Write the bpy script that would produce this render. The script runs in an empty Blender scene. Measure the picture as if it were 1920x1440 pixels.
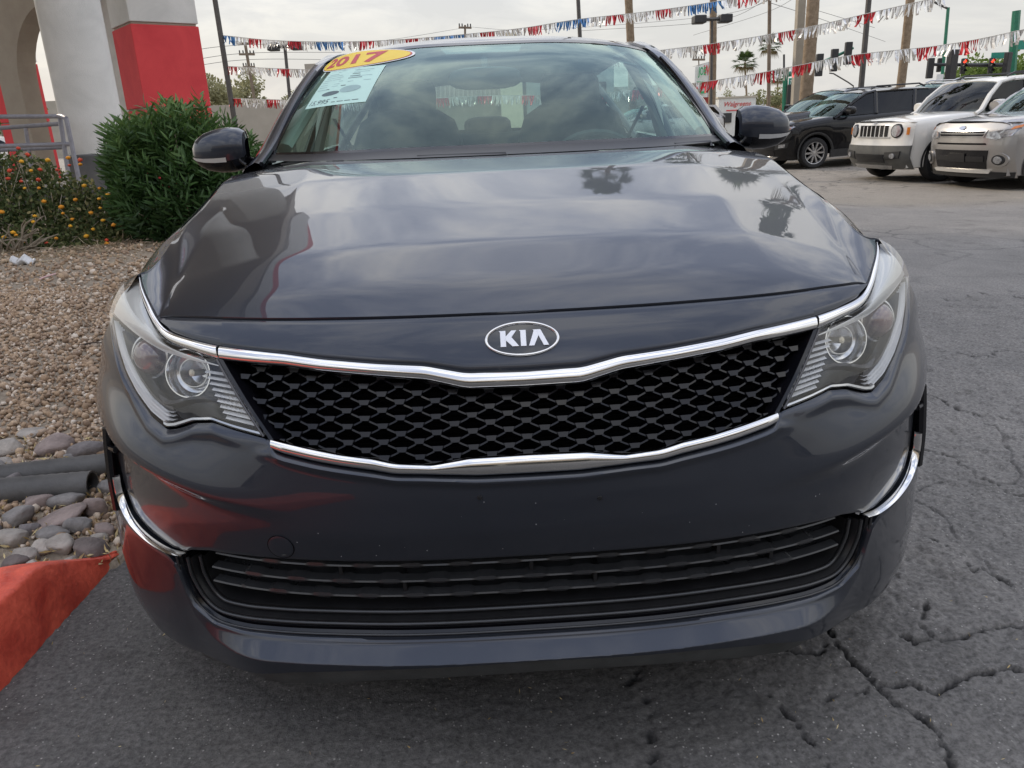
import bpy, bmesh, math, random
import numpy as np
from mathutils import Vector, Matrix, Euler
random.seed(7); RNG = np.random.default_rng(7)
SC = bpy.context.scene
COL = SC.collection
R = math.radians
# ------------------------------------------------------------------ camera
CAM_C = np.array([-.05, -1.07, 1.104]); YAW, PIT, ROL, FPX = .027, .325, -.043, 1442.0
FWD = np.array([math.sin(YAW)*math.cos(PIT), math.cos(YAW)*math.cos(PIT), -math.sin(PIT)])
_rt = np.array([math.cos(YAW), -math.sin(YAW), 0.0]); _up = np.cross(_rt, FWD)
RGT = _rt*math.cos(ROL) + _up*math.sin(ROL); UPV = _up*math.cos(ROL) - _rt*math.sin(ROL)
cd = bpy.data.cameras.new('camera'); cam = bpy.data.objects.new('camera', cd); COL.objects.link(cam)
cd.sensor_fit = 'HORIZONTAL'; cd.sensor_width = 36.0; cd.lens = 36.0*FPX/1920.0
cd.clip_start = .02; cd.clip_end = 6000
cam.matrix_world = Matrix(((RGT[0], UPV[0], -FWD[0], CAM_C[0]), (RGT[1], UPV[1], -FWD[1], CAM_C[1]),
                           (RGT[2], UPV[2], -FWD[2], CAM_C[2]), (0, 0, 0, 1)))
SC.camera = cam
# ------------------------------------------------------------------ sky, sun, exposure
SUN_DIR = Vector((-.62, .64, .45)).normalized()          # towards the sun
w = bpy.data.worlds.new('World'); SC.world = w; w.use_nodes = True
nt = w.node_tree; nt.nodes.clear(); N = nt.nodes.new; L = nt.links.new
out = N('ShaderNodeOutputWorld'); bg = N('ShaderNodeBackground'); L(bg.outputs[0], out.inputs[0])
sky = N('ShaderNodeTexSky'); sky.sky_type = 'NISHITA'; sky.sun_disc = False
sky.sun_elevation = math.asin(SUN_DIR.z); sky.sun_rotation = math.atan2(SUN_DIR.x, SUN_DIR.y)
sky.air_density = 1.6; sky.dust_density = 1.5
tc = N('ShaderNodeTexCoord'); sep = N('ShaderNodeSeparateXYZ'); L(tc.outputs['Generated'], sep.inputs[0])
mx = N('ShaderNodeMath'); mx.operation = 'MAXIMUM'; mx.inputs[1].default_value = 0.0; L(sep.outputs[2], mx.inputs[0])
ad = N('ShaderNodeMath'); ad.operation = 'ADD'; ad.inputs[1].default_value = .22; L(mx.outputs[0], ad.inputs[0])
dx = N('ShaderNodeMath'); dx.operation = 'DIVIDE'; L(sep.outputs[0], dx.inputs[0]); L(ad.outputs[0], dx.inputs[1])
dy = N('ShaderNodeMath'); dy.operation = 'DIVIDE'; L(sep.outputs[1], dy.inputs[0]); L(ad.outputs[0], dy.inputs[1])
cmb = N('ShaderNodeCombineXYZ'); L(dx.outputs[0], cmb.inputs[0]); L(dy.outputs[0], cmb.inputs[1])
nz = N('ShaderNodeTexNoise'); nz.inputs['Scale'].default_value = 2.1; nz.inputs['Detail'].default_value = 7; nz.inputs['Roughness'].default_value = .6
nz.inputs['Distortion'].default_value = .6
L(cmb.outputs[0], nz.inputs['Vector'])
ramp = N('ShaderNodeValToRGB'); L(nz.outputs['Fac'], ramp.inputs[0])
e = ramp.color_ramp.elements
e[0].position = .41; e[0].color = (.40, .455, .61, 1)
e[1].position = .61; e[1].color = (1.22, 1.20, 1.18, 1)
m_ = e.new(.5); m_.color = (.70, .74, .86, 1)
# an overcast deck is brighter overhead than at the horizon
el = N('ShaderNodeMapRange'); L(mx.outputs[0], el.inputs[0]); el.inputs[1].default_value = 0; el.inputs[2].default_value = .9
el.inputs[3].default_value = .0; el.inputs[4].default_value = 1.0
hz = N('ShaderNodeMixRGB'); hz.blend_type = 'MIX'; hz.inputs[1].default_value = (.70, .69, .665, 1)
hf = N('ShaderNodeMapRange'); L(mx.outputs[0], hf.inputs[0]); hf.inputs[1].default_value = .10; hf.inputs[2].default_value = .50; hf.inputs[3].default_value = .10; hf.inputs[4].default_value = 1.0
L(hf.outputs[0], hz.inputs[0]); L(ramp.outputs[0], hz.inputs[2])
gain = N('ShaderNodeMapRange'); L(el.outputs[0], gain.inputs[0]); gain.inputs[3].default_value = 1.0; gain.inputs[4].default_value = 1.75
mg = N('ShaderNodeMixRGB'); mg.blend_type = 'MULTIPLY'; mg.inputs[0].default_value = 1; L(hz.outputs[0], mg.inputs[1]); L(gain.outputs[0], mg.inputs[2])
sk = N('ShaderNodeMixRGB'); sk.blend_type = 'MULTIPLY'; sk.inputs[0].default_value = 1; L(sky.outputs[0], sk.inputs[1]); sk.inputs[2].default_value = (.06, .06, .06, 1)
mixs = N('ShaderNodeMixRGB'); mixs.inputs[0].default_value = .86; L(sk.outputs[0], mixs.inputs[1]); L(mg.outputs[0], mixs.inputs[2])
L(mixs.outputs[0], bg.inputs[0]); bg.inputs[1].default_value = 1.0
sd = bpy.data.lights.new('sun', 'SUN'); sd.energy = 2.0; sd.angle = R(4.0); sd.color = (1.0, .86, .68)
so = bpy.data.objects.new('sun', sd); COL.objects.link(so); so.rotation_euler = (-SUN_DIR).to_track_quat('-Z', 'Y').to_euler()
so.location = (-20, 10, 20)
vs = SC.view_settings; vs.view_transform = 'Standard'; vs.look = 'None'; vs.exposure = 0.16; vs.gamma = 1.0; vs.use_curve_mapping = False
SC.cycles.max_bounces = 10; SC.cycles.transparent_max_bounces = 24; SC.cycles.glossy_bounces = 5
SC.cycles.caustics_reflective = False; SC.cycles.caustics_refractive = False
# ------------------------------------------------------------------ helpers
def ray(px, py):
    d = FWD*FPX + RGT*(px-960) + UPV*(720-py); return d/np.linalg.norm(d)
def at(px, py, y):                                        # a point at depth y seen at a pixel of the 1920 px photograph
    d = ray(px, py); return CAM_C + d*(y-CAM_C[1])/d[1]
def gnd(px, py, z=0.0):
    d = ray(px, py); return CAM_C + d*(z-CAM_C[2])/d[2]
def new_obj(name, me, parent=None):
    o = bpy.data.objects.new(name, me); COL.objects.link(o)
    if parent is not None: o.parent = parent
    return o
def mesh(name, v, f, m, parent=None, smooth=True, fm=None, sharp=None):
    me = bpy.data.meshes.new(name); me.from_pydata([tuple(map(float, p)) for p in v], [], [tuple(int(i) for i in q) for q in f])
    ms = m if isinstance(m, (list, tuple)) else [m]
    for q in ms: me.materials.append(q)
    if fm is not None: me.polygons.foreach_set('material_index', np.array(fm, dtype=np.int32))
    if smooth:
        me.polygons.foreach_set('use_smooth', np.ones(len(me.polygons), dtype=bool))
        if sharp: me.set_sharp_from_angle(angle=R(sharp))
    me.update()
    return new_obj(name, me, parent)
def tag(o, label=None, cat=None, group=None, kind=None):
    if label: o['label'] = label
    if cat: o['category'] = cat
    if group: o['group'] = group
    if kind: o['kind'] = kind
    return o
def empty(name, loc=(0, 0, 0), rz=0.0, label=None, cat=None, group=None):
    o = bpy.data.objects.new(name, None); COL.objects.link(o); o.location = loc; o.rotation_euler = (0, 0, rz); o.empty_display_size = .2
    return tag(o, label, cat, group)
def copy_tree(o, parent=None):
    c = o.copy(); COL.objects.link(c); c.parent = parent
    for ch in [k for k in bpy.data.objects if k.parent == o]: copy_tree(ch, c)
    return c
class MB:
    def __init__(s): s.v = []; s.f = []; s.m = []
    def add(s, v, f, mi=0):
        b = len(s.v); s.v += [tuple(map(float, p)) for p in v]; s.f += [tuple(i+b for i in q) for q in f]; s.m += [mi]*len(f); return s
    def grid(s, P, mi=0, flip=False, close_u=False, close_v=False):
        P = np.asarray(P, float); a, b = P.shape[:2]; f = []
        for i in range(a if close_u else a-1):
            for j in range(b if close_v else b-1):
                q = (i*b+j, ((i+1) % a)*b+j, ((i+1) % a)*b+(j+1) % b, i*b+(j+1) % b)
                f.append(q[::-1] if flip else q)
        return s.add(P.reshape(-1, 3), f, mi)
    def box(s, c, d, mi=0, rot=None):
        c = np.array(c, float); h = np.array(d, float)/2
        v = np.array([(x, y, z) for x in (-1, 1) for y in (-1, 1) for z in (-1, 1)])*h
        if rot is not None: v = v @ np.array(rot).T
        return s.add(v+c, [(0, 1, 3, 2), (4, 6, 7, 5), (0, 4, 5, 1), (2, 3, 7, 6), (0, 2, 6, 4), (1, 5, 7, 3)], mi)
    def tube(s, pts, r, n=8, mi=0, cap=True, closed=False, flat=None):
        P = [np.array(p, float) for p in pts]; k = len(P); rs = r if hasattr(r, '__len__') else [r]*k
        rings = []; up = None
        for i in range(k):
            if closed: t = P[(i+1) % k]-P[i-1]
            else: t = P[min(i+1, k-1)]-P[max(i-1, 0)]
            t = t/(np.linalg.norm(t)+1e-12)
            if up is None:
                up = np.array([0, 0, 1.0]) if abs(t[2]) < .9 else np.array([1.0, 0, 0])
            a = np.cross(t, up); a /= (np.linalg.norm(a)+1e-12); b = np.cross(a, t); up = b
            fy = 1.0 if flat is None else flat
            rings.append([P[i]+rs[i]*(math.cos(2*math.pi*j/n)*a+fy*math.sin(2*math.pi*j/n)*b) for j in range(n)])
        s.grid(rings, mi, close_u=closed, close_v=True)
        if cap and not closed:
            b0 = len(s.v)-k*n
            s.f.append(tuple(b0+j for j in range(n))[::-1]); s.m.append(mi)
            s.f.append(tuple(b0+(k-1)*n+j for j in range(n))); s.m.append(mi)
        return s
    def lathe(s, prof, n=32, mi=0, axis='z', c=(0, 0, 0)):
        rows = []
        for (r, h) in prof:
            row = []
            for j in range(n):
                a = 2*math.pi*j/n; x, y = r*math.cos(a), r*math.sin(a)
                p = (x, y, h) if axis == 'z' else ((h, x, y) if axis == 'x' else (x, h, y))
                row.append(np.array(p)+np.array(c))
            rows.append(row)
        return s.grid(rows, mi, close_v=True)
    def prism(s, poly, a, b, mi=0, axis='y'):
        n = len(poly)
        def q(p, h): return (p[0], h, p[1]) if axis == 'y' else ((h, p[0], p[1]) if axis == 'x' else (p[0], p[1], h))
        v = [q(p, a) for p in poly]+[q(p, b) for p in poly]
        f = [tuple(range(n)), tuple(range(2*n-1, n-1, -1))]+[(i, i+n, (i+1) % n+n, (i+1) % n) for i in range(n)]
        return s.add(v, f, mi)
    def obj(s, name, m, parent=None, smooth=True, sharp=35):
        ms = m if isinstance(m, (list, tuple)) else [m]
        return mesh(name, s.v, s.f, ms, parent, smooth, s.m if len(ms) > 1 else None, sharp if smooth else None)
def bevel(o, wdt=.01, seg=2):
    b = o.modifiers.new('bevel', 'BEVEL'); b.width = wdt; b.segments = seg; b.limit_method = 'ANGLE'; b.angle_limit = R(35); return o
def spline(pts, n):
    P = np.array(pts, float); k = len(P); o = []
    Q = np.vstack([2*P[0]-P[1], P, 2*P[-1]-P[-2]])
    for t in np.linspace(0, k-1, n):
        i = min(int(t), k-2); u = t-i; a, b, c, d = Q[i], Q[i+1], Q[i+2], Q[i+3]
        o.append(.5*((2*b)+(c-a)*u+(2*a-5*b+4*c-d)*u*u+(3*b-a-3*c+d)*u**3))
    return np.array(o)
def sstep(a, b, x):
    t = np.clip((np.asarray(x, float)-a)/(b-a), 0, 1); return t*t*(3-2*t)
# ------------------------------------------------------------------ materials
MATS = {}
def mat(name, col, rough=.5, metal=0.0, coat=0.0, var=.0, vscale=8.0, bump=0.0, bscale=60.0, spec=.5, trans=0.0, alpha=1.0, coord='Object', emit=None, col2=None, rvar=0.0, coat_r=.03, distort=0.0, detail=5, sss=0.0):
    if name in MATS: return MATS[name]
    m = bpy.data.materials.new(name); m.use_nodes = True; t = m.node_tree; b = t.nodes['Principled BSDF']; MATS[name] = m
    b.inputs['Roughness'].default_value = rough; b.inputs['Metallic'].default_value = metal
    b.inputs['Coat Weight'].default_value = coat; b.inputs['Coat Roughness'].default_value = coat_r
    b.inputs['Specular IOR Level'].default_value = spec
    b.inputs['Transmission Weight'].default_value = trans; b.inputs['Alpha'].default_value = alpha
    c = (*col, 1) if len(col) == 3 else col
    b.inputs['Base Color'].default_value = c
    tcn = t.nodes.new('ShaderNodeTexCoord')
    if var > 0 or col2 or rvar > 0:
        n = t.nodes.new('ShaderNodeTexNoise'); n.inputs['Scale'].default_value = vscale; n.inputs['Detail'].default_value = detail
        n.inputs['Roughness'].default_value = .62; n.inputs['Distortion'].default_value = distort
        t.links.new(tcn.outputs[coord], n.inputs['Vector'])
        if var > 0 or col2:
            r = t.nodes.new('ShaderNodeValToRGB'); t.links.new(n.outputs['Fac'], r.inputs[0])
            c2 = (*col2, 1) if col2 else tuple(min(1, x*(1+var)) for x in c[:3])+(1,)
            c1 = c if col2 else tuple(x*(1-var) for x in c[:3])+(1,)
            r.color_ramp.elements[0].position = .32; r.color_ramp.elements[0].color = c1
            r.color_ramp.elements[1].position = .68; r.color_ramp.elements[1].color = c2
            t.links.new(r.outputs[0], b.inputs['Base Color'])
        if rvar > 0:
            mr = t.nodes.new('ShaderNodeMapRange'); t.links.new(n.outputs['Fac'], mr.inputs[0]); mr.inputs[1].default_value = .3; mr.inputs[2].default_value = .7
            mr.inputs[3].default_value = max(0, rough-rvar); mr.inputs[4].default_value = rough+rvar
            t.links.new(mr.outputs[0], b.inputs['Roughness'])
    if bump > 0:
        n2 = t.nodes.new('ShaderNodeTexNoise'); n2.inputs['Scale'].default_value = bscale; n2.inputs['Detail'].default_value = 6
        t.links.new(tcn.outputs[coord], n2.inputs['Vector'])
        bp = t.nodes.new('ShaderNodeBump'); bp.inputs['Strength'].default_value = bump; bp.inputs['Distance'].default_value = .01
        t.links.new(n2.outputs['Fac'], bp.inputs['Height']); t.links.new(bp.outputs[0], b.inputs['Normal'])
    if emit:
        b.inputs['Emission Color'].default_value = (*emit[:3], 1); b.inputs['Emission Strength'].default_value = emit[3]
    return m
def glass(name, tint, ior=1.45, gtint=(1, 1, 1), rough=0.0, dirt=0.0, fpow=5.0):
    """thin pane: tinted clear with a Fresnel reflection on it"""
    m = bpy.data.materials.new(name); m.use_nodes = True; t = m.node_tree; t.nodes.clear(); MATS[name] = m
    o = t.nodes.new('ShaderNodeOutputMaterial'); tr = t.nodes.new('ShaderNodeBsdfTransparent'); gl = t.nodes.new('ShaderNodeBsdfGlossy')
    gl.inputs['Roughness'].default_value = rough; tr.inputs[0].default_value = (*tint, 1); gl.inputs[0].default_value = (*gtint, 1)
    fr = t.nodes.new('ShaderNodeFresnel'); fr.inputs[0].default_value = ior
    # Fresnel must be the same from either side of a thin pane
    ge = t.nodes.new('ShaderNodeNewGeometry'); vm = t.nodes.new('ShaderNodeMixRGB')
    lw = t.nodes.new('ShaderNodeLayerWeight'); lw.inputs[0].default_value = .5
    fa = t.nodes.new('ShaderNodeMath'); fa.operation = 'POWER'; fa.inputs[1].default_value = fpow; t.links.new(lw.outputs['Facing'], fa.inputs[0])
    ma = t.nodes.new('ShaderNodeMapRange'); t.links.new(fa.outputs[0], ma.inputs[0]); ma.inputs[3].default_value = ((ior-1)/(ior+1))**2*1.2; ma.inputs[4].default_value = 1.0
    mxs = t.nodes.new('ShaderNodeMixShader'); t.links.new(ma.outputs[0], mxs.inputs[0]); t.links.new(tr.outputs[0], mxs.inputs[1]); t.links.new(gl.outputs[0], mxs.inputs[2])
    last = mxs
    if dirt > 0:
        df = t.nodes.new('ShaderNodeBsdfDiffuse'); df.inputs[0].default_value = (.5, .5, .48, 1)
        nn = t.nodes.new('ShaderNodeTexNoise'); nn.inputs['Scale'].default_value = 5; nn.inputs['Detail'].default_value = 8
        tcn = t.nodes.new('ShaderNodeTexCoord'); t.links.new(tcn.outputs['Object'], nn.inputs['Vector'])
        mr = t.nodes.new('ShaderNodeMapRange'); t.links.new(nn.outputs['Fac'], mr.inputs[0]); mr.inputs[1].default_value = .35; mr.inputs[2].default_value = .75; mr.inputs[3].default_value = dirt*.35; mr.inputs[4].default_value = dirt
        m2 = t.nodes.new('ShaderNodeMixShader'); t.links.new(mr.outputs[0], m2.inputs[0]); t.links.new(mxs.outputs[0], m2.inputs[1]); t.links.new(df.outputs[0], m2.inputs[2]); last = m2
    t.links.new(last.outputs[0], o.inputs[0])
    return m
def paint(name, col, metal=.45, rough=.38, cior=1.5):
    m = mat(name, col, rough=rough, metal=metal, coat=1.0, coat_r=.015, var=.06, vscale=900, spec=.12)
    t = m.node_tree; b = t.nodes['Principled BSDF']
    tcn = t.nodes.new('ShaderNodeTexCoord'); n = t.nodes.new('ShaderNodeTexNoise'); n.inputs['Scale'].default_value = 3.0; n.inputs['Detail'].default_value = 6
    t.links.new(tcn.outputs['Object'], n.inputs['Vector'])
    mr = t.nodes.new('ShaderNodeMapRange'); t.links.new(n.outputs['Fac'], mr.inputs[0]); mr.inputs[1].default_value = .35; mr.inputs[2].default_value = .7; mr.inputs[3].default_value = .008; mr.inputs[4].default_value = .035
    t.links.new(mr.outputs[0], b.inputs['Coat Roughness']); b.inputs['Coat IOR'].default_value = cior
    return m
M_PAINT = paint('dark_grey_paint', (.040, .0455, .059), .65, .36, 1.45)
M_CHROME = mat('chrome', (.78, .77, .75), rough=.09, metal=1, rvar=.06, vscale=14)
M_CHROME_D = mat('chrome_satin', (.55, .55, .55), rough=.22, metal=1)
M_BLACK = mat('black_plastic', (.012, .012, .013), rough=.38, spec=.5, var=.2, vscale=30)
M_GLOSSB = mat('gloss_black', (.005, .005, .007), rough=.14, spec=.5, var=.1, vscale=20)
M_VOID = mat('dark_void', (.004, .004, .005), rough=.9, spec=.1, var=.1)
M_GREYP = mat('grey_plastic', (.055, .057, .055), rough=.6, var=.25, vscale=12, bump=.1, bscale=200)
M_RUBBER = mat('rubber', (.018, .018, .019), rough=.75, var=.25, vscale=25, bump=.15, bscale=150)
M_RIM = mat('alloy', (.55, .55, .56), rough=.28, metal=.9, var=.05)
M_WHITE = mat('white_plastic', (.75, .75, .73), rough=.4, var=.04)
M_GLASS_W = glass('windshield_glass', (.60, .80, .735), gtint=(.80, 1.0, .96), dirt=.02, fpow=4.5)
M_GLASS_S = glass('side_glass', (.78, .88, .85))
M_GLASS_D = glass('dark_glass', (.10, .12, .13))
M_LENS = glass('clear_lens', (.96, .97, .97), ior=1.58, dirt=.008, fpow=4.0)
M_SEAT = mat('seat_fabric', (.030, .031, .033), rough=.85, var=.2, vscale=40, bump=.2, bscale=300)
M_TRIM = mat('cabin_trim', (.05, .05, .05), rough=.7, var=.2, vscale=30)
M_LINER = mat('headliner', (.42, .41, .38), rough=.9, var=.08)
M_RED_L = mat('red_lens', (.45, .01, .012), rough=.1, coat=1, var=.1)
M_ORANGE_L = mat('amber_lens', (.75, .22, .02), rough=.15, coat=1, var=.1)
# ================================================================== the grey sedan (nose at y = 0, centre line x = 0)
CAR = empty('sedan', (0, 0, 0), 0, 'dark grey sedan parked nose-on with a diamond mesh grille and an oval year sticker', 'car')
YC, NN = 1.0, 2.8
PZ = [.06, .10, .17, .215, .26, .34, .42, .50, .56, .62, .70, .76, .80, .86, .92, 1.0]
PY = [.15, .095, .066, .054, .048, .035, .015, .0, .002, .012, .04, .07, .095, .16, .3, .5]
WZ = [.06, .10, .2, .3, .4, .55, .65, .75, .85, .95, 1.05]
WW = [.94, .950, .958, .955, .942, .924, .916, .905, .89, .87, .84]
def _smooth_interp(X, Y):
    xs = np.linspace(X[0], X[-1], 400); ys = np.interp(xs, X, Y); k = np.hanning(25); k /= k.sum()
    yp = np.convolve(np.pad(ys, 12, mode='reflect', reflect_type='odd'), k, 'valid')
    return lambda q: np.interp(q, xs, yp)
nose = _smooth_interp(PZ, PY); WID = _smooth_interp(WZ, WW)
def fy(x, z):                                              # depth of the front surface at (x, z)
    t = np.clip(np.abs(x)/WID(z), 0, .9999); return YC-(YC-nose(z))*(1-t**NN)**(1/NN)
def bx_(y, z):                                             # half width of the flank at (y, z)
    q = np.clip((YC-y)/(YC-nose(z)), 0, 1); return WID(z)*(1-q**NN)**(1/NN)
def fnorm(x, z):
    h = 1e-3; gx = (fy(x+h, z)-fy(x-h, z))/(2*h); gz = (fy(x, z+h)-fy(x, z-h))/(2*h)
    n = np.stack([gx, -np.ones_like(gx), gz], -1); return n/np.linalg.norm(n, axis=-1, keepdims=True)
def FP(x, z, d=0.0):                                       # point on the front surface, d metres proud of it
    x = np.asarray(x, float); z = np.asarray(z, float)
    P = np.stack([x, fy(x, z), z], -1)
    return P+fnorm(x, z)*np.asarray(d, float)[..., None]
def crv(pts): 
    X = [p[0] for p in pts]; Z = [p[1] for p in pts]
    xs = np.linspace(X[0], X[-1], 500); zs = np.interp(xs, X, Z); k = np.hanning(19); k /= k.sum()
    zp = np.convolve(np.pad(zs, 9, mode='reflect', reflect_type='odd'), k, 'valid')
    return lambda q: np.interp(np.abs(q), xs, zp)
# feature lines on the nose, (x, z)
C_SHUT = crv([(0, .824), (.3, .825), (.52, .824), (.59, .8215), (.622, .8165)])
C_UCT = crv([(0, .743), (.09, .7445), (.152, .7565), (.225, .7615), (.317, .7695), (.372, .776), (.49, .7845)])
C_UCB = crv([(0, .721), (.09, .722), (.152, .7365), (.215, .7425), (.317, .752), (.37, .759), (.485, .7645)])
C_LCT = crv([(0, .624), (.09, .623), (.15, .615), (.205, .619), (.24, .627), (.288, .633), (.339, .642), (.40, .6535)])
C_LCB = crv([(0, .594), (.08, .5945), (.158, .600), (.206, .602), (.24, .6085), (.289, .6155), (.327, .6215), (.384, .633), (.40, .639)])
LAMPB = [(.400, .652), (.407, .656), (.463, .666), (.502, .6745), (.538, .670), (.575, .656), (.592, .6525), (.628, .6665), (.662, .691), (.693, .720), (.716, .752), (.747, .8025)]
C_INT = crv([(0, .4465), (.39, .4465), (.48, .4445), (.545, .440), (.59, .427), (.605, .418)])
C_PB = crv([(0, .243), (.15, .2395), (.27, .236), (.345, .229), (.41, .222), (.525, .196), (.60, .174), (.68, .160), (.74, .163), (.80, .19), (.86, .225), (.91, .25)])
C_SB = crv([(0, .198), (.15, .195), (.27, .190), (.355, .179), (.41, .172), (.525, .150), (.60, .13), (.66, .12)])
STRIPT = [(.49, .7845), (.535, .790), (.585, .7985), (.616, .813), (.645, .836), (.672, .858), (.687, .872)]
STRIPB = [(.485, .7645), (.53, .771), (.583, .7785), (.617, .795), (.648, .816), (.674, .844), (.69, .868)]
STRIPB = [tuple(np.array(a)+(np.array(b)-np.array(a))*k) for a, b, k in zip(STRIPT, STRIPB, (1, .9, .75, .6, .48, .38, .3))]
INT_OUT = [(0, .2745), (.2, .2745), (.34, .2745), (.45, .270), (.52, .2665), (.575, .272), (.612, .302), (.632, .352), (.632, .402)]
VENT = [(.603, .418), (.640, .413), (.695, .422), (.738, .442), (.756, .478), (.757, .516)]
def panel(name, m, parent, ztop, zbot, xs, nz, off=None, fl=(.0, .0), mirror=True, zpow=1.0):
    """a body panel between two feature lines, with its edges turned inwards"""
    xs = np.asarray(xs, float); mb = MB(); T = np.array([ztop(x) for x in xs]); B = np.array([zbot(x) for x in xs])
    v = np.linspace(0, 1, nz); rows = []
    X = np.repeat(xs[:, None], nz, 1); Z = T[:, None]+(B-T)[:, None]*v[None, :]
    D = np.zeros_like(X) if off is None else off(X, Z)
    D = D.copy(); D[:, 0] -= .0025*(fl[0] > 0); D[:, -1] -= .0025*(fl[1] > 0)
    P = FP(X, Z, D)
    if fl[0] > 0: P = np.concatenate([FP(X[:, :1], Z[:, :1], D[:, :1]-fl[0]), P], 1)
    if fl[1] > 0: P = np.concatenate([P, FP(X[:, -1:], Z[:, -1:], D[:, -1:]-fl[1])], 1)
    mb.grid(P)
    return mb.obj(name, m, parent, True, 40)
def both(xs): xs = np.asarray(xs); return np.concatenate([-xs[::-1][:-1], xs]) if abs(xs[0]) < 1e-9 else xs
def band(name, m, parent, top, bot, n, prof, sgn=1, caps=True):
    """a raised strip between two (x, z) polylines; prof = [(v, d)...] is its section"""
    T = spline(top, n); B = spline(bot, n); rows = []
    sc_ = np.clip(np.linalg.norm(B-T, axis=1)/.018, .12, 1)
    for (v, d) in prof:
        Q = T+(B-T)*v; rows.append(FP(Q[:, 0]*sgn, Q[:, 1], d*sc_ if d > -.011 else np.full(n, d)))
    mb = MB(); mb.grid(np.array(rows).transpose(1, 0, 2), flip=sgn < 0)
    if caps:
        k = len(prof); f = [tuple(range(k)), tuple(range((n-1)*k, n*k))]; mb.f += f; mb.m += [0, 0]
    return mb.obj(name, m, parent, True, 50)
ROUND = [(-.02, -.012), (0, .001), (.10, .0055), (.28, .0078), (.62, .0078), (.86, .0055), (1, .0), (1.02, -.012)]

# ---- front apron (panel with the badge) between the hood edge and the upper grille strip
xs = both(np.linspace(0, .487, 60))
apron = panel('nose_panel', M_PAINT, CAR, lambda x: C_SHUT(x)-.0025, lambda x: C_UCT(x)+.001, xs, 14, fl=(.03, .02))
for s in (-1, 1):                                          # its outer tips, between hood edge and lamp strip
    T = lambda x: C_SHUT(x)-.0025
    S_ = crv([(.487, .7842), (.535, .790), (.585, .7985), (.607, .808), (.618, .8138)])
    panel('nose_panel_tip', M_PAINT, apron, T, lambda x: S_(x)+.001, np.linspace(.487, .617, 24)*s, 8, fl=(.03, .02))
# ---- hood
HC = _smooth_interp([0, .12, .2, .35, .6, .9, 1.12, 1.3, 1.6], [.765, .824, .860, .902, .950, .998, 1.024, 1.034, 1.036])
def hood_z(x, y):
    x = np.abs(x); z = HC(y)-(.014-.004*sstep(.5, 1.0, y))*(x/.7)**2*sstep(.1, .5, y)-.010*(x/.7)**4*(1-.7*sstep(.5, 1.1, y))
    xc = .435+.055*sstep(.35, .9, y)+.05*sstep(.9, 1.3, y)                 # soft inner crease
    z = z-.095*np.maximum(0, np.sqrt((x-xc)**2+.006**2)-.006)*(x > xc)*sstep(.16, .40, y)+.012*np.exp(-((x-xc)/.05)**2)*sstep(.2, .5, y)*0
    xk = .612+.10*sstep(.25, .75, y)+.075*sstep(.75, 1.45, y)              # outer crease
    k = np.maximum(0, x-xk); z = z-(.62*k+1.9*k*k)*sstep(.15, .34, y)
    return z
XK = lambda y: .612+.10*sstep(.25, .75, y)+.075*sstep(.75, 1.45, y)
nF = 66
front = [(x, fy(x, C_SHUT(x)+.0), C_SHUT(x)) for x in np.linspace(0, .600, 44)]
st_ = spline(STRIPT[3:], 24); front += [(p[0]-.002, fy(p[0], p[1])+.002, p[1]+.002) for p in st_]
front = np.array(front)
seg = np.concatenate([[0], np.cumsum(np.linalg.norm(np.diff(front, axis=0), axis=1))]); seg /= seg[-1]
U = np.linspace(0, 1, 90); FR = np.stack([np.interp(U, seg, front[:, i]) for i in range(3)], 1)
# side of the hood: from the lamp tip back to the windscreen pillar
rear_x = np.interp(U, [0, .62, .80, 1], [0, .56, .715, .80]); rear_y = np.interp(rear_x, [0, .3, .56, .70, .80], [1.155, 1.19, 1.29, 1.40, 1.47])
ROWS = 70; V = np.linspace(0, 1, ROWS)**1.25; Pg = np.zeros((ROWS, len(U), 3))
for i, v in enumerate(V):
    X = FR[:, 0]+(rear_x-FR[:, 0])*v; Y = FR[:, 1]+(rear_y-FR[:, 1])*v
    # swing the outermost columns out to the fender line
    z0 = hood_z(FR[:, 0], FR[:, 1]); d = (FR[:, 2]-z0)*np.exp(-v*7.0)
    Pg[i] = np.stack([X, Y, hood_z(X, Y)+d], 1)
full = np.concatenate([Pg[:, ::-1]*np.array([-1, 1, 1]), Pg[:, 1:]], 1)
def thick_edge(P, dz=.02):
    """turn the rim of a grid down"""
    a, b = P.shape[:2]; Q = np.zeros((a+2, b+2, 3)); Q[1:-1, 1:-1] = P; Q[0, 1:-1] = P[0]; Q[-1, 1:-1] = P[-1]; Q[:, 0] = Q[:, 1]; Q[:, -1] = Q[:, -2]
    dn = np.array([0, .004, -dz]); Q[0] += dn; Q[-1] -= np.array([0, .01, dz]); Q[1:-1, 0] += (0, 0, -dz); Q[1:-1, -1] += (0, 0, -dz)
    return Q
hood = MB().grid(thick_edge(full)).obj('hood', M_PAINT, CAR, True, 45)
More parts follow.
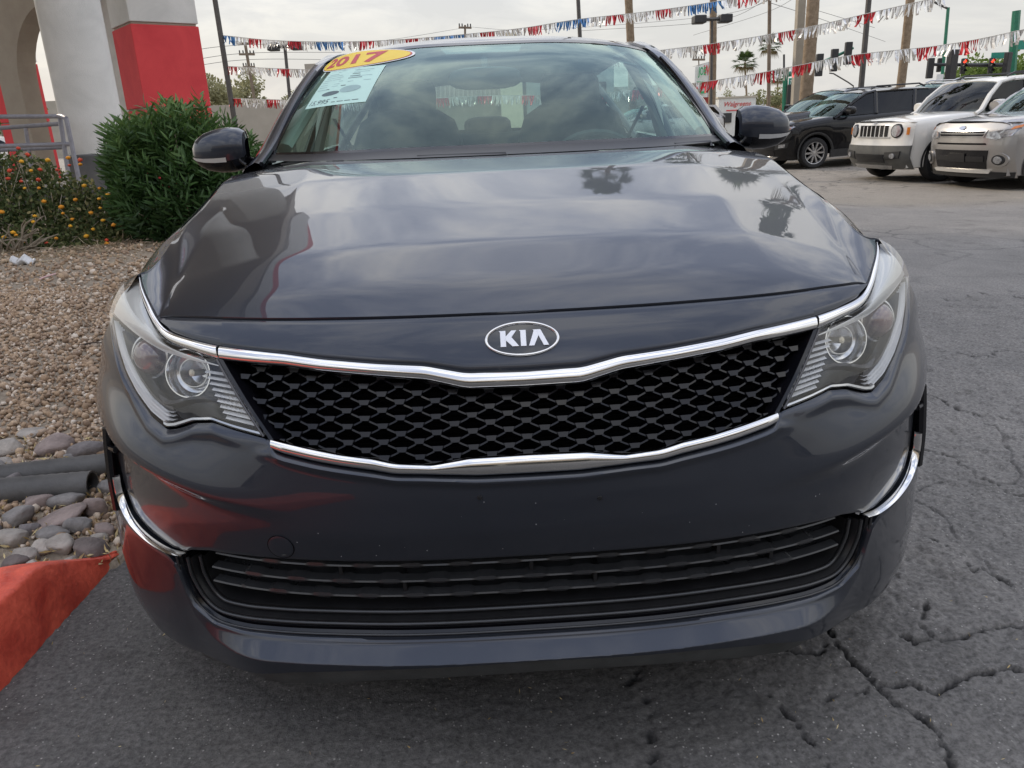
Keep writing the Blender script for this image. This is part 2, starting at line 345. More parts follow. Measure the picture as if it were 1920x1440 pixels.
# ---- fenders: from the hood side down over the shoulder to the flank
FW_Y, FW_R = .965, .375
def shoulder(y): return np.interp(y, [.3, .45, .7, 1.0, 1.5, 2.2, 3.2, 4.0, 4.6], [.70, .71, .745, .785, .85, .89, .91, .92, .90])
def sill(y):
    z = np.full_like(np.asarray(y, float), .21)
    for yc in (FW_Y, 3.77):
        q = FW_R**2-(y-yc)**2; z = np.where(q > 0, np.maximum(z, .335+np.sqrt(np.maximum(q, 0))), z)
    return z
side_edge = Pg[:, -1]
for s in (-1, 1):
    mb = MB(); ys = np.concatenate([np.linspace(.345, .62, 16), np.linspace(.63, 1.33, 44), np.linspace(1.35, 1.47, 6)])
    rows = []
    for y in ys:
        xe = np.interp(y, side_edge[:, 1], side_edge[:, 0]); ze = np.interp(y, side_edge[:, 1], side_edge[:, 2])
        zs = shoulder(y); xs_ = bx_(y, zs); zb = max(float(sill(np.array(y))), float(np.interp(y, [.34, .62], [.775, .60]))-.02 if y < .62 else 0)
        tp = np.array([xe+.003, ze]); mid = np.array([xe+.66*(xs_-xe), ze-.55*(ze-zs)]); sh = np.array([xs_, zs])
        top = spline([tp, tp+(mid-tp)*.5+np.array([.003, .005]), mid, sh, (bx_(y, zs-.05), zs-.05)], 17)
        low = [(bx_(y, z)-.008*float(sstep(.6, .9, y))*np.exp(-((z-.70)/.05)**2), z) for z in np.linspace(min(zs-.06, zb+.2) if zb < zs-.06 else zb+.02, zb, 14)]
        sec = np.concatenate([top, np.array(low)]); tk = .005*float(1-sstep(.6, .72, y)); r = [((p[0]-tk)*s, y, p[1]) for p in sec]
        r = [(r[0][0], y, r[0][2]-.03)]+r+[(r[-1][0]-s*.03, y, r[-1][2]+.002)]
        rows.append(r)
    mb.grid(rows, flip=s < 0).obj('fender', M_PAINT, CAR, True, 45)
# ---- main bumper skin
cl = crv(LAMPB)
lb = np.array(LAMPB)
def bump_top(x):
    x = abs(x)
    if x < .394: return float(C_LCB(x))-.002
    if x < .747: return float(np.interp(x, [.394, .404], [C_LCB(.394)-.002, cl(.404)-.004])) if x < .404 else float(cl(x))-.004
    return float(np.interp(x, [.747, .775, .80, .84, .90], [.799, .765, .735, .69, .62]))
vx = spline(VENT, 40)
def bump_bot(x):
    x = abs(x)
    if x < .603: return float(C_INT(x))
    return float(np.interp(x, [.603, .640, .695, .738, .752, .762, .786, .798, .90], [.418, .413, .422, .442, .478, .545, .56, .447, .447]))
def bump_off(X, Z):
    x = np.abs(X); zr = np.interp(x, [.34, .386, .505, .655, .75, .9], [.534, .5395, .557, .590, .612, .62])
    a = sstep(.33, .66, x)
    up = np.exp(-np.maximum(0, Z-zr)**2/(2*.040**2)); lo = np.exp(-np.maximum(0, zr-Z)**2/(2*.011**2))
    d = a*(.020-.014*sstep(.66, .80, x))*np.where(Z > zr, up, lo)
    d = d-.004*sstep(.40, .7, x)*np.exp(-((Z-(zr+.085))/.03)**2)          # valley under the lamp
    d = d-.012*sstep(.5, .7, x)*np.where(Z < zr, 1-lo, 0)                 # undercut above the vent blade
    ch = np.exp(-((Z-(np.array([bump_top(q) for q in x.ravel()]).reshape(x.shape)-.014))/.008)**2)
    d = d+.0045*ch*sstep(.42, .5, x)*(1-sstep(.70, .76, x))                                       # lip that follows the lamp
    d = d+.006*np.exp(-((Z-(C_LCB(x)-.010))/.006)**2)*(1-sstep(.38, .44, x))
    return d
xs = np.concatenate([np.linspace(0, .39, 34), np.linspace(.395, .72, 66), np.linspace(.726, .78, 14), np.linspace(.784, .80, 8), np.linspace(.808, .888, 14)])
bumper = panel('front_bumper', M_PAINT, CAR, bump_top, bump_bot, both(xs), 46, off=bump_off, fl=(.02, .035))
# ---- lower bumper: under the intake and round the corners
io = crv([(p[0], p[1]) for p in INT_OUT[:7]])
def low_top(x):
    x = abs(x)
    if x < .612: return float(io(x))
    return float(np.interp(x, [.612, .622, .632, .645, .70, .76, .80, .90], [.302, .33, .385, .40, .415, .43, .44, .44]))
def low_off(X, Z):
    x = np.abs(X); t = np.array([low_top(q) for q in x.ravel()]).reshape(x.shape)
    return .002*np.exp(-((Z-(t-.003))/.003)**2)*(1-sstep(.60, .66, x))+.034*np.clip((t-Z-.002)/.027, 0, 1)*(1-sstep(.46, .64, x))
xs = np.concatenate([np.linspace(0, .56, 46), np.linspace(.567, .70, 36), np.linspace(.706, .912, 28)])
lowb = panel('lower_bumper', M_PAINT, CAR, low_top, lambda x: float(C_PB(x)), both(xs), 40, off=low_off, fl=(.03, .02))
panel('air_dam', M_GREYP, CAR, lambda x: float(C_PB(x))+.004, lambda x: float(C_SB(x)), both(np.linspace(0, .655, 50)), 6, off=lambda X, Z: .016-.030*sstep(.44, .62, np.abs(X)), fl=(.02, .05))
# ---- grille strips
pts = np.linspace(-.484, .484, 81)
band('upper_grille_strip', M_CHROME, CAR, [(x, C_UCT(x)) for x in pts], [(x, C_UCB(x)) for x in pts], 161, ROUND)
pts = np.linspace(-.399, .399, 81)
band('lower_grille_strip', M_CHROME, CAR, [(x, C_LCT(x)) for x in pts], [(x, C_LCB(x)) for x in pts], 161, ROUND)
# ---- diamond grille
GR = empty('grille'); GR.parent = CAR
def gx_lim(z): return np.interp(z, [.65, .765], [.408, .476])
mb = MB(); DX, DZ = .0560, .0236
def gy(x, z, d): return FP(np.array(x), np.array(z), np.array(d))
mb2 = MB()
for r_ in range(-1, 16):
    for c_ in range(-11, 12):
        x = c_*DX+(DX/2 if r_ % 2 else 0); z = .626+r_*DZ/2
        zt, zb = C_UCB(x)-.001, C_LCT(x)+.001
        if not (zb-.004 < z < zt+.006) or abs(x) > gx_lim(z)-.004: continue
        curve_d = -.016
        # tab at the node: a small shelf leaning forward
        w1, w2 = .0090, .0062
        A = [gy(x-w1, z+.0035, curve_d+.004), gy(x+w1, z+.0035, curve_d+.004), gy(x+w2, z-.004, curve_d+.007), gy(x-w2, z-.004, curve_d+.007),
             gy(x-w1, z+.0035, curve_d-.012), gy(x+w1, z+.0035, curve_d-.012), gy(x+w2, z-.005, curve_d-.010), gy(x-w2, z-.005, curve_d-.010)]
        mb.add(A, [(0, 3, 2, 1), (0, 1, 5, 4), (3, 7, 6, 2), (0, 4, 7, 3), (1, 2, 6, 5)])
        for sx in (-1, 1):                                 # two bars rising from the node to its upper neighbours
            x2, z2 = x+sx*DX/2, z+DZ/2
            if abs(x2) > gx_lim(z2)+.004 or z2 > C_UCB(x2)+.008: continue
            a0, a1 = x+sx*w1*.9, x2-sx*w2*.4
            q = []
            for (xx, zz) in ((a0, z+.001), ((a0+a1)/2, (z+z2)/2-.0012), (a1, z2-.003)):
                q.append([gy(xx, zz+.0013, curve_d+.002), gy(xx, zz-.0014, curve_d+.003), gy(xx, zz-.0024, curve_d-.016), gy(xx, zz+.0018, curve_d-.016)])
            mb.grid(np.array(q), close_v=True)
mb.obj('grille_mesh', mat('grille_black', (.005, .005, .007), rough=.20, spec=.35, var=.2, vscale=20), GR, True, 30)
xs = np.linspace(-.475, .475, 61); P = []
for x in xs: P.append([FP(np.array(x), np.array(z), np.array(-.055)) for z in np.linspace(C_UCB(min(abs(x), .48))+.01, C_LCT(min(abs(x), .4))-.012, 6)])
MB().grid(P).obj('grille_backing', M_VOID, GR, True)
mb = MB()
for zz in np.linspace(.632, .755, 15):                     # shutter vanes glimpsed behind the mesh
    q = []
    for x in np.linspace(-.42, .42, 41):
        if C_LCT(x)-.004 < zz < C_UCB(x)+.004: q.append([FP(np.array(x), np.array(zz), np.array(-.034)), FP(np.array(x), np.array(zz-.003), np.array(-.046))])
    if len(q) > 3: mb.grid(np.array(q))
mb.obj('shutter_vane', M_BLACK, GR, True)
for s in (-1, 1):                                          # black side cheeks of the grille
    band('grille_cheek', M_GLOSSB, GR, [(.494, .768), (.402, .647)], [(.470, .762), (.390, .6535)], 12, [(-.0, -.05), (0, -.001), (.25, .003), (.6, .001), (1, -.02), (1, -.05)], s)
# ---- badge
BD = empty('badge'); BD.parent = CAR
bc = FP(np.array(0.0), np.array(.7865), np.array(.0)); bn = fnorm(np.array(0.0), np.array(.7865)); bu = np.array([0, -bn[2], bn[1]]); bu = bu if bu[2] > 0 else -bu
def BP(u, v, d): return bc+np.array([u, 0, 0])+bu*v+bn*(d-.35*u*u)
a_, b_ = .0585, .0285
mb = MB(); rows = []
for (k, d) in ((1.0, -.004), (1.0, .003), (.985, .0055), (.95, .006), (.905, .0045), (.89, .002)):
    rows.append([BP(a_*(1-(1-k)*.8)*math.cos(t), b_*(1-(1-k)*1.6)*math.sin(t), d) for t in np.linspace(0, 2*math.pi, 64, endpoint=False)])
mb.grid(rows, close_v=True); mb.obj('badge_ring', M_CHROME, BD, True, 60)
mb = MB(); rows = [[BP(a_*.92*k*math.cos(t), b_*.84*k*math.sin(t), .0028+.0012*(1-k*k)) for t in np.linspace(0, 2*math.pi, 48, endpoint=False)] for k in (1, .75, .5, .25, .001)]
mb.grid(rows, close_v=True); mb.obj('badge_plate', mat('badge_black', (.012, .014, .016), rough=.25, coat=1, var=.5, vscale=60), BD)
M_BLET = mat('badge_letter', (.82, .83, .86), rough=.35, metal=.35, var=.05)
LET = {'K': [[(-.036, .0135), (-.0255, .0135), (-.0255, -.0125), (-.034, -.0125), (-.034, .0115)], [(-.0255, .004), (-.0165, .0135), (-.0085, .0135), (-.0175, .0015), (-.0255, -.002)], [(-.0255, .002), (-.0175, .0035), (-.0055, -.0125), (-.0155, -.0125), (-.0255, -.0025)]],
       'I': [[(-.0045, .0135), (.0060, .0135), (.0060, -.0125), (-.0025, -.0125), (-.0025, .0115)]],
       'A': [[(.0170, .0135), (.0290, .0135), (.0265, .006), (.0180, -.0125), (.0100, -.0125), (.0185, .0115)], [(.0245, .0135), (.0290, .0135), (.0410, -.0125), (.0330, -.0125), (.0245, .006)]]}
for ch, polys in LET.items():
    mb = MB()
    for i, p in enumerate(polys):
        n = len(p); d1 = .0056+.0004*i
        v = [BP(x, y, d1) for x, y in p]+[BP(x, y, .003) for x, y in p]
        mb.add(v, [tuple(range(n))]+[(j, j+n, (j+1) % n+n, (j+1) % n) for j in range(n)])
    mb.obj('badge_letter', M_BLET, BD, False)
# ---- headlights
M_BOWL = mat('lamp_bezel', (.09, .09, .095), rough=.32, metal=.6, var=.15, vscale=20)
M_LDARK = mat('lamp_dark', (.018, .0185, .02), rough=.28, metal=.2, var=.2, vscale=15)
M_DRL = mat('light_guide', (.90, .90, .90), rough=.25, metal=.1, coat=1, var=.04)
M_SILV = mat('lamp_reflector', (.85, .85, .86), rough=.12, metal=1, var=.03)
M_PROJ = glass('projector_lens', (.55, .30, .32), ior=1.7)
CREASE = [(.487, .7635), (.53, .766), (.595, .7715), (.640, .781), (.690, .792), (.747, .8025)]
def lamp(s):
    H = empty('headlight'); H.parent = CAR
    cr = crv(CREASE); bt = crv(LAMPB[1:])
    inn = lambda z: np.interp(z, [.656, .7645], [.409, .486])
    def front(u, v, d):                                   # u along 0..1 outwards, v 0 top .. 1 bottom
        x0 = .409+(.486-.409)*(1-v); x = x0+(.7465-x0)*u
        zt = cr(max(x, .487)) if x > .486 else .7635; zb = bt(x)
        x_top = .487+(.7465-.487)*u; x_bot = .409+(.7465-.409)*u
        T = np.array([x_top, cr(x_top)]); B = np.array([x_bot, bt(x_bot)]); q = T+(B-T)*v
        return FP(np.array(q[0]*s), np.array(q[1]), np.array(d+.004*math.sin(math.pi*v)*math.sin(math.pi*min(1, u*1.02))))
    us = np.linspace(0, 1, 60); vs_ = np.linspace(0, 1, 22)
    # clear lens: front facet and the facet that rolls over the top
    fr = np.array([[front(u, v, .004) for v in vs_] for u in us])
    st = spline(STRIPB, 60); cx = np.array([(x, cr(x)) for x in np.linspace(.487, .747, 60)])
    top = []
    for i in range(60):
        a = FP(np.array(st[i, 0]*s), np.array(st[i, 1]), np.array(.003)); b = fr[i, 0]
        row = []
        for k, t in enumerate(np.linspace(0, 1, 9)):
            p = a+(b-a)*t; bulge = .010*math.sin(math.pi*t)*min(1, i/20); row.append(p+np.array([s*bulge*.4, -bulge*.3, bulge]))
        top.append(row)
    P = np.concatenate([np.array(top)[:, :-1], fr], 1)
    # trailing wedge of the lamp running back into the fender
    mb = MB(); mb.grid(P, flip=s > 0)
    e0 = np.array(top)[-1]; apex = np.array([.856*s, .60, .784]); tail = []
    for t in np.linspace(0, 1, 14): tail.append([p+(apex-p)*t+np.array([s*.010, 0, .004])*math.sin(math.pi*t)*(j/(len(e0)-1)) for j, p in enumerate(e0)])
    mb.grid(np.array(tail), flip=s > 0)
    mb.obj('lens', M_LENS, H, True, 32)
    # opaque bowl behind
    bk = np.array([[front(u, v, -.055-.02*math.sin(math.pi*v)) for v in np.linspace(-.05, 1.04, 14)] for u in np.linspace(.0, 1, 40)])
    rim = np.array([[front(u, v, -.002) for v in (-.02, 1.0)] for u in np.linspace(0, 1, 40)])
    mb = MB(); mb.grid(bk, flip=s > 0)
    for j, r0 in ((0, bk[:, 0]), (1, bk[:, -1])): mb.grid(np.stack([r0, rim[:, j]], 1), flip=(s > 0) ^ (j == 0))
    inner = np.array([[front(0, v, d) for d in (-.002, -.07)] for v in np.linspace(0, 1, 10)]); mb.grid(inner)
    outer = np.array([[front(1, v, d) for d in (-.002, -.07)] for v in np.linspace(0, 1, 10)]); mb.grid(outer)
    mb.obj('bowl', M_LDARK, H, True, 40)
    # pale sheet added under the top facet, stands for sky reflected in the lens
    tp = np.array(top); dn = tp.copy(); dn[..., 2] -= .012; dn[..., 1] += .004
    MB().grid(dn[:, :8], flip=s > 0).obj('sky_sheen', mat('lamp_sky_sheen', (.62, .62, .60), rough=.3, metal=.3, var=.05), H)
    # ribbed light guide along the lower outer edge
    mb = MB(); g = np.linspace(.985, .50, 50)
    for k in range(4):
        v1 = np.interp(g, [.5, .6, .8, .985], [.985, .975, .95, .93])-k*np.interp(g, [.5, .62, .9, .985], [.048, .052, .072, .10]); 
        q = []
        for gg, v in zip(g, v1):
            du = k*.0115*np.interp(gg, [.5, .75, .95], [.0, .35, 1.0])
            a = front(max(0, gg-du), max(0, v), -.010-.002*k); b = front(max(0, gg-du), max(0, v-.030), -.012-.002*k); c_ = front(max(0, gg-du), max(0, v-.012), -.003-.002*k); q.append([a, c_, b])
        mb.grid(np.array(q), flip=s > 0)
    mb.obj('light_guide', M_DRL, H, True, 30)
    q = []
    for gg in np.linspace(.985, .50, 50):
        v = np.interp(gg, [.5, .6, .8, .985], [.985, .975, .95, .93])-5*np.interp(gg, [.5, .62, .9, .985], [.040, .044, .060, .085]); du = .055*np.interp(gg, [.5, .75, .95], [.0, .35, 1.0])
        q.append([front(gg-du, v+.03, -.012), front(gg-du, v-.03, -.012), front(gg-du, v-.05, -.03)])
    MB().grid(np.array(q), flip=s > 0).obj('guide_bezel', M_BOWL, H, True, 40)
    # chrome edging that follows the wavy lower rim
    q = []
    for u in np.linspace(.0, .56, 60): q.append([front(u, v, d) for v, d in ((1.0, -.002), (.985, .0003), (.955, -.001), (.94, -.008))])
    MB().grid(np.array(q), flip=s > 0).obj('lower_rim', M_CHROME_D, H, True, 40)
    # projector with its ring, and the reflector beside it
    c = front(.70, .30, -.03); n_ = fnorm(np.array(.64*s), np.array(.75)); n_ = n_*.55+np.array([0, -1, 0.05])*.45; n_ /= np.linalg.norm(n_)
    ux = np.cross(n_, [0, 0, 1.0]); ux /= np.linalg.norm(ux); uy = np.cross(ux, n_)
    def disc(rad, d, k=36): return [c+n_*d+rad*(math.cos(t)*ux+math.sin(t)*uy) for t in np.linspace(0, 2*math.pi, k, endpoint=False)]
    MB().grid([disc(.040, -.03), disc(.040, .0), disc(.0395, .004), disc(.036, .005), disc(.0345, .001), disc(.033, -.02)], close_v=True).obj('projector_ring', M_CHROME_D, H, True, 50)
    MB().grid([disc(.033, .0), disc(.029, .011), disc(.021, .018), disc(.011, .0215), disc(.0005, .0225)], close_v=True).obj('projector_lens', mat('projector_glass', (.045, .012, .015), rough=.04, coat=1, spec=.9, col2=(.15, .05, .055), vscale=14, detail=1), H)
    c = front(.36, .28, -.035)
    def dsc(rx, ry, d, k=36): return [c+n_*d+(rx*math.cos(t)*ux+ry*math.sin(t)*uy) for t in np.linspace(0, 2*math.pi, k, endpoint=False)]
    MB().grid([dsc(.046, .042, .010), dsc(.0455, .0415, .014), dsc(.0435, .0395, .014), dsc(.0425, .0385, .008)], close_v=True).obj('reflector_ring', M_SILV, H, True, 50)
    MB().grid([dsc(.0425, .0385, .008), dsc(.038, .034, -.004), dsc(.031, .027, -.008), dsc(.024, .021, -.022), dsc(.010, .010, -.030), dsc(.0005, .0005, -.031)], close_v=True).obj('reflector', M_CHROME_D, H, True, 12)
    MB().grid([dsc(.029, .025, -.004), dsc(.0285, .0245, .000), dsc(.0270, .0230, .000), dsc(.0265, .0225, -.004)], close_v=True).obj('reflector_ring', M_CHROME_D, H, True, 50)
    MB().tube([c+n_*(-.024), c+n_*(.004), c+n_*.006], [.006, .006, .002], 10).obj('bulb', mat('bulb_glass', (.75, .68, .5), rough=.15, var=.1), H)
    # dark blade between the two
    q = [[front(u, v0, -.02), front(u, v0+.05, -.012), front(u, v0+.10, -.025)] for u, v0 in zip(np.linspace(.03, .62, 24), np.linspace(.56, .70, 24))]
    MB().grid(np.array(q), flip=s > 0).obj('bezel_blade', M_BOWL, H, True, 30)
    # turn-signal grid next to the grille
    mb = MB()
    for v in np.linspace(.16, .84, 9):
        a, b, e_, f_ = front(.015, v, -.014), front(.015, v+.045, -.006), front(.17+.03*v, v+.058, -.006), front(.17+.03*v, v+.014, -.014)
        mb.add([a, b, e_, f_], [(0, 1, 2, 3)])
    for u in np.linspace(.03, .18, 7):
        for v0 in (.5, .58, .66):
            a, b = front(u, v0, -.010), front(u, v0+.075, -.010); c2, d2 = front(u+.006, v0+.075, -.018), front(u+.006, v0, -.018); mb.add([a, b, c2, d2], [(0, 1, 2, 3)])
    mb.obj('signal_grid', M_DRL, H, False)
    # inner edge bead
    MB().tube([front(.004, v, .004) for v in np.linspace(0, 1, 20)], .0022, 8).obj('edge_bead', M_BOWL, H)
    # chrome strip that runs on above the lamp
    band('brow_strip', M_CHROME, H, STRIPT, STRIPB, 60, ROUND, s)
    return H
for s in (-1, 1): lamp(s)
# ---- lower intake
IN = empty('lower_intake'); IN.parent = CAR
def frame_band(name, m, off_in, w_in, d0, d1, d2):
    o1 = [(p[0], p[1]) for p in INT_OUT]; T = spline(o1, 60)
    # inward normals of the outline
    tg = np.gradient(T, axis=0); nr = np.stack([-tg[:, 1], tg[:, 0]], 1); nr /= np.linalg.norm(nr, axis=1, keepdims=True)
    nr[0] = (0, 1)
    rows = []
    for k, d in ((0, d0), (.25, d1), (.75, d1), (1, d2)):
        Q = T+nr*(off_in+w_in*k); Q[:, 0] = np.maximum(Q[:, 0], 0)
        Rr = FP(Q[:, 0], Q[:, 1], np.full(len(Q), d)); Lr = Rr[::-1][:-1]*np.array([-1, 1, 1]); rows.append(np.concatenate([Lr, Rr]))
    return MB().grid(np.array(rows)).obj(name, m, IN, True, 40)
frame_band('intake_frame', M_GLOSSB, .001, .018, -.008, -.014, -.034)
frame_band('intake_frame', M_BLACK, .019, .013, -.034, -.012, -.030)
frame_band('intake_frame', M_BLACK, .033, .016, -.030, -.026, -.075)
M_SLAT = mat('slat_plastic', (.035, .036, .038), rough=.26, spec=.6, var=.15, vscale=30)
for off_, dd_, rr_ in ((.0025, -.006, .0022), (.0235, -.010, .0030), (.0400, -.022, .0030)):
    T = spline(INT_OUT, 60); tg = np.gradient(T, axis=0); nr = np.stack([-tg[:, 1], tg[:, 0]], 1); nr /= np.linalg.norm(nr, axis=1, keepdims=True); nr[0] = (0, 1); Q = T+nr*off_; Q[:, 0] = np.maximum(Q[:, 0], 0); Rr = FP(Q[:, 0], Q[:, 1], np.full(60, dd_))
    MB().tube(np.concatenate([Rr[::-1][:-1]*np.array([-1, 1, 1]), Rr]), rr_, 8).obj('intake_bead', M_SLAT, IN)
MB().grid([[FP(np.array(x), np.array(z), np.array(-.11)) for z in np.linspace(.25, .46, 5)] for x in np.linspace(-.64, .64, 41)]).obj('intake_backing', M_VOID, IN)
for i, z0 in enumerate((.416, .380, .347)):
    lim = (.555, .572, .578)[i]; xs = np.linspace(-lim, lim, 240); q = []
    for x in xs:
        per = .082; ph = ((x+.041*(i % 2)+10) % per)/per; wd = .0024+.0034*float(sstep(.28, .36, ph)-sstep(.66, .74, ph))*(abs(x) < lim-.06)
        q.append([FP(np.array(x), np.array(z0+wd), np.array(-.040)), FP(np.array(x), np.array(z0+wd*.9), np.array(-.0245)), FP(np.array(x), np.array(z0), np.array(-.0225)), FP(np.array(x), np.array(z0-wd*.9), np.array(-.0245)), FP(np.array(x), np.array(z0-.009), np.array(-.075))])
    MB().grid(np.array(q)).obj('intake_slat', M_SLAT, IN, True, 35)
    for x0 in (-.26, .30) if i < 2 else ():
        MB().box(FP(np.array(x0), np.array(z0-.010), np.array(-.045)), (.20, .004, .007)).obj('slat_rib', M_BLACK, IN, False)
for k, x in enumerate(np.linspace(-.44, .44, 9)):
    z0 = (.43, .396, .362)[k % 3]
    MB().box(FP(np.array(x), np.array(z0), np.array(-.05)), (.006, .03, .034)).obj('intake_post', M_BLACK, IN, False)
# ---- side vents with chrome blades
for s in (-1, 1):
    V_ = empty('side_vent'); V_.parent = CAR
    Pv = []
    for x in np.linspace(.605, .86, 30): Pv.append([FP(np.array(x*s), np.array(z), np.array(-.045)) for z in np.linspace(max(.395, low_top(x)-.02), min(.63, bump_bot(x)+.05), 8)])
    MB().grid(Pv).obj('vent_backing', M_VOID, V_)
    T = spline(VENT, 60); tg = np.gradient(T, axis=0); nr = np.stack([tg[:, 1], -tg[:, 0]], 1); nr /= np.linalg.norm(nr, axis=1, keepdims=True)
    wdt = np.interp(np.linspace(0, 1, 60), [0, .15, .5, .85, 1], [.002, .0040, .0055, .0065, .0055]); rows = []
    for k, d in ((0, -.006), (0, .002), (.3, .006), (.6, .0055), (1, .0), (1, -.008)):
        Q = T-nr*(wdt*(.55-k))[:, None]; rows.append(FP(Q[:, 0]*s, Q[:, 1], np.full(60, d)))
    MB().grid(np.array(rows).transpose(1, 0, 2), flip=s > 0).obj('vent_blade', M_CHROME, V_, True, 50)
    for pz, pr in (([(.772, .60), (.778, .55), (.783, .48), (.790, .43)], .010), ([(.742, .572), (.765, .565), (.78, .56)], .006)):
        MB().tube([FP(np.array(x*s), np.array(z), np.array(-.002)) for x, z in spline(pz, 16)], pr, 8).obj('vent_surround', M_GLOSSB, V_)
    Pv = []
    for x in np.linspace(.772, .80, 6): Pv.append([FP(np.array(x*s), np.array(z), np.array(-.010)) for z in np.linspace(.425, .58, 8)])
    MB().grid(Pv, flip=s < 0).obj('vent_cheek', M_GLOSSB, V_)
# ---- tow-eye cover, plate screws, stone chips
tc_ = (-.405, .4725)
def fring(cx, cz, r0, n=40): return [FP(np.array(cx+r0*math.cos(t)), np.array(cz+r0*math.sin(t)), np.array(.0)) for t in np.linspace(0, 2*math.pi, n, endpoint=False)]
def lift(P, d): 
    return [FP(np.array(p[0]), np.array(p[2]), np.array(d)) for p in P]
rg = [lift(fring(*tc_, r), d) for r, d in ((.0225, .0006), (.0222, -.002), (.0216, -.002), (.0212, .0012), (.0200, .0016), (.010, .0016), (.0002, .0016))]
MB().grid(rg, close_v=True).obj('tow_cover', M_PAINT, bumper, True, 30)
MB().grid([lift(fring(*tc_, r), d) for r, d in ((.0228, .0009), (.0215, .0009))], close_v=True).obj('tow_cover_seam', M_VOID, bumper)
MB().box(FP(np.array(-.401), np.array(.458), np.array(.0022)), (.007, .002, .0016)).obj('tow_cover_notch', M_GREYP, bumper, False)
for (x, z) in ((-.078, .560), (.108, .548)):
    MB().grid([lift(fring(x, z, r, 16), d) for r, d in ((.0042, .0004), (.0034, .0022), (.0001, .0026))], close_v=True).obj('plate_screw', M_BLACK, bumper)
mb = MB()
for _ in range(34):
    x = random.uniform(-.4, .5); z = random.uniform(.455, .57) if random.random() < .6 else random.uniform(.235, .262); r0 = random.uniform(.0004, .0010)
    d = .0012 if z > .3 else .008
    p = [FP(np.array(x+r0*math.cos(t)*random.uniform(.6, 1.3)), np.array(z+r0*1.3*math.sin(t)), np.array(d)) for t in np.linspace(0, 2*math.pi, 6, endpoint=False)]
    mb.add(p, [tuple(range(6))])
tag(mb.obj('stone_chips', mat('chip_grey', (.30, .31, .33), rough=.8, var=.3, vscale=200), bumper, False), kind='stuff')
# ================================================================== sedan: glasshouse, flanks, tail, cabin
# windscreen outline on the body: base and header curves
WB = [(0, 1.175, 1.030), (.25, 1.20, 1.030), (.48, 1.275, 1.029), (.64, 1.40, 1.029), (.722, 1.50, 1.030)]
WT = [(0, 2.075, 1.402), (.25, 2.085, 1.400), (.45, 2.12, 1.388), (.57, 2.155, 1.370), (.630, 2.18, 1.352)]
nb, nv_ = 40, 24
B_ = spline(WB, nb); T_ = spline(WT, nb)
def ws(u, v, d=0.0):
    """windscreen point; u -1..1 across, v 0 base..1 header, d proud"""
    i = abs(u)*(nb-1); k = min(int(i), nb-2); f = i-k
    b = B_[k]+(B_[k+1]-B_[k])*f; t = T_[k]+(T_[k+1]-T_[k])*f
    p = b+(t-b)*v; n = np.array([0, -.40, .92]); p = p+n*(.030*math.sin(math.pi*v)*(1-.3*u*u)+d)
    return np.array([p[0]*(1 if u >= 0 else -1), p[1], p[2]])
us = np.linspace(-1, 1, 61)
WSC = MB().grid([[ws(u, v) for v in np.linspace(.02, .985, nv_)] for u in us*.985]).obj('windshield', M_GLASS_W, CAR)
mb = MB()                                                 # black ceramic border
for (a, b, c_, d_) in ((-1, 1, .0, .05), (-1, 1, .955, 1.0)):
    mb.grid([[ws(u, v, .0015) for v in np.linspace(c_, d_, 3)] for u in np.linspace(a, b, 61)])
for sg in (-1, 1): mb.grid([[ws(sg*u, v, .0015) for v in np.linspace(0, 1, 24)] for u in np.linspace(.958, 1.0, 3)])
mb.grid([[ws(u*(1-.25*(1-v)*5), v, -.003) for v in np.linspace(.84, .96, 5)] for u in np.linspace(-.19, .13, 9)])
mb.obj('windshield_border', M_GLOSSB, WSC)
# cowl and wipers
MB().grid([[ws(u, -.03, .012), ws(u, .01, .004), ws(u, .03, .004)] for u in us]).obj('cowl', M_BLACK, CAR, True)
MB().grid([[(x, y-.03, hood_z(x, y)-.02), (x, y+.06, 1.015)] for x, y in zip(np.concatenate([-rear_x[::-1], rear_x[1:]]), np.concatenate([rear_y[::-1], rear_y[1:]]))]).obj('cowl_tray', M_BLACK, CAR)
for u0, u1, v1 in ((-.78, .02, .055), (.02, .80, .06)):
    pp = [ws(u0+(u1-u0)*t, -.030+v1*.35*math.sin(math.pi*t*.8), .000) for t in np.linspace(0, 1, 14)]
    mb = MB(); mb.tube(pp, .005, 6); q = ws(u1, -.02, .0); mb.tube([q+np.array([0, -.02, -.01]), pp[-1]+np.array([0, -.004, .004]), pp[9]+np.array([0, -.004, .004])], [.010, .008, .005], 6)
    mb.obj('wiper', M_BLACK, CAR)
# pillars + roof: section stations
def roof_z(y): return np.interp(y, [2.1, 2.2, 2.35, 2.6, 2.8, 3.0, 3.4, 3.62], [1.404, 1.424, 1.447, 1.470, 1.473, 1.470, 1.444, 1.42])
mb = MB(); rows = []
ys = np.linspace(2.09, 3.60, 40)
for y in ys:
    w_ = np.interp(y, [2.09, 2.4, 2.9, 3.6], [.615, .625, .62, .55]); ze = np.interp(y, [2.09, 2.4, 2.9, 3.3, 3.6], [1.362, 1.405, 1.425, 1.41, 1.385]); zc = roof_z(y)
    row = []
    for t in np.linspace(-1, 1, 33):
        yy = y+(.085*t*t if y < 2.3 else .085*t*t*max(0, (2.6-y)/.3)) if y < 2.6 else y
        row.append((w_*t, yy, ze+(zc-ze)*(1-abs(t)**2.6)))
    rows.append(row)
roof = MB().grid(thick_edge(np.array(rows), .018)).obj('roof', M_PAINT, CAR, True, 45)
A1 = WB[-1]; 
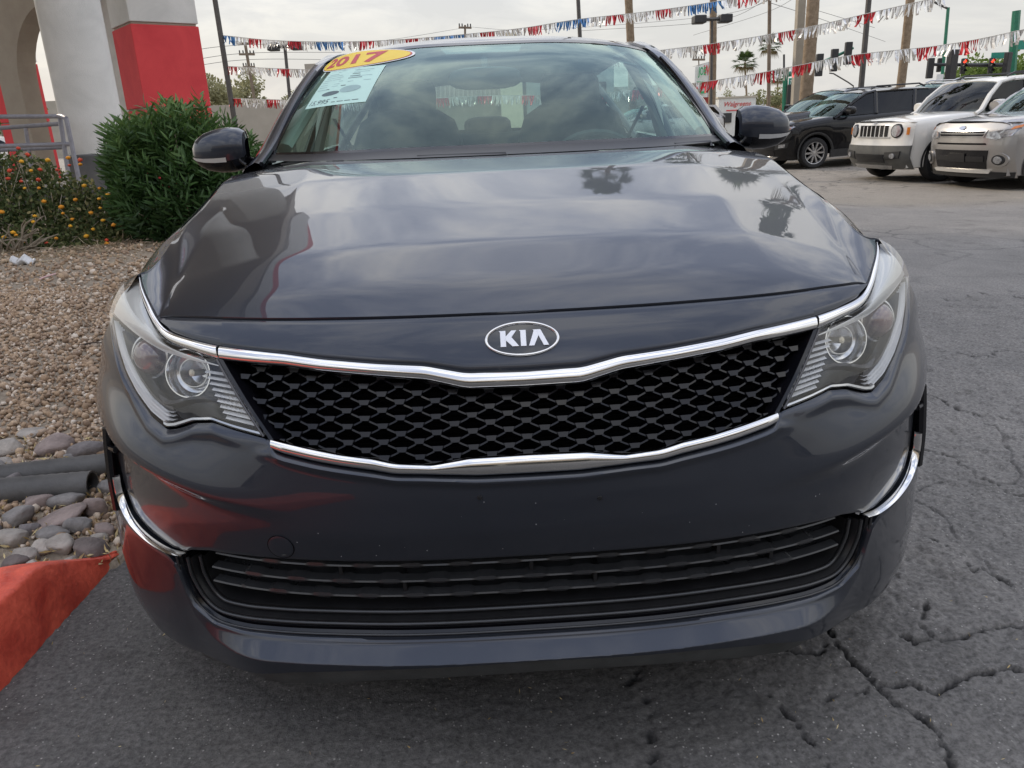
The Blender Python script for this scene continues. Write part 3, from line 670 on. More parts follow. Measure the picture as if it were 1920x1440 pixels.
for s in (-1, 1):
    # windscreen pillar and roof rail in one sweep, then the rear pillar
    cur = spline([(.755, 1.44, 1.015), (.742, 1.60, 1.075), (.718, 1.80, 1.185), (.690, 2.0, 1.285), (.660, 2.2, 1.362), (.640, 2.5, 1.412), (.622, 2.9, 1.428), (.60, 3.3, 1.410), (.555, 3.62, 1.372)], 70)
    mb = MB(); rows = []
    for i, p in enumerate(cur):
        t = i/69; inn = .030+.004*math.sin(t*3); outw = .036+.02*(1-min(1, t*3)); x, y, z = p
        rows.append([((x-inn)*s, y-.012, z-.012), ((x-inn)*s, y-.012, z+.004), ((x-.004)*s, y, z+.010), ((x+outw*.55)*s, y+.01, z-.008), ((x+outw)*s, y+.015, z-.040), ((x+outw*.8)*s, y+.015, z-.055), ((x)*s, y, z-.045)])
    mb.grid(rows, close_v=True, flip=s > 0); mb.obj('roof_rail', M_PAINT, CAR, True, 50)
    mb = MB(); mb.tube([ (p[0]*s-s*.028, p[1]-.010, p[2]+.005) for p in cur[:30]], .008, 6); mb.obj('pillar_trim', M_GLOSSB, CAR)
    # pillar foot: panel between fender, door and screen
    P = []
    for y in np.linspace(1.40, 1.80, 14):
        zt = np.interp(y, [1.40, 1.5, 1.65, 1.8], [1.004, 1.025, 1.085, 1.165]); x_t = np.interp(y, [1.40, 1.6, 1.8], [.765, .752, .725])
        zs = shoulder(y)+.06; P.append([(x_t*s, y, zt), ((x_t+.035)*s, y+.005, zt-.035), (.845*s, y, zs+.04), (.868*s, y, zs)])
    MB().grid(P, flip=s < 0).obj('pillar_foot', M_PAINT, CAR, True, 60)
    # flank: doors and quarter panel
    def flank(y0, y1, n, name, handle=None):
        rows = []
        for y in np.linspace(y0, y1, n):
            zb = float(sill(np.array(y))); zt = float(np.interp(y, [1.47, 2.5, 3.6, 4.3], [.985, 1.005, 1.03, 1.02])); r = [(.835*s, y, zt-.02), (.840*s, y, zt)]
            tw = 1-.06*max(0, (y-3.6)/1.0)**1.5
            for z in np.linspace(zt-.02, zb, 18):
                xw = WID(min(z, .93))+.008*np.exp(-((z-.80)/.03)**2)-.014*np.exp(-((z-.62)/.09)**2); r.append((xw*tw*s, y, z))
            r.append(((WID(zb)*tw-.05)*s, y, zb-.002)); rows.append(r)
        o = MB().grid(rows, flip=s < 0).obj(name, M_PAINT, CAR, True, 50)
        if handle: MB().box((.925*s, handle, .845), (.03, .19, .028)).obj('door_handle', M_PAINT, o, False)
        return o
    flank(1.478, 2.58, 26, 'front_door', 2.42); flank(2.588, 3.36, 20, 'rear_door', 3.28); flank(3.366, 4.55, 40, 'quarter_panel')
    MB().box((.855*s, 2.37, .20), (.06, 2.05, .09)).obj('sill', M_BLACK, CAR, False)
    # side glass
    P = []
    for y in np.linspace(1.62, 3.55, 36):
        zt = np.interp(y, cur[:, 1], cur[:, 2])-.045; zb = np.interp(y, [1.47, 2.5, 3.6], [.985, 1.005, 1.03]); xt = np.interp(y, cur[:, 1], cur[:, 0])+.03
        P.append([(.83*s+(xt-.83)*s*t-s*.012*t*(1-t)*-1, y, zb+(zt-zb)*t) for t in np.linspace(0, 1, 7)])
    MB().grid(P, flip=s < 0).obj('side_window', M_GLASS_S, CAR)
    for yb, lean in ((2.54, .10), (3.38, .16)):
        zt = np.interp(yb+lean, cur[:, 1], cur[:, 2])-.05; xt = np.interp(yb+lean, cur[:, 1], cur[:, 0])+.028
        MB().tube([(.832*s, yb, .99), ((.832+xt)/2*s+.004*s, yb+lean*.5, (.99+zt)/2), (xt*s, yb+lean, zt)], [.05, .045, .04], 6, flat=.3).obj('door_pillar', M_GLOSSB, CAR)
    MB().tube([(.838*s, 1.62, .992), (.840*s, 2.5, 1.010), (.838*s, 3.5, 1.035)], .008, 6).obj('belt_strip', M_CHROME, CAR)
# rear window, deck, tail
P = []
for t in np.linspace(-1, 1, 25):
    a = np.array([.53*t, 3.60-.05*t*t, 1.415-.03*abs(t)**2.2]); b = np.array([.62*t, 4.16-.10*t*t, 1.085]); P.append([a+(b-a)*v+np.array([0, 0, .025*math.sin(math.pi*v)]) for v in np.linspace(.05, 1, 10)])
MB().grid(P).obj('rear_window', M_GLASS_S, CAR)
for s in (-1, 1):
    P = []
    for v in np.linspace(0, 1, 12):
        a = np.array([.53, 3.56, 1.39]); b = np.array([.63, 4.08, 1.08]); c = np.array([.61, 3.50, 1.37]); d = np.array([.80, 4.12, 1.03])
        p, q = a+(b-a)*v, c+(d-c)*v; P.append([(x[0]*s, x[1], x[2]) for x in (p, p+(q-p)*.5+np.array([0, 0, .012]), q)])
    MB().grid(P, flip=s > 0).obj('rear_pillar', M_PAINT, CAR)
P = []
for y in np.linspace(4.10, 4.86, 20):
    wy = np.interp(y, [4.1, 4.5, 4.75, 4.86], [.82, .80, .74, .68]); zc = np.interp(y, [4.1, 4.5, 4.72, 4.80, 4.86], [1.085, 1.085, 1.075, 1.03, .90]); P.append([(wy*t, y-.10*t*t, zc-.05*abs(t)**3) for t in np.linspace(-1, 1, 21)])
MB().grid(P).obj('boot_lid', M_PAINT, CAR)
P = []
for z in np.linspace(1.0, .25, 14):
    row = []
    for a in np.linspace(-1, 1, 31):
        t = math.sin(a*math.pi/2); row.append((.868*t, 4.50+.36*(1-abs(t)**2.6)**(1/2.6)+.02*math.sin(z*9), z))
    P.append(row)
MB().grid(P).obj('rear_bumper', M_PAINT, CAR)
for s in (-1, 1): MB().box((.68*s, 4.80, .88), (.34, .06, .11), rot=Euler((0, 0, -s*.35)).to_matrix()).obj('tail_light', M_RED_L, CAR, False)
# underbody and engine bay blocker, inner arches
MB().box((0, 2.45, .26), (1.40, 4.2, .12)).obj('underbody', M_VOID, CAR, False)
MB().box((0, .62, .50), (1.05, .55, .52)).obj('engine_bay', M_VOID, CAR, False)
MB().box((0, 2.9, .60), (1.62, 2.7, .50)).obj('cabin_floor', M_TRIM, CAR, False)
# wheels
def wheel(name, c, rad, wd, parent, side, spokes=10, rim_m=M_RIM, steer=0.0):
    W_ = empty(name); W_.parent = parent; W_.location = c; W_.rotation_euler = (0, 0, steer)
    h = wd/2; r = rad
    pr = [(r*.70, -h*.9), (r*.78, -h), (r*.93, -h*.97), (r*.985, -h*.78), (r, -h*.4), (r, h*.4), (r*.985, h*.78), (r*.93, h*.97), (r*.78, h), (r*.70, h*.9)]
    MB().lathe(pr, 40, axis='x').obj('tyre', M_RUBBER, W_, True, 40)
    mb = MB(); o = side*h
    mb.lathe([(r*.71, o*.93), (r*.68, o*.90), (r*.65, o*.70), (r*.63, -o*.5)], 40, axis='x')
    mb.lathe([(r*.15, o*.72), (r*.13, o*.85), (.0005, o*.88)], 20, axis='x')
    for k in range(spokes):
        a = 2*math.pi*k/spokes; ca, sa = math.cos(a), math.sin(a)
        def q(rr, tt, hh): return (hh, rr*ca-tt*sa, rr*sa+tt*ca)
        w1, w2 = r*.050, r*.060
        v = [q(r*.10, -w1, o*.80), q(r*.10, w1, o*.80), q(r*.66, w2, o*.86), q(r*.66, -w2, o*.86), q(r*.10, -w1*1.4, o*.45), q(r*.10, w1*1.4, o*.45), q(r*.66, w2*1.4, o*.55), q(r*.66, -w2*1.4, o*.55)]
        mb.add(v, [(0, 1, 2, 3), (0, 4, 5, 1), (2, 6, 7, 3), (1, 5, 6, 2), (3, 7, 4, 0)])
    mb.obj('rim', rim_m, W_, True, 30)
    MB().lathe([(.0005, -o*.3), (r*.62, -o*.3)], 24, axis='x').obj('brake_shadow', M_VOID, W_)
    return W_
for s in (-1, 1):
    for y in (FW_Y, 3.77): wheel('wheel', (s*.785, y, .335), .335, .215, CAR, s)
    for y in (FW_Y, 3.77):
        P = [[(x*s, y+.40*math.cos(a), .335+.40*math.sin(a)) for x in (.60, .885)] for a in np.linspace(-.3, math.pi+.3, 20)]
        MB().grid(P).obj('arch_liner', M_VOID, CAR)
# mirrors
for s in (-1, 1):
    D = empty('door_mirror'); D.parent = CAR
    cx, cy, cz = .925, 1.70, 1.058
    prof = [(-.088, .030, .036), (-.084, .052, .052), (-.065, .064, .063), (-.03, .070, .066), (.01, .068, .062), (.05, .058, .053), (.078, .042, .038), (.094, .022, .018), (.098, .002, .002)]
    rows_u, rows_l = [], []
    for (dx, hz_, dp) in prof:
        sh = .010*(1-((dx+.09)/.19)); ru = []
        for a in np.linspace(0, math.pi, 15):              # front shell, top to bottom
            z = hz_*math.cos(a); y = -dp*math.sin(a)**.75; z2 = z+sh-.006*(z < 0)
            ru.append(((cx+dx)*s, cy+y, cz+z2))
        rows_u.append(ru)
    Pm = np.array(rows_u); k = 9
    MB().grid(Pm[:, :k+1], flip=s > 0).obj('mirror_cap', M_PAINT, D)
    MB().grid(Pm[:, k:], flip=s > 0).obj('mirror_base', M_GLOSSB, D)
    Pt = Pm[3:, k-1:k+2].copy(); Pt[..., 1] -= .0035; Pt[..., 0] += s*.002
    MB().grid(Pt[:, :2]+np.array([0, 0, -.004]), flip=s > 0).obj('mirror_signal', mat('signal_lens', (.62, .62, .60), rough=.12, coat=1, metal=.3, var=.05), D)
    bk = np.concatenate([Pm[:, :1], Pm[:, -1:]], 1); MB().grid(np.stack([Pm[:, 0]+np.array([0, .012, 0]), Pm[:, -1]+np.array([0, .012, 0])], 1), flip=s < 0).obj('mirror_rim', M_GLOSSB, D)
    MB().grid(np.stack([Pm[1:-2, 0]*[1, 1, 1]+np.array([0, .014, -.008]), Pm[1:-2, -1]+np.array([0, .014, .008])], 1), flip=s < 0).obj('mirror_glass', M_SILV, D)
    MB().tube([((cx-.085)*s, cy+.0, cz-.035), (.815*s, cy+.03, 1.010), (.79*s, cy+.05, 1.000)], [.026, .024, .03], 8, flat=.6).obj('mirror_arm', M_GLOSSB, D)
    MB().add([((.770)*s, 1.60, 1.005), (.790*s, 1.86, 1.01), (.735*s, 1.86, 1.19), (.752*s, 1.66, 1.085)], [(0, 1, 2, 3)]).obj('mirror_sail', M_GLOSSB, D, False)
# ---- cabin
M_DASH = mat('dash_plastic', (.022, .023, .024), rough=.75, var=.2, vscale=40, bump=.2, bscale=250)
P = []
for x in np.linspace(-.72, .72, 21):
    c = .11*(abs(x)/.72)**2; P.append([(x, 1.20+c*1.8, 1.005), (x, 1.45+c, 1.000+.006*math.cos(x*5)), (x, 1.68+c*.2, .995), (x, 1.76, .96), (x, 1.80, .80), (x, 1.78, .55)])
MB().grid(P).obj('dashboard', M_DASH, CAR, True, 50)
SWc = np.array([.37, 1.93, .90]); sn = np.array([0, .88, .42]); sx_ = np.array([1.0, 0, 0]); sy_ = np.array([0, -.42, .88])
mb = MB(); mb.tube([SWc+.185*(math.cos(t)*sx_+math.sin(t)*sy_) for t in np.linspace(0, 2*math.pi, 36, endpoint=False)], .015, 8, closed=True)
for a in (math.pi, 0, -math.pi/2): mb.tube([SWc, SWc+.18*(math.cos(a)*sx_+math.sin(a)*sy_)], [.03, .018], 6)
mb.box(SWc, (.15, .05, .11)); mb.obj('steering_wheel', M_TRIM, CAR)
def rounded_slab(mb, c, w_, h_, d_, lean=0.0, nr=24, pw=4.0):
    rows = []
    for k, (sc, dd) in enumerate(((.0, -.5), (.86, -.5), (.97, -.36), (1, -.15), (1, .15), (.97, .36), (.86, .5), (.0, .5))):
        row = []
        for j in range(nr):
            a = 2*math.pi*j/nr; ca, sa = math.cos(a), math.sin(a); r = (abs(ca)**pw+abs(sa)**pw)**(-1/pw)
            x, z = sc*r*ca*w_/2, sc*r*sa*h_/2; row.append((c[0]+x, c[1]+dd*d_+lean*z, c[2]+z))
        rows.append(row)
    mb.grid(rows, close_v=True); return mb
for sx in (-.37, .37):
    S_ = empty('front_seat'); S_.parent = CAR
    rounded_slab(MB(), (sx, 2.52, .86), .50, .66, .15, .32).obj('backrest', M_SEAT, S_)
    rounded_slab(MB(), (sx, 2.655, 1.235), .265, .185, .11, .2).obj('headrest', M_SEAT, S_)
    [MB().tube([(sx+q, 2.62, 1.10), (sx+q, 2.65, 1.22)], .007, 6).obj('headrest_post', M_CHROME_D, S_) for q in (-.07, .07)]
    rounded_slab(MB(), (sx, 2.25, .55), .50, .16, .52, 0).obj('cushion', M_SEAT, S_)
RS = empty('rear_bench'); RS.parent = CAR
rounded_slab(MB(), (0, 3.50, .78), 1.34, .58, .18, .35).obj('backrest', M_SEAT, RS)
for x, hh in ((-.40, .15), (0, .13), (.40, .15)): rounded_slab(MB(), (x, 3.62, 1.075+hh/2-.05), .27, hh, .09, .2).obj('headrest', M_SEAT, RS)
P = [[(x, 3.58, 1.075), (x, 4.10, 1.070)] for x in np.linspace(-.66, .66, 5)]
MB().grid(P).obj('parcel_shelf', M_TRIM, CAR)
rows = []
for y in np.linspace(2.12, 3.60, 14):
    w_ = np.interp(y, [2.12, 2.9, 3.6], [.57, .60, .52]); zc = roof_z(y)-.055; rows.append([(w_*t, y, zc-.05*abs(t)**2.6) for t in np.linspace(-1, 1, 13)])
rows.append([(p[0], p[1]+.06, p[2]-.03) for p in rows[-1]])
MB().grid(rows, flip=True).obj('headliner', M_LINER, CAR)
for s in (-1, 1):
    cur = [(.70, 1.62, 1.06), (.66, 1.85, 1.18), (.625, 2.05, 1.28), (.595, 2.2, 1.335)]
    MB().tube([(x*s, y, z) for x, y, z in cur], [.03, .034, .034, .03], 8, flat=.6).obj('pillar_lining', M_LINER, CAR)
    MB().tube([(.80*s, 2.56, .98), (.735*s, 2.60, 1.18), (.63*s, 2.66, 1.37)], [.06, .05, .045], 8, flat=.5).obj('pillar_lining', M_LINER, CAR)
    MB().grid([[(.81*s, y, .99), (.80*s, y, .95), (.79*s, y, .6)] for y in np.linspace(1.6, 3.6, 5)]).obj('door_card', M_TRIM, CAR)
    MB().tube([(.70*s, 2.62, 1.16), (.60*s, 2.60, .98), (.55*s, 2.55, .85)], .022, 6, flat=.15).obj('seat_belt', M_TRIM, CAR)
    rounded_slab(MB(), (.30*s, 2.13, 1.335), .36, .10, .02, -1.2).obj('sun_visor', M_LINER, CAR)
RM = empty('rear_view_mirror'); RM.parent = CAR
rounded_slab(MB(), (-.02, 1.83, 1.262), .255, .075, .035, .1, pw=3.2).obj('mirror_housing', M_GLOSSB, RM)
MB().tube([(-.02, 1.85, 1.28), (-.02, 1.88, 1.31), (-.02, 1.90, 1.325)], [.012, .014, .016], 8).obj('mirror_stem', M_BLACK, RM)
# ---- stickers on the inside of the screen
def text_mesh(txt, size, extr=0.0, font_shear=0.0, bold=0.0):
    cu = bpy.data.curves.new('t', 'FONT'); cu.body = txt; cu.size = size; cu.align_x = 'CENTER'; cu.align_y = 'CENTER'; cu.shear = font_shear; cu.offset = bold; cu.extrude = extr; cu.resolution_u = 3
    o = bpy.data.objects.new('t', cu); COL.objects.link(o); dg = bpy.context.evaluated_depsgraph_get(); me = bpy.data.meshes.new_from_object(o.evaluated_get(dg))
    v = np.array([q.co[:] for q in me.vertices]).reshape(-1, 3); f = [tuple(p.vertices) for p in me.polygons]
    bm = bmesh.new(); bm.from_mesh(me); bmesh.ops.triangulate(bm, faces=bm.faces[:])
    for _ in range(3):
        ed = [q for q in bm.edges if q.calc_length() > size*.16]
        if ed: bmesh.ops.subdivide_edges(bm, edges=ed, cuts=1); bmesh.ops.triangulate(bm, faces=bm.faces[:])
    v = np.array([q.co[:] for q in bm.verts]); bm.verts.index_update(); f = [tuple(q.index for q in p.verts) for p in bm.faces]; bm.free()
    bpy.data.objects.remove(o); bpy.data.curves.remove(cu); bpy.data.meshes.remove(me); return v, f
def subdiv_poly(poly, step):
    o = []
    for i in range(len(poly)):
        a, b = np.array(poly[i], float), np.array(poly[(i+1) % len(poly)], float); n = max(1, int(np.linalg.norm(b-a)/step)); o += [a+(b-a)*k/n for k in range(n)]
    return o
def ws_uv(px, py):
    """(u, v) on the screen seen at a pixel"""
    d = ray(px, py); best = None
    for u in np.linspace(-1, 1, 81):
        for v in np.linspace(0, 1, 41):
            p = ws(u, v)-CAM_C; p = p/np.linalg.norm(p); e = 1-p@d
            if best is None or e < best[0]: best = (e, u, v)
    e, u0, v0 = best
    for u in np.linspace(u0-.03, u0+.03, 25):
        for v in np.linspace(v0-.03, v0+.03, 25):
            p = ws(u, v)-CAM_C; p = p/np.linalg.norm(p); e = 1-p@d
            if e < best[0]: best = (e, u, v)
    return np.array(best[1:])
st_c = [ws_uv(*p) for p in ((609, 127), (779, 101), (694, 113), (690, 99), (698, 130))]
ax = (st_c[1]-st_c[0])/2; ce = (st_c[0]+st_c[1])/2; ay = np.array([0, (st_c[3][1]-st_c[4][1])/2])
def S2(x, y, d): q = ce+ax*x+ay*y; return ws(q[0], q[1], d)
YS = empty('year_sticker'); YS.parent = CAR
M_YEL = mat('sticker_yellow', (.86, .60, .04), rough=.5, var=.05); M_REDP = mat('sticker_red', (.52, .035, .05), rough=.5, var=.05); M_PAPW = mat('sticker_white', (.8, .8, .78), rough=.5, var=.03)
for nm, k, d, m in (('sticker_rim', 1.0, .0020, M_PAPW), ('sticker_line', .965, .0026, M_REDP), ('sticker_face', .945, .0032, M_YEL)):
    rr = [[S2(q*k*math.cos(t), q*(k if k == 1 else k-.03)*math.sin(t), d) for t in np.linspace(0, 2*math.pi, 60, endpoint=False)] for q in (1, .8, .6, .4, .2, .001)]
    MB().grid(rr, close_v=True).obj(nm, m, YS)
v, f = text_mesh('2017', 1.0, bold=.03)
sx = 1.30/np.ptp(v[:, 0]); sy = 1.15/np.ptp(v[:, 1])
v[:, 0] -= (v[:, 0].max()+v[:, 0].min())/2; v[:, 1] -= (v[:, 1].max()+v[:, 1].min())/2
MB().add([S2(p[0]*sx, p[1]*sy, .0040) for p in v], f).obj('sticker_digits', M_REDP, YS, False)
pc = [ws_uv(*p) for p in ((572, 206), (686, 191), (724, 122), (621, 135))]
def S3(x, y, d): q = (pc[0]*(1-x)+pc[1]*x)*(1-y)+(pc[3]*(1-x)+pc[2]*x)*y; return ws(q[0], q[1], d)
PS = empty('price_sheet'); PS.parent = CAR
MB().grid([[S3(x, y, .0012) for y in np.linspace(0, 1, 13)] for x in np.linspace(0, 1, 13)]).obj('sheet', mat('sheet_green', (.52, .74, .66), rough=.6, var=.03), PS)
M_INK = mat('ink', (.10, .14, .15), rough=.7, var=.2); M_INKL = mat('ink_light', (.33, .47, .46), rough=.7, var=.1)
ink, inl = MB(), MB()
def bar(mb, x0, x1, y0, h): mb.add([S3(x0, y0, .0018), S3(x1, y0, .0018), S3(x1, y0+h, .0018), S3(x0, y0+h, .0018)], [(0, 1, 2, 3)])
for y0, segs in ((.93, [(.34, .66)]), (.90, [(.28, .70)]), (.83, [(.10, .32)]), (.78, [(.08, .42)]), (.72, [(.09, .46)]), (.66, [(.06, .44)]), (.60, [(.06, .5)]), (.53, [(.05, .47)]), (.47, [(.06, .46)]), (.40, [(.06, .30)])):
    for a, b in segs: bar(inl, a, b, y0, .014)
for y0, a, b in ((.89, .62, .88), (.83, .60, .84), (.70, .62, .90), (.56, .60, .92)): bar(inl, a, b, y0, .016)
for y0, a, b in ((.78, .60, .72), (.715, .58, .74), (.655, .57, .78), (.40, .27, .33), (.46, .52, .60), (.16, .52, .58)): bar(ink, a, b, y0, .018)
for y0, a, b in ((.065, .52, .58), (.065, .61, .70), (.065, .72, .80), (.065, .82, .90)): bar(ink, a, b, y0, .014)
for cxx, cyy, rx, ry, mb in ((.40, .29, .16, .055, ink), (.70, .36, .15, .085, inl)):
    n = 28; mb.add([S3(cxx+rx*math.cos(t), cyy+ry*math.sin(t)+.2*rx*math.cos(t)*.3, .0018) for t in np.linspace(0, 2*math.pi, n, endpoint=False)], [tuple(range(n))])
v, f = text_mesh('15,995', 1.0, bold=-.005, font_shear=.25); v[:, 0] -= (v[:, 0].max()+v[:, 0].min())/2; v[:, 1] -= (v[:, 1].max()+v[:, 1].min())/2
ink.add([S3(.27+p[0]*.40/np.ptp(v[:, 0]), .095+p[1]*.115/np.ptp(v[:, 1]), .0019) for p in v], f)
ink.obj('print_dark', M_INK, PS, False); inl.obj('print_light', M_INKL, PS, False)
# ================================================================== ground
def lattice_noise(X, Y, cell, seed):
    r = np.random.default_rng(seed); T = r.random((256, 256)); x = X/cell; y = Y/cell; xi = np.floor(x).astype(int); yi = np.floor(y).astype(int); fx = x-xi; fy_ = y-yi
    fx = fx*fx*(3-2*fx); fy_ = fy_*fy_*(3-2*fy_); a = T[xi % 256, yi % 256]; b = T[(xi+1) % 256, yi % 256]; c = T[xi % 256, (yi+1) % 256]; d = T[(xi+1) % 256, (yi+1) % 256]
    return (a*(1-fx)+b*fx)*(1-fy_)+(c*(1-fx)+d*fx)*fy_
def axis(dense0, dense1, step, lo, hi):
    m = np.arange(dense0, dense1+step/2, step); up = []; v = m[-1]; s = step
    while v < hi: s *= 1.13; v += s; up.append(v)
    dn = []; v = m[0]; s = step
    while v > lo: s *= 1.13; v -= s; dn.append(v)
    return np.concatenate([dn[::-1], m, up])
GX = axis(-1.25, 3.3, .0085, -2500, 2500); GY = axis(-.35, 3.2, .0085, -60, 4000)
GX = np.concatenate([GX[GX < -1.25], np.arange(-1.25, .35, .012), np.arange(.35, 2.1, .0052), np.arange(2.1, 3.3, .011), GX[GX > 3.3]]); GY = np.concatenate([GY[GY < -.35], np.arange(-.35, -.12, .012), np.arange(-.12, 1.35, .0052), np.arange(1.35, 3.2, .010), GY[GY > 3.2]])
X, Y = np.meshgrid(GX, GY, indexing='ij')
near = sstep(-1.6, -1.25, X)*(1-sstep(3.3, 4.2, X))*sstep(-.8, -.35, Y)*(1-sstep(3.2, 4.2, Y))
rough_side = sstep(.2, 1.3, X+.35*(lattice_noise(X, Y, .5, 5)-.5))
Z = near*(.0060*(lattice_noise(X, Y, .021, 1)-.5)*(.45+rough_side)+.008*(lattice_noise(X, Y*1.6, .05, 2)-.5)*(.2+rough_side)+.008*(lattice_noise(X, Y, .16, 3)-.5)+.005*(lattice_noise(X, Y, .010, 4)-.5))
SWALE = lambda x, y: -.15*sstep(3.2, 6.2, x)*(1-sstep(8.2, 12.5, x))*sstep(4.5, 8.5, y)*(1-sstep(26, 34, y))
Z = Z+SWALE(X, Y)
CR = np.zeros_like(X)
def crack(pts, w0=.006, jit=.012, dep=.018, seed=0):
    r = np.random.default_rng(seed); P = [np.array(pts[0][:2])]
    for a, b in zip(pts[:-1], pts[1:]):
        a, b = np.array(a[:2]), np.array(b[:2]); n = max(2, int(np.linalg.norm(b-a)/.035))
        for k in range(1, n+1): P.append(a+(b-a)*k/n+(r.normal(0, jit, 2) if k < n else 0))
    for a, b in zip(P[:-1], P[1:]):
        wd = w0*.40*r.uniform(.5, 1.6); m = wd+.03
        i0, i1 = np.searchsorted(GX, [min(a[0], b[0])-m, max(a[0], b[0])+m]); j0, j1 = np.searchsorted(GY, [min(a[1], b[1])-m, max(a[1], b[1])+m])
        if i1 <= i0 or j1 <= j0: continue
        x, y = X[i0:i1, j0:j1], Y[i0:i1, j0:j1]; ab = b-a; t = np.clip(((x-a[0])*ab[0]+(y-a[1])*ab[1])/(ab@ab+1e-9), 0, 1)
        ds = np.hypot(x-a[0]-t*ab[0], y-a[1]-t*ab[1])+.010*(lattice_noise(x, y, .011, 9)-.5)+.006*(lattice_noise(x, y, .03, 19)-.5)
        CR[i0:i1, j0:j1] = np.maximum(CR[i0:i1, j0:j1], dep*(1-sstep(wd*.15, wd+.0035, ds))*np.clip(.30+1.3*lattice_noise(x, y, .05, 77), 0, 1))
def G2(*pp): return [gnd(*p) for p in pp]
crack(G2((1540, 1160), (1575, 1215), (1600, 1245), (1640, 1285), (1680, 1320), (1730, 1345), (1760, 1372), (1780, 1405), (1795, 1450)), .009, .008, seed=1)
crack(G2((1640, 1285), (1700, 1281), (1790, 1279), (1850, 1262), (1925, 1256)), .007, .012, seed=2)
crack(G2((1475, 1218), (1548, 1208)), .007, .010, seed=3); crack(G2((1408, 1200), (1416, 1236)), .006, .006, seed=4)
crack(G2((1640, 1285), (1580, 1300), (1550, 1312)), .006, .012, seed=5)
crack(G2((1190, 1240), (1210, 1330), (1225, 1440)), .005, .010, seed=6)
crack(G2((1440, 1300), (1490, 1350), (1530, 1400), (1570, 1450)), .004, .012, seed=7)
crack(G2((1690, 1190), (1800, 1195), (1920, 1180)), .005, .015, seed=8); crack(G2((1740, 1130), (1745, 1190)), .005, .012, seed=9)
crack(G2((1720, 830), (1800, 870), (1850, 900), (1920, 930)), .006, .02, seed=10); crack(G2((1730, 740), (1800, 770), (1920, 790)), .006, .02, seed=11)
crack(G2((1760, 660), (1860, 670), (1890, 655)), .008, .015, seed=12); crack(G2((1760, 560), (1840, 550), (1920, 560)), .007, .02, seed=13); crack(G2((1740, 1010), (1800, 1040), (1900, 1100)), .005, .015, seed=14)
# a broken network of finer cracks over the old surface on the right
rr = np.random.default_rng(21); cs = .42; sd_ = rr.random((40, 40, 2))
wx, wy = X+.10*(lattice_noise(X, Y, .12, 31)-.5), Y+.10*(lattice_noise(X, Y, .12, 32)-.5)
sub = (slice(*np.searchsorted(GX, [.2, 3.6])), slice(*np.searchsorted(GY, [-.4, 3.5])))
sx_, sy_ = wx[sub], wy[sub]*.8; ci, cj = np.floor(sx_/cs).astype(int), np.floor(sy_/cs).astype(int); F1 = np.full(sx_.shape, 9.); F2 = F1.copy()
for di in (-1, 0, 1):
    for dj in (-1, 0, 1):
        s_ = sd_[(ci+di) % 40, (cj+dj) % 40]; d = np.hypot((ci+di+s_[..., 0])*cs-sx_, (cj+dj+s_[..., 1])*cs-sy_); F2 = np.where(d < F1, F1, np.minimum(F2, d)); F1 = np.minimum(F1, d)
ms_ = .8*sstep(.55, .70, lattice_noise(sx_, sy_, .35, 41))*rough_side[sub]
CR[sub] = np.maximum(CR[sub], .010*(1-sstep(.0, .013, F2-F1+.012*(lattice_noise(sx_, sy_, .02, 43)-.4)))*ms_)
Z -= CR
na, nb_ = X.shape
me = bpy.data.meshes.new('ground'); V = np.stack([X, Y, Z], -1).reshape(-1, 3).astype(np.float32)
idx = np.arange(na*nb_).reshape(na, nb_); Fq = np.stack([idx[:-1, :-1], idx[1:, :-1], idx[1:, 1:], idx[:-1, 1:]], -1).reshape(-1, 4)
me.vertices.add(len(V)); me.vertices.foreach_set('co', V.ravel()); me.loops.add(Fq.size); me.loops.foreach_set('vertex_index', Fq.ravel().astype(np.int32))
me.polygons.add(len(Fq)); me.polygons.foreach_set('loop_start', np.arange(0, Fq.size, 4, dtype=np.int32)); me.polygons.foreach_set('loop_total', np.full(len(Fq), 4, dtype=np.int32))
me.update(calc_edges=True); me.polygons.foreach_set('use_smooth', np.ones(len(Fq), dtype=bool))
at_ = me.attributes.new('crack', 'FLOAT', 'POINT'); at_.data.foreach_set('value', np.clip(CR/.014, 0, 1).ravel().astype(np.float32))
M_ASPH = bpy.data.materials.new('asphalt'); M_ASPH.use_nodes = True; t = M_ASPH.node_tree; b = t.nodes['Principled BSDF']; b.inputs['Roughness'].default_value = .82; b.inputs['Specular IOR Level'].default_value = .35
def tn(k, **kw):
    n = t.nodes.new(k)
    for a_, v_ in kw.items(): n.inputs[a_].default_value = v_
    return n
tco = tn('ShaderNodeTexCoord')
n1 = tn('ShaderNodeTexNoise', Scale=1.1, Detail=8, Roughness=.65); n2 = tn('ShaderNodeTexNoise', Scale=85, Detail=7, Roughness=.7); n3 = tn('ShaderNodeTexVoronoi', Scale=115); n4 = tn('ShaderNodeTexNoise', Scale=.18, Detail=5)
for n in (n1, n2, n3, n4): t.links.new(tco.outputs['Object'], n.inputs['Vector'])
def trmp(src, stops):
    r = t.nodes.new('ShaderNodeValToRGB'); t.links.new(src, r.inputs[0]); e = r.color_ramp.elements
    e[0].position, e[0].color = stops[0][0], (*stops[0][1], 1); e[1].position, e[1].color = stops[-1][0], (*stops[-1][1], 1)
    for p, c in stops[1:-1]: q = e.new(p); q.color = (*c, 1)
    return r
def tmix(mode, f, a, b_):
    m = t.nodes.new('ShaderNodeMixRGB'); m.blend_type = mode
    for i, s_ in enumerate((f, a, b_)):
        if hasattr(s_, 'links'): t.links.new(s_, m.inputs[i])
        elif isinstance(s_, tuple): m.inputs[i].default_value = s_
        else: m.inputs[i].default_value = s_
    return m
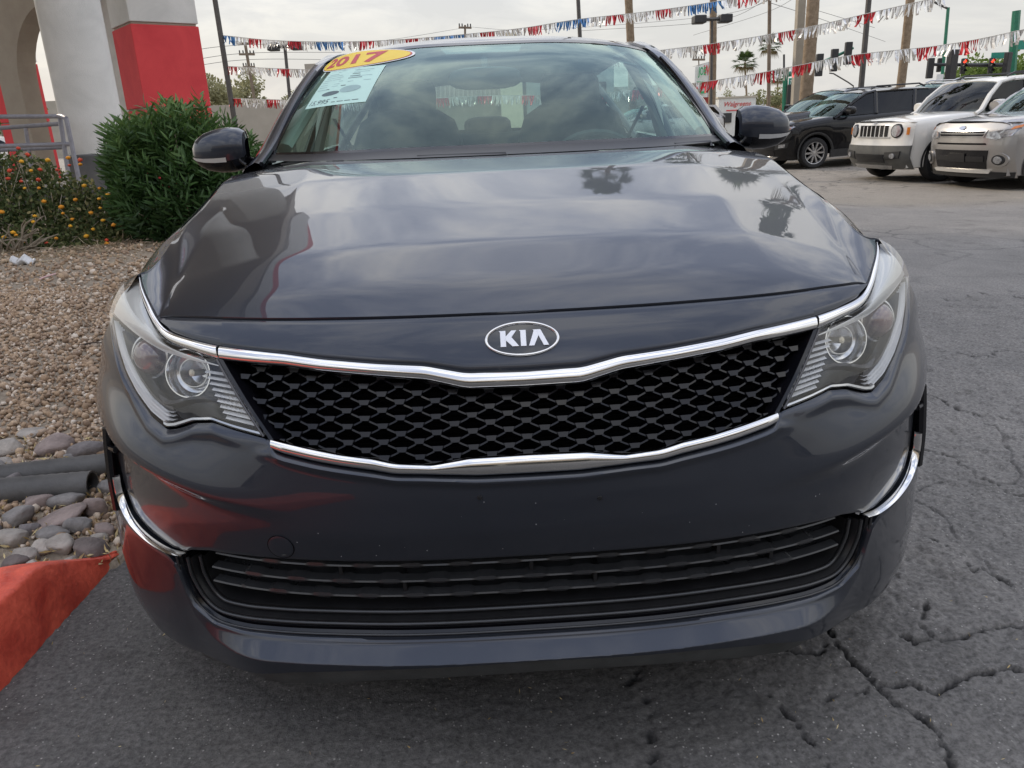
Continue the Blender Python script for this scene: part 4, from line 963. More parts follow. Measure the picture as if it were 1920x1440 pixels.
spx = t.nodes.new('ShaderNodeSeparateXYZ'); t.links.new(tco.outputs['Object'], spx.inputs[0])
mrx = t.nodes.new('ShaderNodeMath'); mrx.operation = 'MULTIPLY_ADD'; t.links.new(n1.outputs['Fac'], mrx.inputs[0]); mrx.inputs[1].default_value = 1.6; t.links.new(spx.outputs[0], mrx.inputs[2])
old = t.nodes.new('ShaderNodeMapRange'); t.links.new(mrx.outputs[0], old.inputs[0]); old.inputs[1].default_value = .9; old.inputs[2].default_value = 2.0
left_tone = trmp(n1.outputs['Fac'], [(.3, (.098, .094, .090)), (.7, (.152, .144, .136))])  # darker tone on the left, blends into the worn tone towards the right
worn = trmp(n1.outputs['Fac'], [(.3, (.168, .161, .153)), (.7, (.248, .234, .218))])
c0 = tmix('MIX', old.outputs[0], left_tone.outputs[0], worn.outputs[0])
far = t.nodes.new('ShaderNodeMapRange'); t.links.new(spx.outputs[1], far.inputs[0]); far.inputs[1].default_value = 8.6; far.inputs[2].default_value = 9.6  # beige far ground: its sunlit look is put into the colour
c0 = tmix('MIX', far.outputs[0], c0.outputs[0], trmp(n4.outputs['Fac'], [(.35, (.24, .215, .18)), (.65, (.30, .27, .23))]).outputs[0])
n6 = tn('ShaderNodeTexNoise', Scale=2.6, Detail=6, Roughness=.7); t.links.new(tco.outputs['Object'], n6.inputs['Vector'])
st_ = trmp(n6.outputs['Fac'], [(.30, (.55, .54, .53)), (.42, (.92, .92, .92)), (.62, (1.0, 1.0, 1.0)), (.74, (1.22, 1.19, 1.14))]); c0 = tmix('MULTIPLY', 1.0, c0.outputs[0], st_.outputs[0])
gr = trmp(n2.outputs['Fac'], [(.3, (.42, .42, .42)), (.7, (1.45, 1.45, 1.45))]); c1 = tmix('MULTIPLY', 1.0, c0.outputs[0], gr.outputs[0])
sp = trmp(n3.outputs['Distance'], [(.0, (1, 1, 1)), (.16, (1, 1, 1)), (.26, (0, 0, 0)), (1, (0, 0, 0))])
rs = trmp(n3.outputs['Color'], [(.0, (0, 0, 0)), (.70, (0, 0, 0)), (.80, (.8, .8, .8)), (1, (1, 1, 1))]); spk = tmix('MULTIPLY', 1.0, sp.outputs[0], rs.outputs[0])
c2 = tmix('MIX', spk.outputs[0], c1.outputs[0], (.42, .40, .37, 1))
atn = t.nodes.new('ShaderNodeAttribute'); atn.attribute_name = 'crack'
c3 = tmix('MIX', atn.outputs['Fac'], c2.outputs[0], (.030, .029, .029, 1))
# far-off cracks, where the relief is too fine to build
vw = tn('ShaderNodeTexVoronoi', Scale=1.5); vw.feature = 'DISTANCE_TO_EDGE'
nw = tn('ShaderNodeTexNoise', Scale=3.0, Detail=6); t.links.new(tco.outputs['Object'], nw.inputs['Vector'])
wm = tmix('ADD', .35, tco.outputs['Object'], nw.outputs['Color']); t.links.new(wm.outputs[0], vw.inputs['Vector'])
ck = trmp(vw.outputs['Distance'], [(.0, (1, 1, 1)), (.012, (1, 1, 1)), (.028, (0, 0, 0)), (1, (0, 0, 0))])
fm = t.nodes.new('ShaderNodeMapRange'); t.links.new(spx.outputs[1], fm.inputs[0]); fm.inputs[1].default_value = 3.0; fm.inputs[2].default_value = 3.8; fm.inputs[4].default_value = .7
nk = trmp(n4.outputs['Fac'], [(.45, (0, 0, 0)), (.6, (1, 1, 1))])
cf = tmix('MULTIPLY', 1.0, ck.outputs[0], fm.outputs[0])
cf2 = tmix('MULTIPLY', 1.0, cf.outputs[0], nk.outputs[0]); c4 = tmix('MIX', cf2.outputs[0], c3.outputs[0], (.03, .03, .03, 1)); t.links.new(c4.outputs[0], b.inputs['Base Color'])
bp = t.nodes.new('ShaderNodeBump'); bp.inputs['Strength'].default_value = .8; bp.inputs['Distance'].default_value = .005
n5 = tn('ShaderNodeTexNoise', Scale=170, Detail=8, Roughness=.7); t.links.new(tco.outputs['Object'], n5.inputs['Vector']); t.links.new(n5.outputs['Fac'], bp.inputs['Height']); t.links.new(bp.outputs[0], b.inputs['Normal'])
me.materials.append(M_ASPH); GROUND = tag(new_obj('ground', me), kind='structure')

# ================================================================== planting bed on the left
def bed_edge(y): return np.interp(y, [-3, .0, .46, .62, .72, .86, 1.3, 2, 4, 8, 30], [-1.95, -1.58, -1.36, -1.26, -1.19, -1.115, -1.11, -1.10, -1.10, -1.2, -1.6])
def bed_z(x, y): 
    d = bed_edge(y)-x; return .012+.10*sstep(0.05, 2.2, d)+.025*(lattice_noise(np.asarray(x), np.asarray(y), .7, 51)-.5)*sstep(0, .4, d)+.07*sstep(4, 9, np.asarray(y))
P = []
for y in np.concatenate([np.linspace(-1.2, 4, 60), np.linspace(4.2, 13, 40)]):
    e_ = bed_edge(y); ds = np.concatenate([[-.06], np.linspace(-.02, 3, 45), np.linspace(3.3, 12, 25)]); P.append([(e_-d, y, (bed_z(e_-d, y) if d > -.05 else -.02)) for d in ds])
BED = tag(MB().grid(P).obj('gravel_bed', mat('bed_soil', (.20, .16, .12), rough=.95, col2=(.34, .28, .21), vscale=30, bump=.6, bscale=90), None), kind='structure')
def ico(sub=1):
    bm = bmesh.new(); bmesh.ops.create_icosphere(bm, subdivisions=sub, radius=1); v = np.array([q.co[:] for q in bm.verts]); f = np.array([[q.index for q in p.verts] for p in bm.faces]); bm.free(); return v, f
def rot_mats(n, r):
    q = r.normal(size=(n, 4)); q /= np.linalg.norm(q, axis=1, keepdims=True); a, b, c, d = q.T
    return np.stack([np.stack([1-2*(c*c+d*d), 2*(b*c-a*d), 2*(b*d+a*c)], -1), np.stack([2*(b*c+a*d), 1-2*(b*b+d*d), 2*(c*d-a*b)], -1), np.stack([2*(b*d-a*c), 2*(c*d+a*b), 1-2*(b*b+c*c)], -1)], 1)
def big_mesh(name, V, F, mats, mi=None, smooth=False, attr=None):
    me = bpy.data.meshes.new(name); k = F.shape[1]
    me.vertices.add(len(V)); me.vertices.foreach_set('co', V.astype(np.float32).ravel()); me.loops.add(F.size); me.loops.foreach_set('vertex_index', F.ravel().astype(np.int32))
    me.polygons.add(len(F)); me.polygons.foreach_set('loop_start', np.arange(0, F.size, k, dtype=np.int32)); me.polygons.foreach_set('loop_total', np.full(len(F), k, dtype=np.int32))
    for m in (mats if isinstance(mats, (list, tuple)) else [mats]): me.materials.append(m)
    if mi is not None: me.polygons.foreach_set('material_index', mi.astype(np.int32))
    me.update(calc_edges=True)
    if smooth: me.polygons.foreach_set('use_smooth', np.ones(len(F), dtype=bool))
    if attr is not None: a = me.attributes.new('tone', 'FLOAT', 'POINT'); a.data.foreach_set('value', attr.astype(np.float32))
    return me
def tone_mat(name, stops, rough=.8, spec=.3, trans=0.0):
    m = bpy.data.materials.new(name); m.use_nodes = True; MATS[name] = m; tt = m.node_tree; bb = tt.nodes['Principled BSDF']; bb.inputs['Roughness'].default_value = rough; bb.inputs['Specular IOR Level'].default_value = spec
    a = tt.nodes.new('ShaderNodeAttribute'); a.attribute_name = 'tone'; r = tt.nodes.new('ShaderNodeValToRGB'); tt.links.new(a.outputs['Fac'], r.inputs[0]); e = r.color_ramp.elements
    e[0].position, e[0].color = stops[0][0], (*stops[0][1], 1); e[1].position, e[1].color = stops[-1][0], (*stops[-1][1], 1)
    for p, c in stops[1:-1]: q = e.new(p); q.color = (*c, 1)
    nn = tt.nodes.new('ShaderNodeTexNoise'); nn.inputs['Scale'].default_value = 120; tcx = tt.nodes.new('ShaderNodeTexCoord'); tt.links.new(tcx.outputs['Object'], nn.inputs['Vector'])
    mr = tt.nodes.new('ShaderNodeMapRange'); tt.links.new(nn.outputs['Fac'], mr.inputs[0]); mr.inputs[3].default_value = .75; mr.inputs[4].default_value = 1.25
    mm = tt.nodes.new('ShaderNodeMixRGB'); mm.blend_type = 'MULTIPLY'; mm.inputs[0].default_value = 1; tt.links.new(r.outputs[0], mm.inputs[1]); tt.links.new(mr.outputs[0], mm.inputs[2]); tt.links.new(mm.outputs[0], bb.inputs['Base Color'])
    if trans > 0:
        tl = tt.nodes.new('ShaderNodeBsdfTranslucent'); tt.links.new(mm.outputs[0], tl.inputs[0]); ms = tt.nodes.new('ShaderNodeMixShader'); ms.inputs[0].default_value = trans
        o_ = tt.nodes['Material Output']; tt.links.new(bb.outputs[0], ms.inputs[1]); tt.links.new(tl.outputs[0], ms.inputs[2]); tt.links.new(ms.outputs[0], o_.inputs[0])
    return m
iv, if_ = ico(1)
M_GRAV = tone_mat('gravel_stone', [(.0, (.18, .12, .08)), (.25, (.38, .26, .165)), (.5, (.50, .365, .245)), (.7, (.34, .24, .17)), (.88, (.58, .47, .36)), (1, (.70, .61, .51))])
n = 34000; r = np.random.default_rng(3)
yy = np.concatenate([r.uniform(.9, 4.5, 24000), r.uniform(4.5, 10, 10000)]); dd = np.concatenate([r.uniform(.02, 2.6, 24000), r.uniform(0, 4.5, 10000)]); xx = bed_edge(yy)-dd
sz = np.concatenate([r.uniform(.006, .0135, 24000), r.uniform(.009, .018, 10000)]); sz = sz*np.where(r.random(n) < .08, 1.6, r.uniform(.7, 1.1, n)); sc = sz[:, None]*r.uniform(.5, 1.3, (n, 3))
Vv = np.einsum('nij,nkj->nki', rot_mats(n, r), iv[None]*sc[:, None, :]*r.uniform(.82, 1.15, (n, len(iv), 1))); Vv += np.stack([xx, yy, bed_z(xx, yy)+sz*.35+r.uniform(0, .008, n)], -1)[:, None]
Fv = (if_[None]+(np.arange(n)*len(iv))[:, None, None]).reshape(-1, 3)
# stones use the 20 flat faces of a coarse ball
iv0, if0 = ico(1); 
GRV = new_obj('gravel', big_mesh('gravel', Vv.reshape(-1, 3), Fv, M_GRAV, smooth=True, attr=np.repeat(r.random(n), len(iv)))); tag(GRV, 'tan crushed gravel covering the planting bed', kind='stuff')
# red kerb: tapers down to a tip beside the car
M_KERB = mat('red_kerb_paint', (.50, .055, .036), rough=.5, col2=(.90, .150, .085), distort=.8, vscale=10, bump=.3, bscale=70, spec=.4, detail=10, rvar=.2)
KL = [(.86, -1.118, -1.125), (.80, -1.117, -1.150), (.72, -1.122, -1.205), (.62, -1.128, -1.275), (.46, -1.133, -1.37), (.30, -1.140, -1.47), (0, -1.150, -1.60), (-1.0, -1.19, -1.75), (-2.2, -1.25, -1.9)]
rows = []
for y in np.concatenate([np.linspace(.86, .2, 34), np.linspace(.15, -2.2, 20)]):
    xr_ = float(np.interp(-y, [-q[0] for q in KL], [q[1] for q in KL])); xl_ = float(np.interp(-y, [-q[0] for q in KL], [q[2] for q in KL])); h = .142*(1-.86*float(sstep(.56, .88, y))); bat = min(.042, (xr_-xl_)*.45); j = .0025*(float(lattice_noise(np.array(y), np.array(1.), .05, 71))-.5)
    rows.append([(xr_+.004, y, -.03), (xr_+j, y, .006), (xr_-bat*.5+j*2, y, h*.5), (xr_-bat+.006, y, h-.010), (xr_-bat, y, h-.002), (xr_-bat-.010, y, h+.001), ((xr_-bat+xl_)/2, y, h+.003), (xl_+.006, y, h), (xl_, y, h-.008), (xl_, y, -.03)])
mb = MB(); mb.grid(rows, flip=True); k = 10; nrow = len(rows); mb.f += [tuple(range((nrow-1)*k, nrow*k)), tuple(range(k))[::-1]]; mb.m += [0, 0]
KERB = tag(mb.obj('kerb', M_KERB, None, True, 38), 'red painted concrete kerb tapering to a tip beside the sedan', 'kerb')
# river rocks, one by one (px, py, width px, height px, tone, tilt)
ROCKS = [(103, 832, 84, 44, .30), (163, 838, 66, 54, .45), (20, 838, 60, 36, .62), (60, 812, 56, 20, .70), (118, 963, 100, 38, .40), (36, 962, 66, 58, .55), (30, 1000, 70, 50, .62), (76, 937, 54, 40, .38), (130, 930, 76, 44, .50), (182, 940, 62, 52, .35),
         (148, 978, 50, 36, .52), (104, 992, 60, 34, .60), (76, 1020, 40, 34, .85), (118, 1010, 54, 46, .66), (165, 1015, 82, 40, .25), (45, 1035, 60, 40, .70), (28, 1045, 52, 38, .18), (22, 905, 50, 44, .42), (8, 925, 40, 40, .52), (55, 985, 44, 36, .48), (196, 985, 44, 40, .40), (12, 1075, 40, 30, .3),
         (185, 1000, 36, 26, .62), (92, 890, 34, 22, .6), (150, 905, 40, 24, .7), (60, 1052, 34, 22, .8), (-30, 980, 70, 60, .45), (-35, 1040, 60, 44, .6), (-20, 880, 60, 40, .5), (205, 905, 40, 36, .55), (10, 870, 44, 26, .66), (70, 870, 36, 22, .35), (130, 1045, 26, 18, .7), (98, 1058, 22, 15, .85), (140, 855, 40, 24, .5), (196, 870, 30, 26, .3)]
riv, rif = ico(3)
RT = [(.105, .085, .078), (.185, .145, .130), (.155, .143, .135), (.235, .210, .185), (.130, .115, .112), (.31, .275, .24)]
RM_ = [mat('river_rock_%d' % i, c, rough=.85, col2=tuple(q*1.9 for q in c), vscale=14, bump=.6, bscale=55, detail=9) for i, c in enumerate(RT)]
DESC = ['dark rounded', 'pinkish brown', 'grey mottled', 'pale buff', 'slate grey', 'light cream']
rk = []
for i, (px, py, wpx, hpx, tone) in enumerate(ROCKS):
    g = gnd(px, py+hpx*.30, .03); dep = (g-CAM_C)@FWD; a = 1.14*wpx*dep/FPX/2; hgt = hpx*dep/FPX/2*.95; r_ = np.random.default_rng(100+i)
    v = riv.copy(); bumpv = np.ones(len(v))
    for _ in range(7):
        d = r_.normal(size=3); d /= np.linalg.norm(d); bumpv += r_.uniform(-.22, .16)*np.clip(v@d, 0, 1)**2
    for _ in range(13):
        d = r_.normal(size=3); d /= np.linalg.norm(d); h_ = r_.uniform(.50, .85); q_ = v@d; v = v-np.maximum(0, q_-h_)[:, None]*d*.85
    v = np.sign(v)*np.abs(v)**.9*bumpv[:, None]*np.array([a, a*r_.uniform(.62, .95), hgt]); an = r_.uniform(-.5, .5); ca, sa = math.cos(an), math.sin(an)
    v = v @ np.array([[ca, sa, 0], [-sa, ca, 0], [0, 0, 1]]); tl = r_.uniform(-.25, .25); v[:, 2] += v[:, 0]*tl
    mi = 0 if tone < .3 else (1 if tone < .42 else (4 if tone < .5 else (2 if tone < .62 else (3 if tone < .8 else 5)))); me = big_mesh('river_rock', v, rif, RM_[mi], smooth=True)
    o = new_obj('river_rock', me); o.location = (g[0], g[1], max(.02, bed_z(g[0], g[1]))+hgt*.45); rk.append((o, px, py, wpx, mi))
BIG = {4: 'long flat rounded rock with pale streaks, centre of the pile below the pipe mouth', 0: 'dark flat river rock above the black pipes', 1: 'pinkish round river rock above the pipes touching the bumper edge', 14: 'dark oblong river rock lowest beside the kerb tip', 12: 'small pale egg-shaped river rock beside the kerb', 16: 'dark brown river rock half buried behind the kerb'}
for i, (o, px, py, wpx, mi) in enumerate(rk):
    size = 'large' if wpx > 65 else ('medium' if wpx > 42 else 'small')
    where = 'above the black pipes' if py < 860 else ('below the pipe mouth' if px > 90 else 'near the left edge')
    nb2 = sorted([(math.hypot(q[1]-px, q[2]-py), j) for j, q in enumerate(rk) if j != i])[0][1]
    lab = BIG.get(i) or '%s %s river rock %s, %d%s from the picture top in its pile' % (size, DESC[mi], where, 1+sum(q[2] < py for q in rk), 'th')
    if i not in BIG:
        rank = 1+sum(q[2] < py for q in rk); suf = 'th' if 10 <= rank % 100 <= 20 else {1: 'st', 2: 'nd', 3: 'rd'}.get(rank % 10, 'th')
        lab = '%s %s river rock %s, %d%s from the top' % (size, DESC[mi], where, rank, suf)
    tag(o, lab, 'rock', 'river rocks beside the kerb')
# two black corrugated pipes
M_PIPE = mat('black_pipe', (.045, .043, .042), rough=.55, col2=(.10, .095, .09), vscale=7, bump=.2)
for (pa, pb, rad, lab, mouth) in (((45, 893), (225, 872), .042, 'black drain pipe lying on the rocks behind the open-ended one', False), ((20, 925), (178, 912), .046, 'black drain pipe with its open mouth facing the sedan', True)):
    a, b_ = gnd(pa[0], pa[1]+14, .02), gnd(pb[0], pb[1]+14, .02); a[2] = b_[2] = .052; n_ = 26; pts = [a+(b_-a)*q for q in np.linspace(-.5, 1, n_)]
    t_ = empty('drain_pipe', tuple(a), 0, lab, 'pipe', 'black drain pipes'); mb = MB(); rs = [rad*(1+.035*(k % 2)) for k in range(n_)]; mb.tube([p-a for p in pts], rs, 20, cap=False); mb.tube([p-a for p in pts], [q*.86 for q in rs], 20, cap=False)
    rim = [[p for p in mb.v[(n_-1)*20:n_*20]], [p for p in mb.v[2*n_*20-20:2*n_*20]]]; mb.grid(rim, close_v=True); mb.obj('pipe_wall', M_PIPE, t_)
    MB().tube([pts[2]-a, pts[n_-6]-a], rad*.85, 16).obj('pipe_dark', M_VOID, t_)
# litter and sticks
def strip_thing(name, p0, p1, w_, m, lab, cat, lift_=.012):
    a, b_ = gnd(*p0, .1), gnd(*p1, .1); a[2] = bed_z(a[0], a[1])+lift_; b_[2] = bed_z(b_[0], b_[1])+lift_+.01
    tag(MB().tube([a, (a+b_)/2+np.array([0, 0, .006]), b_], [w_, w_, w_*.8], 8).obj(name, m, None), lab, cat)
strip_thing('drinking_straw', (66, 536), (107, 524), .006, mat('pink_plastic', (.65, .42, .42), rough=.4, var=.1), 'pale pink plastic straw lying on the gravel', 'straw')
strip_thing('stick', (0, 868), (52, 845), .006, mat('twig_dark', (.06, .045, .035), rough=.9, var=.3), 'dark thin stick on the gravel left of the rocks', 'stick')
strip_thing('stick', (148, 640), (195, 636), .004, MATS['twig_dark'], 'thin dark stick on the gravel beside the headlight', 'stick')
g = gnd(46, 503, .1); v = riv*np.array([.11, .06, .03]); v[:, 2] += .02*np.sin(v[:, 0]*60)+.012*np.cos(v[:, 1]*90); o = new_obj('litter_wrapper', big_mesh('litter_wrapper', v, rif, mat('clear_film', (.62, .62, .62), rough=.35, var=.15, vscale=40), smooth=True)); o.location = (g[0], g[1], bed_z(g[0], g[1])+.03); tag(o, 'crumpled pale plastic wrapper on the gravel below the flowering shrub', 'litter')
M_DRY = tone_mat('dry_leaf', [(0, (.30, .20, .08)), (.5, (.50, .38, .16)), (1, (.62, .52, .30))])
r = np.random.default_rng(12); nl = 420; px_ = r.uniform(-40, 225, nl); py_ = r.uniform(830, 1060, nl); C3 = np.array([gnd(a, b_, .03) for a, b_ in zip(px_, py_)])
lf = np.array([[-1, 0, 0], [0, -.22, .05], [1, 0, .1], [0, .22, .05]]); Vl = np.einsum('nij,kj->nki', rot_mats(nl, r), lf)*r.uniform(.006, .018, nl)[:, None, None]; C3[:, 2] = bed_z(C3[:, 0], C3[:, 1])+.02; Vl += C3[:, None]
tag(new_obj('leaf_litter', big_mesh('leaf_litter', Vl.reshape(-1, 3), np.arange(nl*4).reshape(-1, 4), M_DRY, attr=np.repeat(r.random(nl), 4))), 'dry yellow leaf litter between the river rocks', kind='stuff')
r = np.random.default_rng(13); nl = 90; C3 = np.array([gnd(a, b_, 0) for a, b_ in zip(r.uniform(0, 1920, nl), r.uniform(1090, 1440, nl))])
Vl = np.einsum('nij,kj->nki', rot_mats(nl, r), lf*np.array([1, .9, .2]))*r.uniform(.003, .007, nl)[:, None, None]+C3[:, None]+np.array([0, 0, .004])
tag(new_obj('road_debris', big_mesh('road_debris', Vl.reshape(-1, 3), np.arange(nl*4).reshape(-1, 4), M_DRY, attr=np.repeat(r.random(nl), 4))), 'scattered straw bits and crumbs on the asphalt', kind='stuff')

# ================================================================== shrubs
def leaf_shape(w_): return np.array([[0, 0, 0], [.35, -w_, .03], [.35, w_, .03], [.75, -w_*.75, .0], [.75, w_*.75, .0], [1, 0, -.06]]), np.array([[0, 1, 2, 2], [1, 3, 4, 2], [3, 5, 4, 4]])
def leaves_at(P, D, L_, w_, r, m, name, parent, tone, roll=None):
    """one leaf per base point P along direction D"""
    n = len(P); lv, lf_ = leaf_shape(w_); D = D/np.linalg.norm(D, axis=1, keepdims=True); h = r.normal(size=(n, 3)); S = np.cross(D, h); S /= np.linalg.norm(S, axis=1, keepdims=True); Nn = np.cross(S, D)
    Vv = P[:, None]+L_[:, None, None]*(lv[None, :, 0, None]*D[:, None]+lv[None, :, 1, None]*S[:, None]+lv[None, :, 2, None]*Nn[:, None]); k = len(lv)
    tri = np.array([[0, 1, 2], [1, 3, 4], [1, 4, 2], [3, 5, 4]]); F = (tri[None]+(np.arange(n)*k)[:, None, None]).reshape(-1, 3)
    return new_obj(name, big_mesh(name, Vv.reshape(-1, 3), F, m, attr=np.repeat(tone, k)), parent)
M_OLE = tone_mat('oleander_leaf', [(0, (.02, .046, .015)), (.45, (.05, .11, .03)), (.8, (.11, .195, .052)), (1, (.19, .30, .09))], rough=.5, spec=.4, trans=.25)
M_LAN = tone_mat('lantana_leaf', [(0, (.04, .065, .02)), (.45, (.10, .13, .045)), (.75, (.19, .20, .08)), (1, (.36, .30, .14))], rough=.7, trans=.25)
M_TWIG = mat('twig', (.20, .16, .11), rough=.9, col2=(.36, .31, .24), vscale=20)
bc_ = gnd(362, 448, .10); dep = (bc_-CAM_C)@FWD; r = np.random.default_rng(31)
BW = 300*dep/FPX/2; BH = 236*dep/FPX
OL = empty('oleander_bush', (bc_[0], bc_[1], .1), 0, 'dense dark green bush with long narrow leaves beside the white column', 'bush')
nst = 1150; th = r.uniform(0, 2*math.pi, nst); ph = np.arccos(r.uniform(-.72, 1, nst)); rad = r.uniform(.45, 1.0, nst)**.5*(1+.10*np.sin(th*3)+.08*np.sin(ph*5+th))
tips = np.stack([rad*np.sin(ph)*np.cos(th)*BW, rad*np.sin(ph)*np.sin(th)*BW*.9, BH*.46+rad*np.cos(ph)*BH*.56], -1); PL, DL, LL, TL = [], [], [], []
for tp in tips:
    d = tp-np.array([tp[0]*.35, tp[1]*.35, BH*.12]); d /= np.linalg.norm(d); d = d*.75+np.array([0, 0, .42])+r.normal(0, .28, 3); d /= np.linalg.norm(d); nlv = r.integers(12, 20)
    for k in range(nlv):
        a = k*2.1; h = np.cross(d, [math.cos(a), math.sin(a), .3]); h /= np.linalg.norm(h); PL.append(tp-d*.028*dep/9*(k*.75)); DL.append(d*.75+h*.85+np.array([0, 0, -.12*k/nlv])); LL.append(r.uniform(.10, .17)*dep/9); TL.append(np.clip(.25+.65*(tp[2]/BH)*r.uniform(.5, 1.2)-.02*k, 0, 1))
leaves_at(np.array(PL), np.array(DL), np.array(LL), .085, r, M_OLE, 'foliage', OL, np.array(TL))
mb = MB()
for k in range(40):
    tp = tips[k*7]; mb.tube([(tp[0]*.1, tp[1]*.1, -.1), tuple(tp*np.array([.5, .5, .45])), tuple(tp*.9)], [.014, .010, .005], 5)
tag(mb.obj('stems', M_TWIG, OL), kind='stuff')
# lantana
lc = gnd(85, 478, .08); dep = (lc-CAM_C)@FWD; r = np.random.default_rng(33)
LA = empty('lantana_shrub', (lc[0]-.1, lc[1]+.25, .06), 0, 'sprawling flowering shrub with orange and red blooms and bare twigs', 'shrub')
def lan_pt(n):
    x = r.uniform(-1.0, .78, n); top = (1.02-.62*np.clip((x+.35), 0, 1.2))*.92; y = r.uniform(-.35, .75, n); sl = np.clip((y+.35)/.9, .12, 1); z = r.uniform(.15, 1, n)**.7*top*sl+.04; return np.stack([x, y, z], -1)
n = 15000; P = lan_pt(n); D = r.normal(size=(n, 3))+np.array([0, -.3, .5]); leaves_at(P, D, r.uniform(.028, .060, n), .30, r, M_LAN, 'foliage', LA, np.clip(r.normal(.45, .25, n)+.15*(P[:, 0]-.0), 0, 1))
mb = MB()
for k in range(190):
    p = lan_pt(1)[0]; a = np.array([p[0]*.35-.05, -.15+.3*p[1], 0]); q = (a+p)/2+r.normal(0, .10, 3)*np.array([1, .6, .6]); q[2] = max(q[2], .03); mb.tube([tuple(v) for v in spline([a, q, p+np.array([0, -.04, .03])], 7)], np.linspace(.009, .003, 7), 5)
for k in range(46):
    a = np.array([-.12+r.normal(0, .10), -.42, .04]); an = r.uniform(-.4, 3.5); l_ = r.uniform(.25, .55); q = a+np.array([math.cos(an)*l_*.6, -.05, abs(math.sin(an))*l_*.5]); p = a+np.array([math.cos(an)*l_, r.uniform(-.1, .1), abs(math.sin(an))*l_*.8-.02]); mb.tube([tuple(v) for v in spline([a, q+r.normal(0, .03, 3), p], 7)], np.linspace(.012, .005, 7), 5)
tag(mb.obj('twigs', M_TWIG, LA), kind='stuff')
fv, ff = ico(1); FLW = []
FM = [mat('bloom_orange', (.80, .32, .02), rough=.7, var=.15, vscale=90), mat('bloom_red', (.62, .07, .03), rough=.7, var=.2, vscale=90), mat('bloom_yellow', (.85, .42, .025), rough=.7, var=.15, vscale=90)]
FP_ = [(40, 303), (75, 318), (107, 318), (150, 308), (130, 310), (18, 320), (58, 320), (34, 278), (52, 290), (128, 296), (72, 337), (40, 340), (46, 353), (73, 353), (158, 348), (187, 353), (203, 365), (142, 374), (186, 373), (82, 378), (188, 390), (115, 388), (65, 405), (171, 399), (62, 416), (135, 411), (193, 413), (213, 422), (175, 430), (30, 441), (8, 445), (45, 453), (88, 456), (105, 447), (162, 443), (200, 457), (162, 465), (183, 469), (173, 468), (3, 398), (200, 450), (15, 335), (90, 300), (60, 470), (132, 424), (118, 400), (25, 436), (150, 300)]
LW = np.array([lc[0]-.1, lc[1]+.25, .06])
for i, (px, py) in enumerate(FP_):
    dz = np.interp(py, [280, 480], [.45, -.38])+lc[1]+.25; p = at(px, py, dz)-LW; c_ = 1 if (py < 345 and i % 3) or py > 445 and i % 4 == 0 else (0 if i % 2 else 2)
    rv = fv*np.array([1, .8, .75])*r.uniform(.020, .030)*r.uniform(.8, 1.2, (len(fv), 1)); FLW.append(new_obj('bloom', big_mesh('bloom', rv, ff, FM[c_]), LA)); FLW[-1].location = p
# scrubby dead stalks around the shrub foot
r = np.random.default_rng(35); n = 1500; P = np.stack([lc[0]+r.normal(0, .8, n), lc[1]-.25+r.normal(0, .35, n), np.full(n, 0.0)], -1); P[:, 2] = bed_z(P[:, 0], P[:, 1])+.015
leaves_at(P, r.normal(size=(n, 3))*np.array([1, 1, .25]), r.uniform(.05, .16, n), .03, r, tone_mat('straw', [(0, (.20, .15, .09)), (1, (.45, .37, .25))]), 'dry_stalks', None, r.random(n)); tag(bpy.data.objects['dry_stalks'], 'dry straw and stalks strewn below the flowering shrub', kind='stuff')
# ================================================================== portico on the left
M_CREAM = mat('cream_stucco', (.64, .635, .61), rough=.9, col2=(.80, .79, .76), vscale=1.6, bump=.5, bscale=90, detail=10, distort=.6)
M_TAUPE = mat('taupe_stucco', (.36, .31, .25), rough=.9, col2=(.42, .37, .30), vscale=2, bump=.25, bscale=140)
M_REDST = mat('red_stucco', (.66, .055, .065), rough=.85, col2=(.78, .08, .085), vscale=1.6, bump=.5, bscale=90, detail=10, distort=.6)
M_GREYB = mat('grey_base', (.10, .10, .105), rough=.9, col2=(.15, .15, .15), vscale=3, bump=.5, bscale=60)
CD = .82; cb = at(170, 216, 11.0); ccx, ccy = cb[0], cb[1]
CO = empty('round_column', (ccx, ccy, 0), 0, 'thick round off-white column on a dark grey base', 'column')
MB().lathe([(CD/2, .95), (CD/2, 6.5)], 48).obj('shaft', M_CREAM, CO)
MB().lathe([(CD/2+.05, -.1), (CD/2+.055, .55), (CD/2+.055, .93), (CD/2, .95)], 48).obj('base', M_GREYB, CO, True, 40)
def pier(px_corner, depth, w_, d_, label, joint=2.98, rz=0.0):
    c = at(px_corner, 200, depth); T = empty('square_pier', (c[0], c[1], 0), rz, label, 'pier', 'portico piers')
    def seg(nm, z0, z1, m, gr=0.0):
        bevel(MB().box((w_/2, d_/2, (z0+z1)/2), (w_-gr, d_-gr, z1-z0)).obj(nm, m, T, False), .012)
    seg('lower_block', -.1, 1.62, M_REDST); seg('joint', 1.62, 1.65, M_TAUPE, .05); seg('red_block', 1.65, joint, M_REDST); seg('joint', joint, joint+.04, M_TAUPE, .06); seg('upper_block', joint+.04, 6.5, M_CREAM); return T
# right pier: its near-left corner at px 270; shows a shaded left face and a lit right face
pier(272, 13.4, 1.15, 1.15, 'red and cream square pier behind the dark green bush', rz=R(38))
pier(40, 19.0, .75, .75, 'slim red and cream pier at the left edge beyond the railing', rz=R(72))
